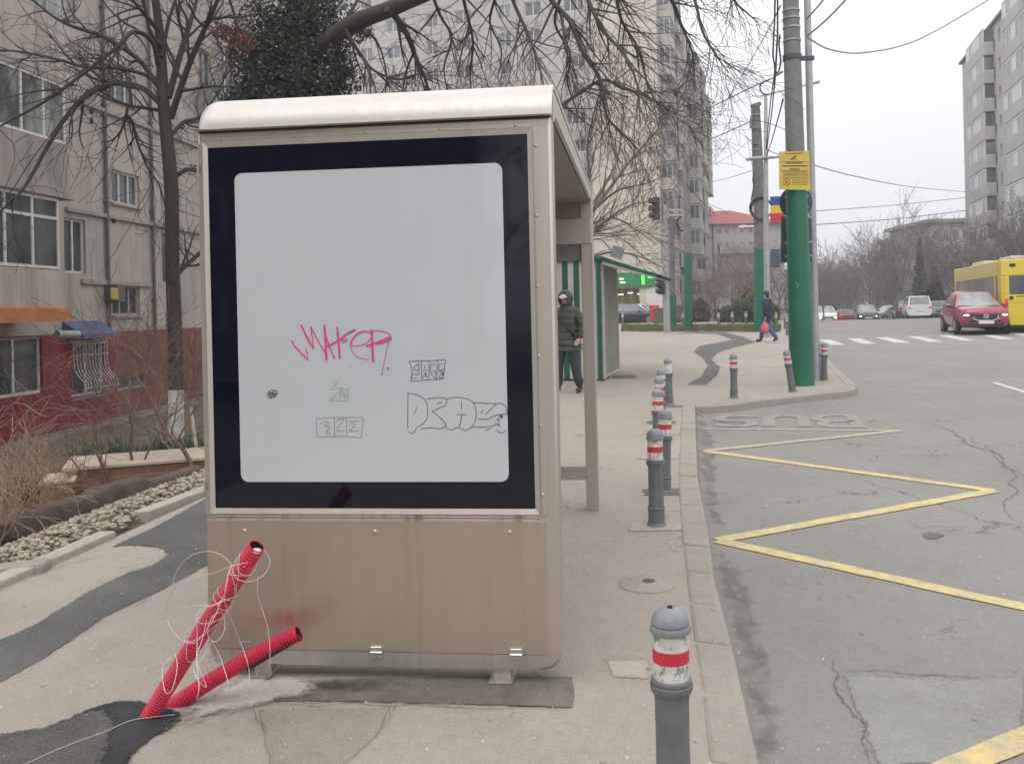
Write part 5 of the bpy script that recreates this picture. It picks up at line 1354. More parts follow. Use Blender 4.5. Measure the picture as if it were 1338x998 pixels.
# projecting second block and the balconies on the street side
mb = MB(); mb.box(-20, 1.25, 11.31, 34, -2, 31.4); mb.build('rear_wing', pl_grey, tow)
blc = M('balcony_panel', (.40, .37, .33), .7, var=.2, scale=1)
for (x0, y0, y1, zt_) in ((0, 1.2, 4.6, 0), (0, 7.0, 10.4, 0), (1.25, 13.5, 17, 0), (1.25, 20, 24, 0), (1.25, 27, 31, 0)):
    for i in range(12 if x0 == 0 else 10):
        z = i * st_ + 2.6
        mb = MB(); mb.box(x0 + .003, x0 + 1.15, y0, y1, z, z + 1.0); mb.box(x0 + .003, x0 + 1.2, y0 - .05, y1 + .05, z - .14, z - .003)
        o = mb.build('balcony', blc, tow)
        if (i * 7 + int(y0)) % 5 != 0:
            mb = MB(); n_ = 4
            for q in range(n_ + 1):
                yy = y0 + .03 + (y1 - y0 - .14) * q / n_; mb.box(x0 + 1.05, x0 + 1.12, yy, yy + .08, z + 1.0, z + 2.45)
            for q in range(3): mb.box(x0 + .05 + q * .5, x0 + .12 + q * .5, y0 + .02, y0 + .08, z + 1.0, z + 2.45)
            mb.box(x0 + .02, x0 + 1.12, y0 + .02, y1 - .02, z + 2.4, z + 2.5)
            w = mb.build('window', fr_w, o)
            mb = MB(); mb.box(x0 + .01, x0 + 1.06, y0 + .06, y1 - .06, z + 1.0, z + 2.42); mb.build('pane', gl_far, o)
mb = MB(); mb.box(-42.5, gx_ - .5, 1.2, 12, TH_, TH_ + .5); mb.box(-12, -6, 3, 9, TH_ + .0, TH_ + 2.6); mb.build('roof', M('roof_grey', (.2, .19, .18), .9), tow)

# --- shop at the foot of the tower
sh0 = V((at(866, 400, 64).x, 64, -.1)); shp = root('shop', sh0, 'small shop with lit green fascia and pale walls seen under the kiosk canopy', 'shop', math.atan2(tx.y, tx.x))
def SPx(px, py, y=0):
    r = ray(px, py); t = (sh0 + ty_ * y - CAM).dot(ty_) / r.dot(ty_); p = CAM + r * t - sh0; return p.dot(tx), p.z
xl, _ = SPx(760, 400); xs0, zs1 = SPx(845, 357); 
zf0, zf1 = SPx(835, 374)[1], SPx(835, 356)[1]
wdw = (SPx(801, 400)[0], .25, SPx(836, 400)[0], SPx(835, 376)[1])
mb = MB(); wall_grid(mb, [wdw], -9, 0, -2, zf1 + .6, 0, .25); mb.box(-9, 0, .4, 8, -2, zf1 + .55); mb.box(-.01, 0, 0, .4, -2, zf1 + .6); mb.box(-9, 0, 0, .4, zf1 + .55, zf1 + .6); mb.build('wall', M('shop_cream', (.55, .50, .42), .6, var=.1), shp)
mb = MB(); mb.box(-9, SPx(856, 360)[0], -.25, -.002, zf0, zf1); fa = mb.build('fascia', M('shop_green', (.02, .22, .07), .5, var=.1), shp)
mb = MB(); mb.box(SPx(839, 365)[0], SPx(843, 365)[0], -.3, -.252, zf0 + .1, zf1); mb.box(SPx(847, 360)[0], SPx(857, 360)[0], -.3, -.252, zf0 + .55, zf0 + .75); mb.build('lit_strip', M('green_light', (.1, .7, .15), .5, emis=1.1, ecol=(.10, .85, .12)), fa)
mb = MB(); mb.box(SPx(810, 366)[0], SPx(816, 366)[0], -.3, -.252, zf0 + .5, zf0 + .62); mb.box(SPx(811, 366)[0], SPx(818, 366)[0], -.3, -.252, zf0 + .25, zf0 + .35); mb.build('sign_mark', M('white_light', (.8, .85, .8), .5, emis=.8, ecol=(.9, 1, .9)), fa)
w = window(shp, wdw, 0, 3, M('shop_frame', (.20, .17, .13), .5), glass_mat('shop_glass', (.05, .045, .03), (.20, .17, .06), .1, 1.2), .1, dep=.2)
mb = MB()
for q in range(3): mb.box(wdw[0] + .4 + q * .7, wdw[0] + .8 + q * .7, .03, .05, wdw[3] - .5 + .1 * (q % 2), wdw[3] - .42 + .1 * (q % 2))
mb.build('ceiling_lamp', MC['white_light'], w)
mb = MB(); mb.box(SPx(845, 400)[0], -.01, -.06, -.002, -1, zf0 - .1); mb.build('pilaster', M('shop_white', (.6, .59, .56), .6), shp)
p = at(856, 417, 58); 
mb = MB(); mb.obox((p.x - .32, p.y, zg(58) + .05), (.62, 0, 0), (0, .45, 0), (0, 0, 1.1))
rbx = root('red_box', (p.x, p.y, zg(58)), 'red box with a white upright mark standing in front of the shop', 'box'); mb.build('cabinet', M('box_red', (.5, .03, .05), .5), rbx, world=True, bevel=.04)
mb = MB(); mb.obox((p.x - .04, p.y - .02, zg(58) + .5), (.1, 0, 0), (0, .015, 0), (0, 0, .5)); mb.build('white_mark', M('mark_white', (.7, .7, .68), .5), rbx, world=True)
p = at(866, 418, 55)
mb = MB(); mb.obox((p.x - .5, p.y, zg(55) - .1), (1.2, 0, 0), (0, .6, 0), (0, 0, 1.0)); mb.obox((p.x - .56, p.y - .05, zg(55) + .91), (1.32, 0, 0), (0, .7, 0), (0, 0, .06))
tag(mb.build('bin', M('bin_dark', (.11, .09, .08), .8, var=.3), origin=(p.x, p.y, zg(55)), bevel=.02), 'dark low bin store right of the red box', 'bin')

# --- red roofed house
hY = 105; hx0, hx1 = at(915, 300, hY).x, at(990, 300, hY).x + 3; hz = lambda py: at(950, py, hY).z
hs = root('house', (hx0, hY, zg(hY)), 'pale four storey house with red hipped roof beyond the bare trees', 'house')
rows = [(299, 306), (317, 328), (341, 351), (365, 376)]; hc = [(922, 926), (936, 943), (947, 952), (957, 961), (967, 971), (978, 984)]
wr_ = [(at(a, 300, hY).x - hx0, hz(d) - zg(hY), at(b, 300, hY).x - hx0, hz(c_) - zg(hY)) for c_, d in rows for a, b in hc]
mb = MB(); wall_grid(mb, wr_, 0, hx1 - hx0, -2, hz(293) - zg(hY), 0, .2); mb.box(0, hx1 - hx0, .25, 11, -2, hz(293) - zg(hY) - .02); mb.build('wall', plaster('pale_house_plaster', (.48, .45, .44), (.54, .51, .49), .25, .4), hs)
for w in wr_: window(hs, w, 0, 2, fr_w, gl_far, .09, dep=.17)
z0_, z1_ = hz(293) - zg(hY), hz(281) - zg(hY) + .5; wH = hx1 - hx0
mb = MB(); mb.add([(-.5, -.5, z0_), (wH + .5, -.5, z0_), (wH + .5, 11.5, z0_), (-.5, 11.5, z0_), (2.0, 5.5, z1_ + .6), (wH - 5, 5.5, z1_ + .6)], [(0, 1, 5, 4), (1, 2, 5), (2, 3, 4, 5), (3, 0, 4), (3, 2, 1, 0)])
mb.build('roof', M('red_roof', (.36, .09, .09), .7, var=.15, scale=.6), hs)
mb = MB(); bx = at(938, 300, hY).x - hx0
for c_ in (318, 342): mb.box(bx, bx + 4.2, -.9, -.003, hz(c_ + 12) - zg(hY) - .2, hz(c_ + 12) - zg(hY) + .75)
mb.build('balcony', blc, hs)
mb = MB(); mb.tube([(at(931, 300, hY).x - hx0, -.1, -1), (at(931, 300, hY).x - hx0, -.1, z0_)], .07, 6); mb.build('downpipe', pipe_m, hs)

# --- right tower
RY0 = 96.4; R0 = V((at(1262, 300, RY0).x, RY0, -1.2)); rdx = V((-.247, -.969, 0)).normalized(); rin = V((-rdx.y, rdx.x, 0))
rt = root('apartment_tower', R0, 'grey apartment tower with white glazed balconies on the right edge', 'building', math.atan2(rdx.y, rdx.x))
def RX(px, off=0):
    r = ray(px, 250); o = R0 - rin * off; t = (o - CAM).dot(rin) / r.dot(rin); return (CAM + r * t - o).dot(rdx)
RH = at(1263, 84, RY0).z + 1.2
bal = [(RX(1266, .9), RX(1289, .9)), (RX(1314, .9), RX(1345, .9))]
sw = [(RX(1293), RX(1296)), (RX(1301), RX(1304)), (RX(1308), RX(1311))]
wr_ = []
rst = 2.66; rz0 = at(1278, 280, at(1278, 280, 1).y * 90).z
for i in range(10):
    zb_ = RH - 2.4 - i * rst
    for k, (a, b) in enumerate(sw): wr_.append((a, zb_ + .3 - .4 * (k % 2), b, zb_ + 1.5 - .4 * (k % 2)))
wr_ = [w for w in wr_ if w[1] > 1]
pl_r = plaster('right_tower_plaster', (.44, .425, .41), (.50, .485, .47), .4, .4)
mb = MB(); wall_grid(mb, wr_, 0, 48, -2, RH, 0, .2); mb.box(0, 48, .22, 12, -2, RH - .02); mb.box(0, .02, 0, .22, -2, RH); mb.box(0, 48, 0, .22, RH - .02, RH)
mb.build('wall', pl_r, rt)
for w in wr_: window(rt, w, 0, 1, fr_w, gl_far, .08, dep=.17)
rwin = M('white_glazing', (.55, .55, .55), .4, var=.1)
for (a, b) in bal + [(RX(1345) + 9, RX(1345) + 16)]:
    for i in range(10):
        z = RH - 2.75 - i * rst + .2
        if z < 1: continue
        mb = MB(); mb.box(a, b, -.95, -.003, z - .18, z + .95); o = mb.build('balcony', pl_r, rt, bevel=.02)
        mb = MB(); n_ = 5; yf = -.93
        for q in range(n_ + 1):
            x = a + .03 + (b - a - .16) * q / n_; mb.box(x, x + .10, yf, yf + .08, z + .95, z + 2.3)
        for q in (0, 2, 3):
            if (i + q) % 3 == 0 or q == 2:
                x = a + .03 + (b - a - .16) * q / n_; mb.box(x + .10, x + (b - a - .16) / n_, yf + .01, yf + .05, z + 1.0, z + 2.2)
        mb.box(a + .02, b - .02, yf, yf + .08, z + 2.25, z + 2.4); mb.box(b - .1, b - .02, yf + .1, -.01, z + .95, z + 1.05)
        w = mb.build('window', rwin, o)
        mb = MB(); mb.box(a + .05, b - .05, yf + .03, -.01, z + .95, z + 2.24); mb.build('pane', gl_far, o)
mb = MB(); mb.box(-.3, 48, -.3, 12.3, RH + .001, RH + .25); mb.box(8, 14, 3, 9, RH + .25, RH + 2.6); mb.build('roof', MC['roof_grey'], rt)
# --- low blocks in the distance on the right
def low_block(x0, x1, ytop, Y, lab, ncol, over=.7, dep=14, col=None, gable=None):
    a, b = at(x0, 300, Y).x, at(x1, 300, Y).x; zt_ = at((x0 + x1) / 2, ytop, Y).z; z0 = zg(Y)
    e = root('apartment_block', (a, Y, z0), lab, 'building'); H_ = zt_ - z0; W_ = b - a
    wr = []; n = max(2, int(H_ / 2.9))
    for i in range(n):
        for k in range(ncol):
            cx = W_ * (k + .5) / ncol; wd_ = W_ / ncol * .3; zc = H_ - 2.4 - i * 2.9
            if zc > .5: wr.append((cx - wd_, zc, cx + wd_, zc + 1.4))
    mb = MB(); wall_grid(mb, wr, 0, W_, -2, H_, 0, .2); mb.box(0, W_, .25, dep, -2, H_ - .02); mb.box(0, .02, 0, .25, -2, H_); mb.box(W_ - .02, W_, 0, .25, -2, H_)
    mb.build('wall', col or pl_r, e)
    for w in wr: window(e, w, 0, 2, fr_w, gl_far, .1, dep=.17)
    mb = MB()
    if gable is None: mb.box(-over, W_ + over, -over, dep + over, H_ + .001, H_ + .5)
    else: mb.add([(-over, -over, H_ + .01), (W_ + over, -over, H_ + .01 + gable), (W_ + over, dep, H_ + .01 + gable), (-over, dep, H_ + .01), (-over, -over, H_ + .6), (W_ + over, -over, H_ + .6 + gable), (W_ + over, dep, H_ + .6 + gable), (-over, dep, H_ + .6)], [(0, 1, 5, 4), (4, 5, 6, 7), (1, 2, 6, 5), (0, 4, 7, 3), (3, 2, 1, 0), (2, 3, 7, 6)])
    mb.build('roof', M('low_roof', (.24, .22, .21), .8), e)
low_block(1217, 1268, 291, 118, 'flat roofed low block right beside the grey tower', 4)
low_block(1196, 1219, 310, 140, 'middle one of the three stepped low blocks left of the right tower', 3)
low_block(1181, 1197, 325, 160, 'smallest and farthest stepped low block left of the right tower', 2)
low_block(1072, 1128, 361, 190, 'long dull grey block at the end of the road behind bare trees', 7, gable=1.2)
# ------------------------------------------------------------------ trees
def bark(name, c, v=.35):
    m, n, l, b = nt(name); vec = mapped(n, l, (1, 1, .25))
    cc = mixc(n, l, noise_fac(n, l, vec, 22, 5, .7), tuple(x * (1 - v) for x in c), tuple(x * (1 + v) for x in c))
    l.new(cc, b.inputs['Base Color']); b.inputs['Roughness'].default_value = .9; bump(n, l, b, noise_fac(n, l, vec, 40, 4), .01, .6); MC[name] = m; return m
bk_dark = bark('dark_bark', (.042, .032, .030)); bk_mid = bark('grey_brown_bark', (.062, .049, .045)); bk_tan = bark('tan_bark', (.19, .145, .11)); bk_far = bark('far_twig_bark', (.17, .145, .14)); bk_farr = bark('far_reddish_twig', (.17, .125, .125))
def rvec(r): return V((r.gauss(0, 1), r.gauss(0, 1), r.gauss(0, 1))).normalized()
def perp_dir(d, ang, r):
    a = d.orthogonal().normalized(); b = d.cross(a); q = r.uniform(0, 2 * PI)
    return (d * math.cos(ang) + (a * math.cos(q) + b * math.sin(q)) * math.sin(ang)).normalized()
def grow(mb, p, d, L, r0, lvl, P, r):
    n = max(3, min(8, int(L / P['seg']))); pts = [p.copy()]; rad = [r0]
    for i in range(n):
        d = (d + rvec(r) * P['jit'] + V((0, 0, P['trop'][min(lvl, len(P['trop']) - 1)]))).normalized(); p = p + d * (L / n); pts.append(p.copy()); rad.append(max(P['rmin'], r0 * (1 - .72 * (i + 1) / n)))
    mb.tube(pts, rad, 3 if r0 < P['rmin'] * 3 else (5 if r0 < .06 else 8), False)
    if lvl >= P['max']: return
    k = P['kids'][min(lvl, len(P['kids']) - 1)]
    for i in range(k):
        t = r.uniform(.2, 1.0) if i else 1.0; q = t * n; j = min(n - 1, int(q)); c = pts[j].lerp(pts[j + 1], q - j)
        dd = (pts[j + 1] - pts[j]).normalized(); ang = r.uniform(.35, .95) if t < 1 else r.uniform(.1, .4)
        rr_ = max(P['rmin'], (rad[j] * (1 - (q - j)) + rad[j + 1] * (q - j)) * r.uniform(.5, .75))
        grow(mb, c, perp_dir(dd, ang, r), L * r.uniform(*P['ratio']), rr_, lvl + 1, P, r)
def traced(mb, pts, rad, sides=8):
    Pn = catmull(pts, 5); k = len(Pn); R = []
    for i in range(k):
        t = i / (k - 1) * (len(rad) - 1); j = min(len(rad) - 2, int(t)); R.append(rad[j] + (rad[j + 1] - rad[j]) * (t - j))
    mb.tube(Pn, R, sides, True); return Pn, R
def sprout(mb, Pn, R, count, Lr, P, r, t0=.1, lvl=1, bias=None):
    for _ in range(count):
        t = r.uniform(t0, 1) * (len(Pn) - 1); j = min(len(Pn) - 2, int(t)); c = Pn[j].lerp(Pn[j + 1], t - j); d = (Pn[j + 1] - Pn[j]).normalized()
        dd = perp_dir(d, r.uniform(.4, 1.1), r)
        if bias is not None: dd = (dd + bias).normalized()
        grow(mb, c, dd, r.uniform(*Lr), max(P['rmin'], min(R[j] * .6, .03)), lvl, P, r)

# --- street tree on the left with whitewashed foot
rg_ = random.Random(21)
TY = 12.4
tb0 = at(230, 594, TY)
tr = root('bare_tree', tb0, 'bare tree with whitewashed lower trunk left of the shelter', 'tree')
px2m = TY / F
mb = MB(); traced(mb, [at(231, 600, TY) - V((0, 0, .2)), at(230, 570, TY), at(230, 540, TY), at(230, 509, TY)], [.118, .112, .108, .106], 12); mb.build('painted_trunk', M('whitewash', (.46, .45, .42), .85, var=.25, scale=9), tr, smooth=60, world=True)
mb = MB()
tk = [(230, 509), (229, 450), (227, 400), (225, 330), (224, 250), (219, 190), (214, 140), (211, 80), (207, 30), (198, -40), (192, -140)]
tp = [at(x, y, TY + .1 * math.sin(i)) for i, (x, y) in enumerate(tk)]
traced(mb, tp, [p * px2m for p in (9.8, 9.3, 9, 8.8, 8.8, 8.2, 7.5, 6.5, 5.5, 4.2, 2.5)], 12)
mb.build('trunk', bk_dark, tr, smooth=60, world=True)
P1 = dict(seg=.14, jit=.22, trop=(.03, .03, .02), rmin=.0034, max=3, kids=(3, 3, 2), ratio=(.45, .75))
cr = MB()
Z1 = lambda l: [(x / 3.118, y / 3.118) for x, y in l]
LIMBS = [(0, 4.2, [(215, 142), (190, 118), (160, 109), (135, 113), (110, 128), (85, 155), (60, 195), (35, 240), (10, 268), (-40, 305)], -1.6),
 (1, 3.6, [(207, 112)] + Z1([(560, 240), (420, 150), (300, 110), (220, 70), (130, 0), (40, -60)]), 1.2),
 (2, 3.0, [(210, 118)] + Z1([(600, 310), (480, 280), (350, 275), (240, 245), (100, 215), (0, 205), (-120, 190)]), -.8),
 (3, 3.4, [(206, 85)] + Z1([(620, 170), (545, 130), (480, 190), (340, 300), (190, 410), (0, 515), (-90, 560)]), -1.8),
 (4, 2.6, [(212, 145)] + Z1([(590, 440), (510, 425), (410, 370), (350, 290), (320, 220)]), .8),
 (5, 4.6, [(220, 128), (237, 67), (250, 25), (257, 0), (270, -60)], .6), (6, 4.6, [(223, 155), (244, 93), (262, 50), (278, 15), (296, -30), (310, -90)], -.9),
 (7, 3.2, [(224, 235), (244, 222), (265, 222), (290, 205), (310, 170)], .8), (8, 3.4, [(228, 362), (245, 345), (262, 330), (285, 300), (300, 250)], 1.0), (9, 3.0, [(222, 180), (240, 160), (262, 152), (285, 120), (300, 80)], 1.3),
 (10, 3.2, [(207, 40), (190, 20), (165, -10), (140, -50)], -.7), (11, 2.2, [(165, 150)] + Z1([(540, 500), (560, 580), (600, 680), (650, 760), (680, 880)]), .2),
 (12, 2.0, Z1([(520, 440), (500, 520), (460, 570), (415, 580)]), .1), (13, 3.0, [(211, 75), (220, 30), (232, -10), (240, -60)], .5), (14, 3.0, [(209, 60), (196, 40), (188, 0), (186, -50)], -.4)]
for k, w, l, dy in LIMBS:
    pts = [at(x, y, TY + dy * i / (len(l) - 1)) for i, (x, y) in enumerate(l)]
    Pn, R = traced(cr, pts, [w * px2m, w * .8 * px2m, w * .55 * px2m, .008], 6)
    sprout(cr, Pn, R, 15 if len(l) > 4 else 8, (.35, .95), P1, rg_, .12, 1)
# a low limb tip coming in from the left edge
Pn, R = traced(cr, [at(x, y, TY - 2) for x, y in Z1([(0, 830), (60, 760), (130, 650), (230, 520), (290, 440), (360, 370), (430, 345), (520, 345), (600, 380), (640, 410)])], [.006, .006, .007, .008, .008], 5)
sprout(cr, Pn, R, 12, (.3, .8), P1, rg_, 0, 1)
cr.build('crown', bk_dark, tr, smooth=60, world=True)

# --- bushes of the garden
P2_ = dict(seg=.10, jit=.3, trop=(.06, .04, .0), rmin=.0028, max=3, kids=(3, 3, 2), ratio=(.5, .85))
def shrub(base, n, L, r0, mat, label, seed, P=None, spread=.9, cat='shrub', name='bare_shrub', up=.7):
    r = random.Random(seed); mb = MB()
    for _ in range(n):
        d = V((r.uniform(-1, 1) * spread, r.uniform(-1, 1) * spread, up + r.random())).normalized()
        grow(mb, base + V((r.uniform(-.1, .1), r.uniform(-.1, .1), -.03)), d, L * r.uniform(.6, 1.1), r0 * r.uniform(.6, 1.1), 0, P or P2_, r)
    return tag(mb.build(name, mat, smooth=60, origin=base), label, cat)
bk_red = bark('reddish_stem', (.13, .075, .06)); bk_dry = bark('dry_stem', (.30, .23, .15))
def gp(px, py, Y): p = at(px, py, Y); return V((p.x, p.y, bedz(p.x, p.y)))
mb = MB()
# shrub with the leaning reddish trunk
sb = at(250, 612, 9.3)
r_ = random.Random(31)
for l, w in (([(252, 612), (240, 588), (222, 570), (205, 540), (194, 510), (186, 470), (180, 450)], 3.4), ([(222, 570), (195, 556), (172, 540), (160, 520)], 1.8), ([(205, 540), (212, 515), (213, 490), (222, 460)], 1.8), ([(194, 510), (180, 495), (176, 470), (160, 450), (140, 440)], 1.6), ([(186, 470), (170, 455), (150, 447), (128, 436)], 1.5), ([(230, 578), (243, 555), (255, 530), (262, 505)], 1.6)):
    Pn, R = traced(mb, [at(x, y, 9.3 + .1 * i) for i, (x, y) in enumerate(l)], [w * 9.3 / F, w * .6 * 9.3 / F, .006], 6); sprout(mb, Pn, R, 9, (.25, .6), P2_, r_, .3, 1)
tag(mb.build('bare_shrub', bk_red, smooth=60, origin=sb), 'bare reddish shrub leaning left in front of the whitewashed tree', 'shrub')
shrub(gp(128, 640, 8.9), 3, .9, .022, bk_red, 'bare shrub of thin pale stems rising behind the dark wall in the middle', 32, spread=.45)
shrub(gp(170, 640, 9.2), 2, .9, .022, bark('dark_stem', (.07, .045, .04)), 'two dark bare stems before the brick planter', 33, spread=.3)
shrub(gp(70, 600, 12.5), 3, 1.0, .016, bk_tan, 'bare pinkish bush in front of the boarded red wall', 34)
shrub(gp(205, 520, 12.9), 4, 1.2, .014, bk_red, 'dense bare bush before the brick wall around the tree trunk', 35)
shrub(gp(238, 520, 11.5), 4, 1.2, .012, bark('grey_stem', (.24, .2, .18)), 'pale twiggy bush next to the shelter edge behind the tree', 36)
for i, (x, y, Y, n, L, lab) in enumerate(((12, 640, 7.2, 14, .62, 'big tangle of dry tan grass stems at the left edge'), (-20, 640, 6.6, 12, .7, 'dry tan weeds cut by the left picture edge'), (45, 640, 8.0, 10, .5, 'smaller tuft of dry weeds right of the big dry tangle'), (25, 600, 9.5, 8, .7, 'dry weeds standing behind the big tangle at left'))):
    shrub(gp(x, y, Y), n, L, .0075, bk_dry, lab, 40 + i, dict(seg=.08, jit=.3, trop=(.05, -.05, -.08), rmin=.0024, max=2, kids=(4, 3), ratio=(.45, .8)), 1.0, 'weeds', 'dry_weeds')
def leafy(base, n, h, mat, label, seed, rad=.4, cat='plant', name='green_plant', lw=.02):
    r = random.Random(seed); mb = MB()
    for _ in range(n):
        a, q = r.uniform(0, 6.3), r.random() ** .5 * rad; p = base + V((math.cos(a) * q * 1.6, math.sin(a) * q, 0)); hh = h * r.uniform(.4, 1.1)
        d = V((r.uniform(-.5, .5), r.uniform(-.5, .5), 1)).normalized() * hh; w = V((math.cos(a), math.sin(a), 0)) * lw
        mb.add([p, p + d * .5 + w, p + d, p + d * .5 - w], [(0, 1, 2, 3)])
    return tag(mb.build(name, mat, origin=base), label, cat)
gleaf = M('garden_leaf', (.05, .095, .025), .6, var=.4, scale=6)
leafy(gp(60, 600, 10.5), 420, .32, gleaf, 'patch of green leaves left of the brick planter', 51, .42)
leafy(gp(195, 575, 11.8), 520, .42, gleaf, 'taller green plants behind the planter by the tree', 52, .6)
leafy(gp(95, 610, 10.0), 260, .26, gleaf, 'low green leaves between weeds and planter', 53, .35)
leafy(G(2, 752) + V((-.12, .1, -.05)), 40, .10, M('fresh_green', (.12, .2, .04), .6, var=.3), 'small bright green weed at the left edge by the edging', 54, .07, lw=.012)
a = at(263, 604, 10.2); b_ = at(249, 532, 10.2)
mb = MB(); mb.tube([a - V((0, 0, .3)), b_], [.022, .020], 8); tag(mb.build('stake', M('pale_wood', (.46, .40, .32), .8, var=.2), smooth=60, origin=a), 'pale wooden stake leaning beside the whitewashed trunk', 'stake')

# --- ivy covered tree behind the shelter, with the long limb over it
rg_ = random.Random(61); IY = 15.0; im = IY / F
ib = at(372, 640, IY); ib.z = zg(IY) - .1
iv = root('ivy_tree', ib, 'big tree smothered in dark ivy behind the shelter, long bare limb to the right', 'tree')
mb = MB()
traced(mb, [V((ib.x, IY, ib.z - .2)), at(372, 430, IY), at(378, 260, IY), at(385, 130, IY), at(396, 60, IY), at(400, -10, IY), at(402, -120, IY), at(398, -240, IY)], [.34, .30, .28, .26, .24, .2, .16, .08], 12)
mb.build('trunk', bk_mid, iv, smooth=60, world=True)
cr = MB(); PT = dict(seg=.22, jit=.17, trop=(.0, -.05, -.07), rmin=.0036, max=3, kids=(3, 3, 3), ratio=(.5, .8))
main = [((398, 70), (425, 55), (450, 38), (478, 24), (505, 14), (532, 3), (570, -12), (640, -40), (740, -75), (840, -95), (930, -90)), (12, 11, 10.5, 9.5, 8, 6, 4.5, 3)]
Pm, Rm = traced(cr, [at(x, y, IY - .25 * i) for i, (x, y) in enumerate(main[0])], [w * im for w in main[1]], 10)
def drop(l, w, dy, n=14, Lr=(.4, 1.1), Y0=IY - 1.2, bias=None):
    pts = [at(x, y, Y0 + dy * i / (len(l) - 1)) for i, (x, y) in enumerate(l)]
    Pn, R = traced(cr, pts, [w * im, w * .75 * im, w * .5 * im, .007], 6); sprout(cr, Pn, R, n, Lr, PT, rg_, .1, 1, bias)
Z8 = lambda l: [(700 + x / 2.937, y / 2.937) for x, y in l]
dn = V((.1, 0, -.25))
drop([(505, 12), (520, 26), (534, 50), (543, 75), (552, 95), (560, 118), (566, 150)], 4.5, 1.2, 16)
drop([(600, -30), (608, 10), (618, 55), (614, 100), (620, 140)], 2.6, 1.5, 15)
drop([(660, -45), (670, 0), (690, 45), (704, 85), (712, 120)], 2.8, -1.0, 16)
drop(Z8([(20, -120), (60, 0), (130, 80), (180, 200), (250, 310), (270, 440), (330, 510), (400, 580)]), 3.6, -1.2, 26, (.5, 1.2), bias=dn)
drop(Z8([(40, 420), (90, 410), (250, 310), (330, 340), (420, 365), (500, 420)]), 2.8, .6, 18, bias=dn)
drop(Z8([(360, -220), (440, -100), (520, 0), (560, 100), (600, 200), (610, 300)]), 3.2, .8, 20, (.4, 1.0), bias=dn)
drop(Z8([(480, -260), (560, -120), (610, 0), (640, 120), (690, 210), (740, 280)]), 2.8, -.8, 18, (.4, .9), bias=dn)
drop(Z8([(640, -260), (700, -130), (760, 0), (810, 50), (850, 85)]), 2.4, .5, 12, (.3, .7), bias=dn)
drop(Z8([(250, -160), (300, -50), (330, 80), (400, 200), (430, 330), (480, 420)]), 2.8, 1.6, 22, (.5, 1.0), bias=dn)
drop(Z8([(150, -120), (200, 0), (260, 120), (340, 210), (390, 330), (400, 470)]), 3.0, -2.0, 22, (.5, 1.1), bias=dn)
drop([(560, -20), (575, 20), (590, 50), (580, 90), (588, 130)], 2.4, .8, 14)
drop([(640, -45), (648, -10), (640, 30), (655, 65), (650, 105)], 2.4, 1.8, 16)
drop([(720, -75), (735, -20), (725, 30), (745, 70), (742, 110), (760, 160)], 2.6, 1.4, 20, bias=dn)
drop([(395, 90), (370, 60), (340, 20), (318, -30)], 2.6, -.6, 8, Y0=IY - .05); drop([(392, 110), (350, 100), (318, 92), (292, 70), (280, 45)], 2.0, -.9, 12, Y0=IY - .05)
drop([(450, 38), (470, 70), (488, 92), (520, 104), (548, 98), (590, 112)], 2.6, .8, 18); drop([(440, 45), (470, -5), (490, -60)], 3, .5, 8, Y0=IY - .3)
# twig background left of the ivy
drop([(480, 40), (496, 62), (505, 100), (500, 140)], 1.8, 2.4, 14); drop([(300, 0), (310, 40), (300, 80), (312, 120)], 1.8, 1.0, 14)
cr.build('crown', bk_mid, iv, smooth=60, world=True)
lf = MB(); r = random.Random(62)
ivm = M('ivy_leaf', (.018, .030, .020), .45, var=.5, scale=5, col2=(.040, .058, .030)); ivb = M('ivy_dry_leaf', (.05, .04, .028), .7, var=.4, scale=5)
CL = [(355, 40, 50, .7), (420, 30, 48, .6), (330, 75, 34, .5), (452, 100, 26, .4), (385, 20, 62, .8), (360, 75, 52, .7), (405, 90, 55, .75), (440, 70, 30, .4), (345, 112, 40, .6), (430, 118, 36, .5), (385, 140, 70, .8), (395, -40, 60, .7), (370, 160, 80, .9), (380, 230, 75, .8), (375, 330, 60, .6), (470, 40, 18, .25), (322, 128, 20, .3), (300, 132, 16, .3)]
for (x, y, rp_, ry_) in CL:
    c = at(x, y, IY); rm = rp_ * im
    for _ in range(int(2600 * (rp_ / 50) ** 2)):
        q = rvec(r) * (r.random() ** .45)
        if noise.noise(V((q.x * 2.2 + x, q.y * 2.2, q.z * 2.2 + y))) < -.2: continue
        p = c + V((q.x * rm, q.y * ry_ * .9, q.z * rm)); s = r.uniform(.016, .042)
        n_ = (q + rvec(r) * .9).normalized(); u = n_.orthogonal().normalized(); u = (Matrix.Rotation(r.uniform(0, 6.3), 3, n_) @ u); w = n_.cross(u)
        lf.add([p - u * s, p - w * s * .7 - n_ * s * .2, p + u * s * 1.2, p + w * s * .7 - n_ * s * .2], [(0, 1, 2, 3)], 0 if r.random() < .9 else 1)
lf.build('ivy', [ivm, ivb], iv, world=True)
# clump of dead russet leaves caught in the branches
mb = MB(); r = random.Random(63)
for _ in range(420):
    t = r.random(); c = at(282 + 45 * t, 38 + 22 * t, IY - 1); p = c + rvec(r) * .12; s = r.uniform(.02, .045); n_ = rvec(r); u = n_.orthogonal().normalized(); w = n_.cross(u)
    mb.add([p - u * s, p - w * s * .6, p + u * s, p + w * s * .6], [(0, 1, 2, 3)])
mb.build('dead_leaves', M('russet_leaf', (.22, .085, .05), .8, var=.4, scale=8), iv, world=True)

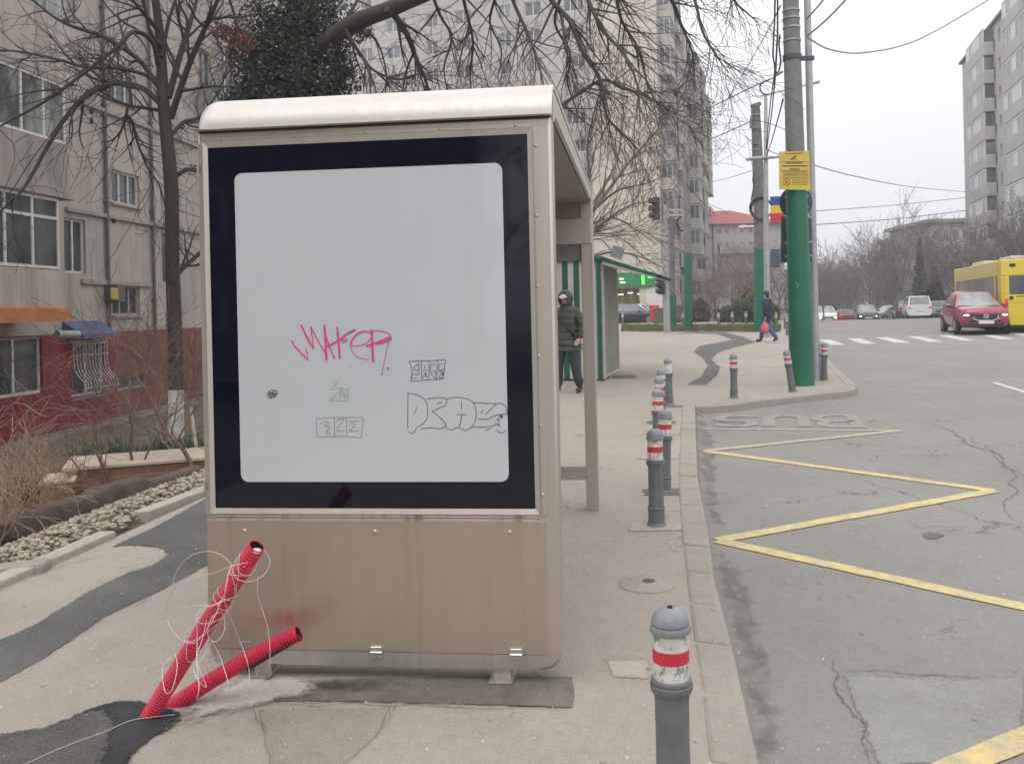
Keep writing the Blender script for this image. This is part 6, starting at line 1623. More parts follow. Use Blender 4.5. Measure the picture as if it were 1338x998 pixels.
# --- tan tree between shelter and tower gable
rg_ = random.Random(71); QY = 24.0; qm = QY / F
qb_ = at(742, 470, QY); qb_.z = zg(QY)
qt = root('bare_tree', qb_, 'light brown bare tree spreading before the beige gable behind the kiosk', 'tree')
mb = MB(); traced(mb, [qb_ - V((0, 0, .2)), at(744, 380, QY), at(752, 330, QY), at(762, 290, QY)], [.16, .14, .12, .1], 10); mb.build('trunk', bk_tan, qt, smooth=60, world=True)
cr = MB(); PQ = dict(seg=.25, jit=.2, trop=(.0, .0, -.01), rmin=.006, max=3, kids=(3, 3, 2), ratio=(.5, .8))
for l, w, dy in (([(760, 295), (790, 255), (820, 215), (850, 180), (872, 160)], 3.2, 1), ([(754, 325), (790, 290), (825, 268), (862, 262)], 2.6, -1), ([(750, 345), (795, 330), (835, 335), (868, 352)], 2.2, .5), ([(762, 290), (770, 240), (768, 190), (775, 150)], 3, -.8), ([(758, 300), (800, 285), (830, 300), (858, 320)], 2, 1.5), ([(765, 280), (800, 225), (812, 180), (815, 130)], 2.4, 2), ([(752, 330), (730, 290), (715, 250), (700, 200)], 2.6, 1), ([(756, 318), (780, 305), (812, 312), (850, 345)], 1.8, -1.2), ([(765, 285), (805, 250), (845, 240), (875, 225)], 2, -2)):
    Pn, R = traced(cr, [at(x, y, QY + dy * i / (len(l) - 1)) for i, (x, y) in enumerate(l)], [w * qm, w * .7 * qm, w * .45 * qm, .009], 6); sprout(cr, Pn, R, 14, (.4, 1.2), PQ, rg_, .1, 1, V((.1, 0, .3)))
cr.build('crown', bk_tan, qt, smooth=60, world=True)

# --- far bare trees (three grown once, then copied)
def far_tree(seed, H, P, nl, spread, mat, name='bare_tree'):
    r = random.Random(seed); e = root(name, (0, 0, 0), 'x', 'tree')
    mb = MB(); pts = [V((0, 0, -.5)), V((.05, 0, H * .16)), V((.0, .1, H * .34)), V((.15, 0, H * .5))]; Pn, R = traced(mb, pts, [.22, .18, .14, .09], 7); mb.build('trunk', mat, e, smooth=60)
    cr = MB()
    for i in range(nl):
        t = .35 + .65 * (i + 1) / nl; c = along(Pn, plen(Pn) * t); a = i * 2.4 + r.uniform(-.4, .4); d = V((math.cos(a) * spread, math.sin(a) * spread, 1)).normalized()
        grow(cr, c, d, H * r.uniform(.32, .48), .07, 0, P, r)
    cr.build('crown', mat, e, smooth=60); return e
PF = dict(seg=.6, jit=.2, trop=(.08, .06, .03), rmin=.016, max=3, kids=(5, 5, 4), ratio=(.42, .7))
PFr = dict(seg=.5, jit=.24, trop=(.05, .05, .03), rmin=.014, max=3, kids=(5, 5, 4), ratio=(.42, .7))
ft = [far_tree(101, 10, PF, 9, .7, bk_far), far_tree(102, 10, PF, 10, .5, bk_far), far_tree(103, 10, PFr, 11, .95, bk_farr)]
spots = [  # px, base py (depth), top py, tree kind, label
 (1083, 105, 347, 2, 'bare tree just right of the green pole above the white car'), (1112, 120, 322, 0, 'tall thin bare tree left of the middle in the far tree row'), (1136, 110, 318, 1, 'bare tree above the dark oncoming car'),
 (1158, 100, 305, 0, 'bare tree over the pale low car'), (1180, 112, 288, 1, 'tallest pale bare tree in front of the stepped low blocks'), (1205, 95, 330, 2, 'bare tree right behind the white estate car'),
 (1222, 88, 300, 0, 'bare tree before the flat roofed low block'), (1246, 80, 318, 2, 'dense bare tree left behind the bus roof'), (1270, 78, 295, 0, 'bare tree under the left corner of the grey tower'),
 (1296, 74, 300, 2, 'dense reddish bare tree above the middle of the bus'), (1322, 70, 285, 1, 'bare tree above the rear of the bus'), (1350, 68, 270, 0, 'bare tree on the right picture edge'),
 (1098, 135, 352, 1, 'smaller bare tree at the end of the road'), (1232, 105, 322, 1, 'thin bare tree between low blocks and bus'), (1310, 90, 288, 2, 'bare tree close against the tower wall'), (1148, 130, 330, 2, 'bare reddish tree far down the road'), (1190, 130, 318, 0, 'far bare tree behind the tallest pale one'),
 (1018, 66, 330, 2, 'reddish bare tree in the gap between lamp post and thick pole'), (912, 64, 350, 2, 'reddish bare tree at the tower foot'), (935, 58, 346, 2, 'reddish bare tree in front of the red roofed house'), (958, 66, 340, 2, 'bare reddish tree under the red roof right side'), (983, 62, 334, 2, 'bare reddish tree behind the walking woman'), (972, 75, 326, 0, 'tall grey bare tree by the farther pole'), (1076, 60, 352, 0, 'slender bare tree peeking out right of the thick pole'), (1057, 85, 340, 2, 'bare tree hidden mostly by the thick pole')]
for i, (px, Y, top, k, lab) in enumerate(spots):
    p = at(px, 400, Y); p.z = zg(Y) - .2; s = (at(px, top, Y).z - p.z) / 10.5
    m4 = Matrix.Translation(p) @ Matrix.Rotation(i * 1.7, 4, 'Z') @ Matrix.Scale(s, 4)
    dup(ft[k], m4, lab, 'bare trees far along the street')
m4 = Matrix.Translation(V((-5.4, -11, -.2))) @ Matrix.Scale(.85, 4)
dup(ft[0], m4, 'bare tree behind the viewer mirrored in the right of the advert glass', 'bare trees far along the street')
for e in ft:
    for ch in list(e.children): bpy.data.objects.remove(ch)
    bpy.data.objects.remove(e)
# far off wood closing the street
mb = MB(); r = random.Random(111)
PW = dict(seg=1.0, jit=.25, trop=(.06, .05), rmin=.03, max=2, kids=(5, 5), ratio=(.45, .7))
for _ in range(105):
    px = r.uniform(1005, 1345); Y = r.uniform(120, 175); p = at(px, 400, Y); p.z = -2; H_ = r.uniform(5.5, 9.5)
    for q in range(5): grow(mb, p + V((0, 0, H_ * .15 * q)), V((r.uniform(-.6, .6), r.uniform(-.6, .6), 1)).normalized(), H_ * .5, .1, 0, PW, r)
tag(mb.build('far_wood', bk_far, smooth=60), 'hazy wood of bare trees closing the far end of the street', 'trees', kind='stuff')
# evergreens and hedge
def leaf_crown(mb, c, rad, n, s, r, thr=-.25, fr=1.6):
    for _ in range(n):
        q = rvec(r) * (r.random() ** .4)
        if noise.noise(V((q.x * fr + c.x, q.y * fr, q.z * fr + c.z))) < thr: continue
        p = c + V((q.x * rad[0], q.y * rad[1], q.z * rad[2])); n_ = (q + rvec(r)).normalized(); u = n_.orthogonal().normalized(); w = n_.cross(u); ss = s * r.uniform(.6, 1.3)
        mb.add([p - u * ss, p - w * ss * .6, p + u * ss, p + w * ss * .6], [(0, 1, 2, 3)])
ev = M('dark_evergreen', (.022, .032, .026), .7, var=.4, scale=1.5, col2=(.04, .052, .036))
hed = M('hedge_leaf', (.030, .052, .020), .6, var=.4, scale=2, col2=(.055, .085, .03)); hed2 = M('hedge_dry', (.17, .13, .07), .8, var=.4, scale=2)
r = random.Random(121)
for (px, Y, top, hw, lab) in ((1203, 92, 318, 14, 'dark pointed fir before the low blocks'), (1222, 84, 352, 20, 'broad dark evergreen behind the estate car')):
    p = at(px, 400, Y); p.z = zg(Y); H_ = at(px, top, Y).z - p.z; W_ = hw / F * Y
    e = root('evergreen_tree', p, lab, 'tree'); mb = MB(); mb.tube([p, p + V((0, 0, H_ * .9))], [.2, .05], 7); mb.build('trunk', bk_dark, e, world=True)
    mb = MB()
    for q in range(12): t = (q + .5) / 12; leaf_crown(mb, p + V((0, 0, H_ * (.12 + .88 * t))), (W_ * (1.05 - t), W_ * (1.05 - t), H_ * .08), 420, .2, r)
    mb.build('crown', ev, e, world=True)
for (px, Y, y0, y1, hw, mat, lab) in ((978, 52, 428, 388, 22, hed, 'round dark green hedge bush behind the verge'), (952, 53, 428, 400, 14, hed, 'lower green bush left of the round hedge'), (985, 56, 400, 372, 20, hed2, 'dry yellowish bush rising above the green hedge'), (1005, 50, 428, 395, 12, hed, 'dark bush behind the walking woman'), (883, 57, 432, 418, 14, M('dull_bush', (.08, .07, .05), .8, var=.4), 'low dull bush right of the bin store'), (915, 57, 428, 392, 14, MC['dull_bush'], 'dull brown bush right of the green pole')):
    a, b = at(px, y0, Y), at(px, y1, Y); mb = MB(); H_ = b.z - a.z; c = (a + b) / 2; leaf_crown(mb, c, (hw / F * Y, 1.0, H_ * .55), 2600, .09, r, -.3, 2.2)
    r2 = random.Random(int(px))
    for q in range(8): grow(mb, V((c.x + r2.uniform(-.3, .3), c.y, a.z)), V((r2.uniform(-.7, .7), r2.uniform(-.5, .5), 1)).normalized(), H_ * .6, .02, 1, PF, r2)
    tag(mb.build('bush', mat, origin=(c.x, c.y, a.z)), lab, 'bush')
# ------------------------------------------------------------------ people
skin_m = M('skin_tone', (.52, .31, .24), .6, var=.1)
def quilt(name, c):
    m, n, l, b = nt(name); v = mapped(n, l); t = N(n, 'ShaderNodeTexCoord'); sx = N(n, 'ShaderNodeSeparateXYZ'); l.new(t.outputs['Object'], sx.inputs[0])
    z = math_(n, l, 'ADD', sx.outputs[2], math_(n, l, 'MULTIPLY', noise_fac(n, l, v, 6, 3), .02)); w = math_(n, l, 'ABSOLUTE', math_(n, l, 'SINE', math_(n, l, 'MULTIPLY', z, 27)))
    cc = mixc(n, l, noise_fac(n, l, v, 9, 5), tuple(x * .75 for x in c), tuple(x * 1.3 for x in c)); cc = mixc(n, l, math_(n, l, 'LESS_THAN', w, .1), cc, tuple(x * .8 for x in c))
    l.new(cc, b.inputs['Base Color']); b.inputs['Roughness'].default_value = .7; bump(n, l, b, math_(n, l, 'ADD', w, math_(n, l, 'MULTIPLY', noise_fac(n, l, v, 14, 4), .8)), .016, .7); MC[name] = m; return m
def hand(par, wrist, d, palm_n, mat, name='hand', side=1):
    d = V(d).normalized(); pn = V(palm_n).normalized(); sd = d.cross(pn).normalized() * side; pts = [V(wrist), V(wrist) + d * .05, V(wrist) + d * .085]; ed = [(0, 1), (1, 2)]; ra = [.024, (.034, .02), (.036, .018)]
    for k, (o, L) in enumerate(((-.030, .062), (-.010, .075), (.010, .070), (.029, .055))):
        i = len(pts); b0 = pts[2] + sd * o; k1 = b0 + d * L * .5 + pn * .008; k2 = k1 + d * L * .35 + pn * .025; pts += [b0, k1, k2]; ed += [(2, i), (i, i + 1), (i + 1, i + 2)]; ra += [.0105, .0095, .008]
    i = len(pts); b0 = pts[1] - sd * .036 + pn * .005; pts += [b0, b0 + d * .035 - sd * .014 + pn * .012, b0 + d * .06 - sd * .006 + pn * .022]; ed += [(1, i), (i, i + 1), (i + 1, i + 2)]; ra += [.013, .011, .009]
    return skin(name, pts, ed, ra, mat, par, 1)
def person(loc, rz, label, pose, cols, hood=True):
    r = root('person', loc, label, 'person', rz)
    P = pose; hp = P['pelvis']
    J = {'p': V((0, 0, hp)), 's': V((0, 0, hp + .2)), 'c': V((0, -.015, hp + .41)), 'n': V((0, -.03, hp + .55)), 'h': V((0, -.055, hp + .63)), 't': V((0, -.06, hp + .74))}
    for s in (-1, 1):
        k = 'l' if s < 0 else 'r'
        J['sh' + k] = V((s * .175, .0, hp + .46)); J['el' + k] = V(P['el' + k]); J['wr' + k] = V(P['wr' + k]); J['hi' + k] = V((s * .085, 0, hp - .03)); J['kn' + k] = V(P['kn' + k]); J['an' + k] = V(P['an' + k]); J['to' + k] = V(P['to' + k])
    names = list(J); ix = {k: i for i, k in enumerate(names)}
    def sk(nm, chain, rad, mat, sub=2):
        used = []; 
        for a, b in chain:
            for q in (a, b):
                if q not in used: used.append(q)
        return skin(nm, [J[u] for u in used], [(used.index(a), used.index(b)) for a, b in chain], [rad[u] for u in used], mat, r, sub)
    arm = lambda k: [('c', 'sh' + k), ('sh' + k, 'el' + k), ('el' + k, 'wr' + k)]
    leg = lambda k: [('p', 'hi' + k), ('hi' + k, 'kn' + k), ('kn' + k, 'an' + k), ('an' + k, 'to' + k)]
    rb = dict(p=.11, s=.105, c=.12, n=.052, h=.078, t=.082)
    for k in 'lr': rb.update({'sh' + k: .055, 'el' + k: .04, 'wr' + k: .028, 'hi' + k: .085, 'kn' + k: .055, 'an' + k: .038, 'to' + k: .03})
    body = sk('body', [('p', 's'), ('s', 'c'), ('c', 'n'), ('n', 'h'), ('h', 't')] + arm('l') + arm('r') + leg('l') + leg('r'), rb, skin_m)
    rj = dict(p=(.225, .17), s=(.22, .165), c=(.22, .165), hem=(.23, .175), n=.09); J['hem'] = V((0, 0, hp - P.get('hem', .12)))
    for k in 'lr': rj.update({'sh' + k: .102, 'el' + k: .085, 'wr' + k: .064})
    jk = sk('jacket', [('p', 's'), ('p', 'hem'), ('s', 'c'), ('c', 'n')] + arm('l') + arm('r'), rj, cols['jacket'])
    rt_ = dict(p=.13)
    for k in 'lr': rt_.update({'hi' + k: .112, 'kn' + k: .090, 'an' + k: .076})
    sk('trousers', [c for k in 'lr' for c in leg(k)[:3]], rt_, cols['trousers'])
    for k in 'lr':
        a, t = J['an' + k], J['to' + k]; d = (t - a); d.z = 0
        skin('shoe', [V((a.x, a.y, a.z - .0)) - d * .25, V((a.x, a.y, a.z)) + d * .3 - V((0, 0, .03)), V((t.x, t.y, t.z + .008))], [(0, 1), (1, 2)], [.052, .05, .04], cols['shoes'], r, 2)
    h, t = J['h'], J['t']
    # face
    mb = MB(); c = (h + t) / 2
    mb.sphere(c + V((0, -.088, -.012)), (.013, .02, .02), 8, 6)
    for s in (-1, 1): mb.sphere(c + V((s * .082, .0, -.005)), (.012, .02, .03), 8, 6)
    mb.build('nose_and_ears', skin_m, body, smooth=180)
    mb = MB()
    for s in (-1, 1): mb.sphere(c + V((s * .03, -.079, .012)), (.012, .006, .006), 8, 6)
    mb.sphere(c + V((0, -.080, -.05)), (.024, .006, .006), 8, 6); mb.build('eyes_and_mouth', M('face_dark', (.10, .05, .04), .5), body, smooth=180)
    return r, J, body, jk
man_p = G(743, 512.5)
olive = quilt('olive_quilted_parka', (.060, .062, .048)); mjean = M('grey_blue_jeans', (.036, .045, .056), .8, var=.3, scale=8); shoe_d = M('dark_shoe', (.02, .02, .022), .6)
mp = dict(pelvis=.93, ell=(-.30, .02, 1.13), wrl=(-.24, -.10, .93), elr=(.33, .03, 1.14), wrr=(.27, -.09, .95), knl=(-.15, -.06, .50), anl=(-.20, .02, .085), tol=(-.25, -.15, .03), knr=(.14, -.03, .50), anr=(.20, .06, .085), tor=(.22, -.12, .03), hem=.10)
mr_, J, mbody, mj = person(man_p, math.radians(-28), 'man in an olive hooded parka and white peaked cap standing beyond the shelter', mp, dict(jacket=olive, trousers=mjean, shoes=shoe_d))
c = (J['h'] + J['t']) / 2
mb = MB()                                         # hood, open at the face
seg = 16
for i in range(9):
    pass
rings = []
for i in range(8):
    a = math.radians(42 + i * (138 / 7)); rad_ = .142 * math.sin(a); y = -.138 * math.cos(a) * 1.05
    rings.append([c + V((rad_ * math.cos(2 * PI * j / seg) * 1.0, y + .015, .022 + rad_ * math.sin(2 * PI * j / seg) * 1.16)) for j in range(seg)])
inner = [[c + (p - c) * .9 for p in rings[0]]]
mb.loft(inner + rings, caps=False)
mb.tube([J['n'] + V((0, .03, -.07)), J['n'] + V((0, .02, .03)), J['n'] + V((0, .0, .09))], [.15, .115, .10], 14)
hd = mb.build('hood', olive, mr_, smooth=180)
sb_ = hd.modifiers.new('s', 'SUBSURF'); sb_.levels = 1; sb_.render_levels = 1
mb = MB(); mb.sphere(c + V((0, -.02, .062)), (.088, .09, .05), 14, 8); 
mb.add([c + V((x * .085, -.075 - .075 * math.cos(x * 1.3), .052 - .02 * (1 - abs(x)) + dz)) for dz in (0, -.012) for x in (-1, -.5, 0, .5, 1)] + [c + V((x * .085, -.05, .062 + dz)) for dz in (0, -.012) for x in (-1, -.5, 0, .5, 1)],
       [(10 + i, 11 + i, 1 + i, i) for i in range(4)] + [(5 + i, 6 + i, 16 + i, 15 + i) for i in range(4)] + [(i, i + 1, 6 + i, 5 + i) for i in range(4)])
mb.build('cap', M('cap_white', (.58, .57, .54), .7), mr_, smooth=50)
for s, k in ((1, 'l'), (-1, 'r')): hand(mr_, J['wr' + k], (J['wr' + k] - J['el' + k]).normalized() * .6 + V((0, -.3, -.6)), (0 , -1, 0), skin_m, 'hand', s)
mb = MB(); mb.tube(catmull([V((-.155, .0, 1.43)), V((-.10, -.16, 1.36)), V((.03, -.185, 1.2)), V((.16, -.15, 1.05)), V((.19, .0, .98)), V((.1, .16, 1.1)), V((-.08, .16, 1.34)), V((-.155, .0, 1.43))]), .016, 6)
mb.sphere((.20, -.03, .93), (.045, .10, .10), 10, 8); mb.build('shoulder_bag', M('bag_black', (.018, .018, .018), .6), mr_, smooth=60)

wp = G(1004, 447)
navy = M('navy_jacket', (.012, .019, .055), .7, var=.3, scale=8); jean = M('blue_jeans', (.045, .11, .25), .8, var=.3, scale=8)
wpz = dict(pelvis=.92, ell=(-.27, -.08, 1.12), wrl=(-.23, -.22, .95), elr=(.28, .06, 1.12), wrr=(.27, .02, .86), knl=(-.08, -.20, .52), anl=(-.09, -.30, .085), tol=(-.10, -.48, .04), knr=(.09, .06, .48), anr=(.10, .34, .14), tor=(.10, .20, .03), hem=.10)
wr_r, J, wbody, wj = person(wp, math.radians(-125), 'woman in navy jacket and blue jeans walking away on the pavement with a pink bag', wpz, dict(jacket=navy, trousers=jean, shoes=shoe_d))
c = (J['h'] + J['t']) / 2
mb = MB(); mb.sphere(c + V((0, .02, .028)), (.098, .105, .105), 14, 10); mb.sphere(c + V((0, .06, -.04)), (.085, .06, .09), 12, 8); mb.build('hair', M('hair_dark', (.025, .018, .016), .6, var=.4, scale=20), wr_r, smooth=180)
for s, k in ((1, 'l'), (-1, 'r')): hand(wr_r, J['wr' + k], (0, -.1, -1), (.2 * s, -1, 0), skin_m, 'hand', s)
hw_ = wmat(wr_r) @ (J['wr' + 'r'] + V((0, -.02, -.1)))
mb = MB(); rings = []
for i, (w, d_, z) in enumerate(((.02, .015, -.06), (.07, .05, -.12), (.125, .08, -.22), (.135, .085, -.34), (.115, .07, -.44), (.05, .03, -.47))):
    rings.append([hw_ + V((w * math.cos(2 * PI * j / 14) * (1 + .08 * math.sin(j * 3 + i)), d_ * math.sin(2 * PI * j / 14), z)) for j in range(14)])
mb.loft(rings); bg = root('carrier_bag', hw_, 'pink carrier bag hanging from the hand of the walking woman', 'bag'); mb.build('bag', M('pink_plastic', (.58, .10, .17), .4, var=.2, scale=12), bg, smooth=60, world=True)
mb = MB(); 
for s in (-1, 1): mb.tube(catmull([hw_ + V((s * .05, 0, -.12)), hw_ + V((s * .03, 0, -.03)), hw_ + V((0, 0, .015))]), .007, 5)
mb.build('handle', MC['pink_plastic'], bg, world=True)

# ------------------------------------------------------------------ cars
cglass = glass_mat('car_glass', (.035, .045, .05), (.10, .12, .125), .05, 1.2)
wglass = glass_mat('windscreen_glass', (.14, .155, .155), (.26, .28, .275), .06, 1.4); bglass = glass_mat('bus_glass', (.10, .095, .09), (.24, .225, .215), .1, .6)  # reflections put into the base colours: paler for windscreens and bus windows
tyre = M('tyre_rubber', (.018, .018, .019), .8); rimm = M('alloy_rim', (.35, .35, .36), .3, .8); chrome = M('chrome', (.6, .6, .6), .2, .9); blackp = M('black_plastic', (.02, .02, .022), .5)
lampw = M('headlight_on', (.9, .92, 1), .2, emis=7.0, ecol=(.93, .95, 1)); lampo = M('headlight_off', (.55, .57, .6), .1, 0); lampr = M('tail_lamp', (.45, .02, .03), .2, emis=.35, ecol=(.8, .03, .04)); plate_m = M('number_plate', (.6, .6, .58), .4)
def car(loc, d, label, paint, dims, prof, cab, lights=True, rear_seen=False, cat='car', name='car'):
    """dims L,W ; prof: stations (y, z_low, z_belt, half width) rear to front ; cab: (rear base y, rear roof y, front roof y, front base y, z base, z roof, hw base, hw roof)"""
    d = V((d[0], d[1])).normalized(); r = root(name, loc, label, cat, math.atan2(-d.x, d.y))
    mb = MB(); rings = []
    for y, zl, zb_, hw in prof:
        h = zb_ - zl
        half = [(.0, zl), (hw * .86, zl), (hw * .97, zl + h * .18), (hw, zl + h * .5), (hw * .985, zl + h * .78), (hw * .93, zl + h * .95), (hw * .78, zb_ + .01), (0, zb_ + .045)]
        rings.append([V((x, y, z)) for x, z in half] + [V((-x, y, z)) for x, z in half[-2:0:-1]])
    mb.loft(rings); body = mb.build('body', paint, r, smooth=42)
    r0, r1, f1, f0, z0, z1, hb, hr = cab
    mid = (r1 + f1) / 2
    C = []
    for (y, z, hw) in ((r0, z0, hb * .95), (r1, z1 - .02, hr * .96), (mid, z1 + .025, hr), (f1, z1 - .01, hr * .97), (f0, z0, hb * .97)): C.append((y, z, hw))
    mb = MB(); T_ = [[V((-hw, y, z)), V((-hw * .55, y, z + (.03 if 0 < i < 4 else .0))), V((hw * .55, y, z + (.03 if 0 < i < 4 else 0))), V((hw, y, z))] for i, (y, z, hw) in enumerate(C)]
    for a, b in zip(T_, T_[1:]):
        for q in range(3): mb.quad(a[q], a[q + 1], b[q + 1], b[q])
    for s in (0, 3):
        bm_ = V((T_[2][s].x / hr * hb, mid, z0)); sd = [T_[0][s], T_[1][s], T_[2][s], T_[3][s], T_[4][s], bm_]
        mb.poly(sd if s == 0 else sd[::-1])
    mb.build('cabin', paint, body, smooth=50)
    def panel(A, B, C_, D, ins, off):
        n_ = (B - A).cross(D - A).normalized(); c_ = (A + B + C_ + D) / 4
        return [p.lerp(c_, ins) + n_ * off for p in (A, B, C_, D)]
    mb = MB(); q = panel(T_[4][0], T_[3][0], T_[3][3], T_[4][3], .1, 0); n_ = V((0, 1, .6)).normalized(); mb.poly([p + n_ * .045 for p in q]); 
    mb.build('windscreen', wglass, r)
    mb = MB(); q = panel(T_[0][0], T_[1][0], T_[1][3], T_[0][3], .12, 0); n_ = V((0, -1, .5)).normalized(); mb.poly([p + n_ * .045 for p in q]); mb.build('rear_window', cglass, r)
    for s in (-1, 1):
        mb = MB(); bl_, br_ = V((s * hb * .96, r0, z0)), V((s * hb * .97, f0, z0)); tl_, tr_ = V((s * hr * .96, r1, z1 - .02)), V((s * hr * .97, f1, z1 - .01)); bm_ = bl_.lerp(br_, .47); tm_ = tl_.lerp(tr_, .47)
        o_ = V((s * .014, 0, .004))
        for (a, b, c_, e_) in ((bl_.lerp(bm_, .16), bl_.lerp(bm_, .96), tl_.lerp(tm_, .96), tl_.lerp(tm_, .06)), (bm_.lerp(br_, .05), bm_.lerp(br_, .86), tm_.lerp(tr_, .94), tm_.lerp(tr_, .05))):
            q = [a.lerp(e_, .06), b.lerp(c_, .06), c_.lerp(b, .13), e_.lerp(a, .13)]; mb.poly([p + o_ for p in q])
        mb.build('side_window', cglass, r)
    yr, zl, zb0, hw0 = prof[0]; yf, zlf, zbf, hwf = prof[-1]; W_ = max(p[3] for p in prof); R_ = dims[2]
    for s in (-1, 1):
        for y in (dims[3], dims[4]):
            mb = MB(); mb.tube([(s * (W_ - .03), y, R_), (s * (W_ + .004), y, R_)], R_ * 1.13, 22); arch = mb.build('wheel_arch', blackp, body)
            mb = MB(); xo = W_ + .006; prof_ = [(.10, R_ * .62), (.10, R_ * .9), (.08, R_), (-.08, R_), (-.1, R_ * .9)]
            vs = []
            for dx, rr_ in prof_: vs.append([V((s * (xo - .09 + dx), y + rr_ * math.cos(2 * PI * j / 22), R_ + rr_ * math.sin(2 * PI * j / 22))) for j in range(22)])
            mb.loft(vs); w = mb.build('wheel', tyre, r, smooth=40)
            mb = MB()
            for j in range(5):
                a = 2 * PI * j / 5; mb.obox((s * (xo + .012), y - .03 * math.cos(a), R_ - .03 * math.sin(a)) , V((0, -math.sin(a) * R_ * .6, math.cos(a) * R_ * .6)), V((0, .06 * math.cos(a), .06 * math.sin(a))), V((s * .01, 0, 0)))
            mb.tube([(s * (xo + .008), y, R_), (s * (xo + .014), y, R_)], R_ * .62, 20); mb.build('rim', rimm, w)
        mb = MB(); yl = yf - .12; mb.sphere((s * hwf * .93, yf - .10, zbf - .13), (.12, .12, .055), 12, 8); mb.build('headlight', lampw if lights else lampo, r, smooth=180)
        mb = MB(); mb.sphere((s * hw0 * .84, yr + .06, zb0 - .14), (.15, .09, .12), 10, 8); mb.build('tail_lamp', lampr, r, smooth=180)
        mb = MB(); mb.sphere((s * (hb + .13), f0 - .42, z0 + .06), (.11, .07, .075), 10, 8); mb.tube([(s * hb * .95, f0 - .42, z0), (s * (hb + .1), f0 - .42, z0 + .04)], .025, 6); mb.build('mirror', paint, r, smooth=180)
    h = zbf - zlf
    mb = MB(); g = [(-.50, zlf + h * .82), (.50, zlf + h * .82), (.46, zlf + h * .5), (.26, zlf + h * .3), (-.26, zlf + h * .3), (-.46, zlf + h * .5)]
    mb.prism([(x, yf + .05, z) for x, z in g], (0, -.14, 0)); gr = mb.build('grille', blackp, r)
    mb = MB(); mb.tube([(x, yf + .055, z) for x, z in g[2:] + g[:0]] , .018, 6); mb.tube([(.40, yf + .055, g[2][1]), (.44, yf + .03, g[1][1])], .016, 6); mb.tube([(-.40, yf + .055, g[2][1]), (-.44, yf + .03, g[1][1])], .016, 6); mb.lathe([(.0, 0)], (0, 0, -50), 3) if False else None
    cz = zlf + h * .64; mb.tube(catmull([V((.085 * math.cos(2 * PI * j / 12), yf + .062, cz + .06 * math.sin(2 * PI * j / 12))) for j in range(13)], 2), .014, 5); mb.tube([(-.075, yf + .062, cz + .03), (0, yf + .066, cz - .02), (.075, yf + .062, cz + .03)], .014, 5)
    mb.build('chrome_trim', chrome, gr)
    mb = MB(); mb.box(-hwf * .9, hwf * .9, yf - .2, yf + .045, zlf - .02, zlf + h * .16); mb.box(-hwf * .8, -hwf * .5, yf - .1, yf + .03, zlf + h * .2, zlf + h * .36); mb.box(hwf * .5, hwf * .8, yf - .1, yf + .03, zlf + h * .2, zlf + h * .36); mb.build('bumper', blackp, r, bevel=.02)
    mb = MB(); mb.box(-.26, .26, yf + .07, yf + .095, zlf + h * .06, zlf + h * .26); mb.build('number_plate', plate_m, r)
    mb = MB(); mb.box(-.26, .26, yr - .06, yr - .03, zl + .3, zl + .42); mb.box(-hw0 * .85, hw0 * .85, yr - .04, yr + .2, zl - .02, zl + .2); mb.build('rear_bumper', blackp if not rear_seen else plate_m, r, bevel=.02)
    return r
SUVP = [(-2.12, .34, .98, .78), (-1.95, .30, 1.04, .86), (-1.2, .24, 1.05, .915), (.3, .24, 1.03, .92), (.95, .24, 1.04, .91), (1.5, .25, 1.03, .90), (1.9, .27, 1.0, .86), (2.1, .31, .95, .78), (2.18, .38, .86, .68)]
SUVC = (-1.98, -1.2, .05, 1.05, 1.03, 1.60, .87, .60)
HAT = [(-2.0, .3, .92, .74), (-1.85, .26, .96, .82), (-1.1, .2, .94, .865), (.4, .2, .92, .87), (1.2, .2, .93, .86), (1.7, .22, .86, .83), (1.98, .26, .76, .74), (2.05, .32, .66, .64)]
HATC = (-1.85, -1.15, .2, 1.05, .92, 1.45, .82, .60)
EST = [(-2.3, .3, 1.0, .80), (-2.2, .26, 1.05, .86), (-1.2, .22, 1.02, .89), (.4, .22, 1.0, .90), (1.2, .22, 1.0, .89), (1.8, .24, .92, .85), (2.2, .28, .8, .74)]
ESTC = (-2.2, -1.95, .2, 1.1, 1.0, 1.68, .85, .70)
redp = M('red_car_paint', (.28, .026, .058), .28, .25, .06, 2, coat=.8); whp = M('white_car_paint', (.62, .62, .62), .3, 0, .05, 2, coat=.6); dkp = M('dark_car_paint', (.035, .04, .048), .3, .3, .1, 2, coat=.7); slv = M('silver_car_paint', (.34, .34, .34), .3, .5, .05, 2, coat=.5); dbl = M('navy_car_paint', (.015, .02, .035), .25, .3, .1, 2, coat=.8)
toward = V((-.255, -.967)); away = -toward
p = G(1299, 437, -.1); q = V((p.x, p.y + 1.6, zg(p.y + 1.6) - .10))
car(q, toward, 'red crossover car with bright headlights coming towards the crossing', redp, (4.4, 1.84, .34, -1.32, 1.36), SUVP, SUVC)
def farcar(px, Y, d, label, paint, P, C, R_, lights, dz=0, rear=False):
    x = at(px, 400, Y).x; return car(V((x, Y, zg(Y) - .1 + dz)), d, label, paint, (4.2, 1.8, R_, P[0][0] + .8, P[-1][0] - .8), P, C, lights, rear)
farcar(1078, 76, V((-.2, -1)), 'white oncoming car with lit headlights at the left of the road end', whp, HAT, HATC, .3, True)
farcar(1102, 86, V((.12, 1)), 'small red car driving away between the two oncoming cars', M('bright_red_paint', (.36, .03, .04), .3, 0, .05, 2, coat=.6), HAT, HATC, .3, False)
farcar(1131, 74, V((-.25, -1)), 'dark oncoming car with lit headlights in the middle of the road end', dkp, HAT, HATC, .3, True)
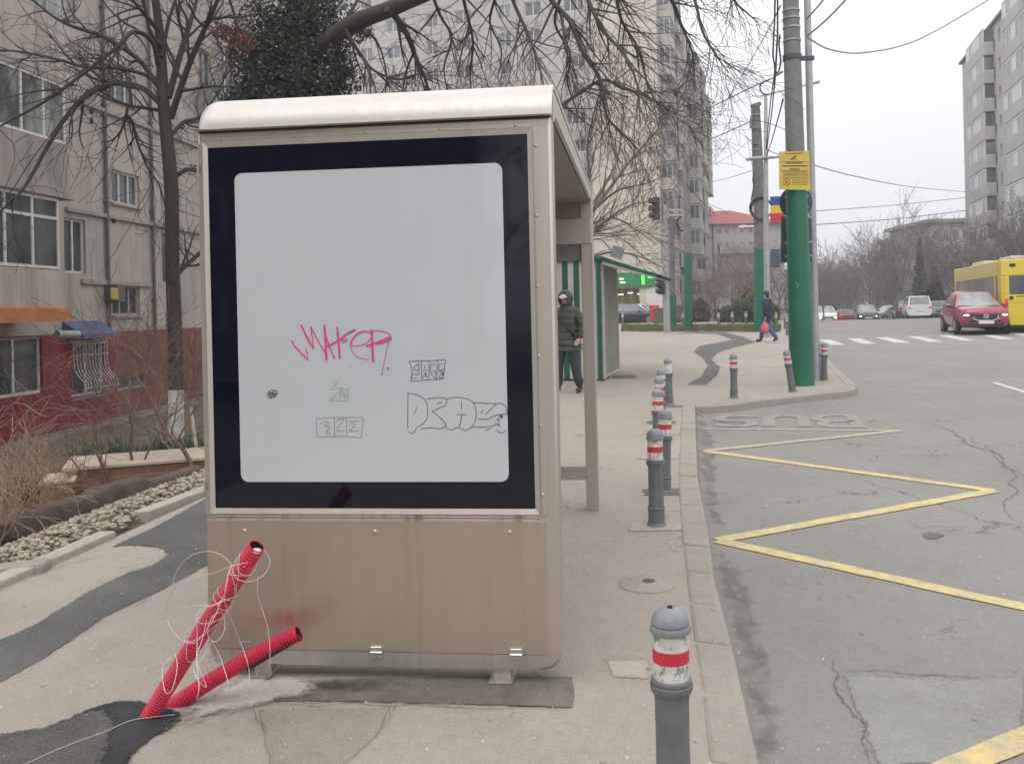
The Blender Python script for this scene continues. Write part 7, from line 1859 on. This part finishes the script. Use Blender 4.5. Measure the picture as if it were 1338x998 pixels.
farcar(1162, 80, V((-1, -.35)), 'low dark car with pale windows standing left of the white estate car', slv, HAT, HATC, .3, False, .1)
farcar(1197, 66, V((.3, 1)), 'white estate car seen from behind near the road crest', whp, EST, ESTC, .31, False, 0, True)
farcar(1183, 72, V((.3, 1)), 'dark car half hidden behind the white estate car', dkp, EST, ESTC, .31, False)
farcar(1226, 70, V((.4, 1)), 'silver dark windowed car just left of the bus and red crossover', slv, HAT, HATC, .3, False)
p = at(826, 420, 61); car(V((p.x, 61, zg(61) - .12)), V((1, -.25)), 'dark blue car parked in front of the shop', dbl, (4.2, 1.8, .33, -1.25, 1.28), HAT, HATC, False)
p = at(846, 418, 64.0); car(V((p.x - .4, 63.2, zg(63) - .1)), V((1, -.45)), 'silver car parked just behind the dark blue one at the shop', slv, (4.2, 1.8, .33, -1.25, 1.28), HAT, HATC, False)

# ------------------------------------------------------------------ bus
ylw = M('bus_yellow_paint', (.64, .49, .015), .35, 0, .08, 1.5, coat=.5); ylp = M('bus_pale_yellow', (.55, .44, .16), .4, 0, .08, 1.5)
BY = 34.0; bc = at(1309, 400, BY); bd = V((2.2, 8.0)).normalized()
bus = root('bus', (bc.x, BY, zg(BY) - .12), 'yellow city bus seen from its rear corner behind the red crossover', 'bus', math.atan2(-bd.x, bd.y))
BL_, BW, BH = 9.8, 2.5, at(1309, 339.5, BY).z - (zg(BY) - .12)
wz0, wz1 = 1.15, BH - .62
mb = MB()
pil_ = [.55, 2.15, 2.3, 3.9, 4.05, 5.7, 5.85, 7.6]
mb.box(0, BW, 0, BL_, .32, wz0); mb.box(0, BW, 0, BL_, wz1, BH)
mb.box(.12, BW - .12, .12, BL_ - .1, wz0 - .01, wz1 + .01) if False else None
for a, b in ((0, .62), (1.15, 1.25), (BL_ - .2, BL_)): mb.box(0, .08, a, b, wz0, wz1); mb.box(BW - .08, BW, a, b, wz0, wz1)
mb.box(.08, BW, 0, .08, wz0, wz0 + .35); mb.box(.08, .28, 0, .08, wz0 + .35, wz1); mb.box(BW - .28, BW, 0, .08, wz0 + .35, wz1)
mb.build('body', ylw, bus, bevel=.03)
mb = MB(); mb.box(-.012, -.001, .62, BL_ - .02, wz1 + .03, BH - .05); mb.build('upper_band', ylp, bus)
mb = MB(); mb.quad((.03, .62, wz0), (.03, BL_ - .2, wz0), (.03, BL_ - .2, wz1), (.03, .62, wz1)); mb.build('side_window', bglass, bus)
mb = MB(); mb.quad((.28, .02, wz0 + .35), (BW - .28, .02, wz0 + .35), (BW - .28, .02, wz1), (.28, .02, wz1)); mb.build('rear_window', cglass, bus)
mb = MB()
for y in (6.9,): mb.box(.012, .028, y - .02, y + .02, wz0, wz1)
mb.build('window_bar', ylp, bus)
mb = MB(); mb.box(.1, BW - .1, .1, BL_ - .1, .22, .33); mb.build('underside', blackp, bus)
for y in (2.0, 6.6):
    for x in (.02, BW - .3):
        mb = MB(); mb.tube([(x, y, .45), (x + .28, y, .45)], .46, 20); w = mb.build('wheel', tyre, bus, smooth=40); mb = MB(); mb.tube([(x - .012, y, .45), (x + .292, y, .45)], .22, 16); mb.build('rim', rimm, w)
for x in (.12, BW - .22):
    mb = MB(); mb.box(x, x + .1, -.03, .0, .95, 1.35); mb.build('tail_lamp', lampr, bus)
for a_, b_, h_ in ((5.2, 7.6, .2), (.3, 2.2, .16)):
    mb = MB(); mb.box(.4, 2.1, a_, b_, BH, BH + h_); mb.build('roof_unit', M('roof_unit_grey', (.45, .45, .43), .6), bus, bevel=.05)
mb = MB(); mb.box(.3, .5, -.03, 0, BH - .28, BH - .16); mb.box(.28, .4, -.05, 0, wz0 + .18, wz0 + .3); mb.build('marker_lamp', blackp, bus)
mb = MB(); mb.quad((.5, -.005, wz0 + .3), (BW - .4, -.005, wz0 + .3), (BW - .4, -.005, wz0 + .26), (.5, -.005, wz0 + .26)); mb.build('rear_seam', blackp, bus)
for y in (8.2, 9.5):  # added glowing balls stand for red signals mirrored in the bus windows
    mb = MB(); mb.sphere((-.03, y, wz1 - .62), (.07, .16, .12), 10, 8); mb.build('red_signal_reflection', M('red_reflection_glow', (.8, .05, .1), .3, emis=3.0, ecol=(1, .05, .12)), bus, smooth=180)
hz_ = MB(); hz_.box(-150, 190, -40, 260, -4.2, 60)
hm = bpy.data.materials.new('haze_air'); hm.use_nodes = True; hn = hm.node_tree.nodes; hl = hm.node_tree.links
hn.remove(hn['Principled BSDF']); pv = hn.new('ShaderNodeVolumePrincipled'); pv.inputs['Color'].default_value = (.93, .94, 1, 1); pv.inputs['Density'].default_value = .0017; pv.inputs['Anisotropy'].default_value = .2
hl.new(pv.outputs[0], hn['Material Output'].inputs['Volume'])
tag(hz_.build('haze', hm), 'thin pale winter haze over the street', 'haze', kind='stuff')
# block of flats behind the viewer: darkens and shows in the glass
bh = root('apartment_block', (-36.5, -17, 0), 'brown block of flats behind the viewer mirrored in the dark advert glass', 'building')
wr_ = [(x * 3.2 + 1, 1.2 + f * 2.9, x * 3.2 + 2.6, 2.7 + f * 2.9) for x in range(8) for f in range(8)]
mb = MB(); wall_grid(mb, [(a, -d, b, -c) for a, c, b, d in []], 0, 1, 0, 1) if False else None
mb.box(0, 27.5, -9, 0, -.3, 25); mb.build('wall', plaster('brown_block_plaster', (.15, .135, .12), (.19, .17, .15), .4), bh)
mb = MB(); mb.box(-.3, 27.8, -9.3, .3, 25.001, 25.4); mb.build('roof', MC['roof_grey'], bh)
for a, c, b, d in wr_:
    mb = MB(); mb.box(a, b, .001, .04, c, d); f = mb.build('window', fr_w, bh); mb = MB(); mb.box(a + .08, b - .08, .041, .05, c + .08, d - .08); mb.build('pane', gl_far, f)
# unused spot near the red signal reflections on the bus
tb = V((at(1249, 372, 33).x, 33, zg(33)))
# ------------------------------------------------------------------ world, sun, camera
sun_el, sun_az = math.radians(52), math.radians(205)
w = bpy.data.worlds.new('World'); SC.world = w; w.use_nodes = True; n = w.node_tree.nodes; l = w.node_tree.links
bgn = n['Background']
sky = N(n, 'ShaderNodeTexSky'); sky.sky_type = 'NISHITA'; sky.sun_disc = False; sky.sun_elevation = sun_el; sky.sun_rotation = sun_az; sky.air_density = 1.0; sky.dust_density = 6.0; sky.ozone_density = 1.0
hs_ = N(n, 'ShaderNodeHueSaturation'); hs_.inputs['Saturation'].default_value = .12; hs_.inputs['Value'].default_value = 1.0; l.new(sky.outputs[0], hs_.inputs['Color'])
# overcast cloud layer: brighter overhead than at the horizon
tc = N(n, 'ShaderNodeTexCoord'); sx = N(n, 'ShaderNodeSeparateXYZ'); l.new(tc.outputs['Generated'], sx.inputs[0])
mr = N(n, 'ShaderNodeMapRange'); mr.inputs['From Min'].default_value = 0; mr.inputs['From Max'].default_value = .9; l.new(sx.outputs[2], mr.inputs[0])
cl = noise_fac(n, l, mapped(n, l, (1, 1, 2.4), 'Generated'), 1.6, 4, .5, .2, .8)
cr_ = N(n, 'ShaderNodeValToRGB'); cr_.color_ramp.elements[0].color = (7.75, 7.9, 8.6, 1); cr_.color_ramp.elements[1].color = (24, 23.6, 23.4, 1); l.new(mr.outputs[0], cr_.inputs[0])
cc = mixc(n, l, cl, cr_.outputs[0], (8.9, 8.9, 9.3)); cc = mixc(n, l, .55, cr_.outputs[0], cc)
fin = mixc(n, l, .85, hs_.outputs[0], cc)
l.new(fin, bgn.inputs['Color']); bgn.inputs['Strength'].default_value = .105
sl = bpy.data.lights.new('sun', 'SUN'); sl.energy = .7; sl.angle = math.radians(35); sl.color = (1, .95, .88)
so = bpy.data.objects.new('sun', sl); COL.objects.link(so)
az = sun_az
sd = V((math.sin(az) * math.cos(sun_el), math.cos(az) * math.cos(sun_el), math.sin(sun_el)))
so.rotation_euler = sd.to_track_quat('Z', 'Y').to_euler()
cam = bpy.data.cameras.new('camera'); co = bpy.data.objects.new('camera', cam); COL.objects.link(co); SC.camera = co
cam.sensor_width = 36; cam.lens = F / 1338 * 36; cam.shift_x = -(CX - 669) / 1338; cam.shift_y = -(499 - CY) / 1338; cam.clip_end = 4000; cam.clip_start = .05
R = V((_c, 0, -_s)); U = V((_s, 0, _c)); B = V((0, -1, 0))
co.matrix_world = Matrix(((R.x, U.x, B.x, CAM.x), (R.y, U.y, B.y, CAM.y), (R.z, U.z, B.z, CAM.z), (0, 0, 0, 1)))
SC.view_settings.view_transform = 'Standard'; SC.view_settings.look = 'None'; SC.view_settings.gamma = 1; SC.view_settings.exposure = .24
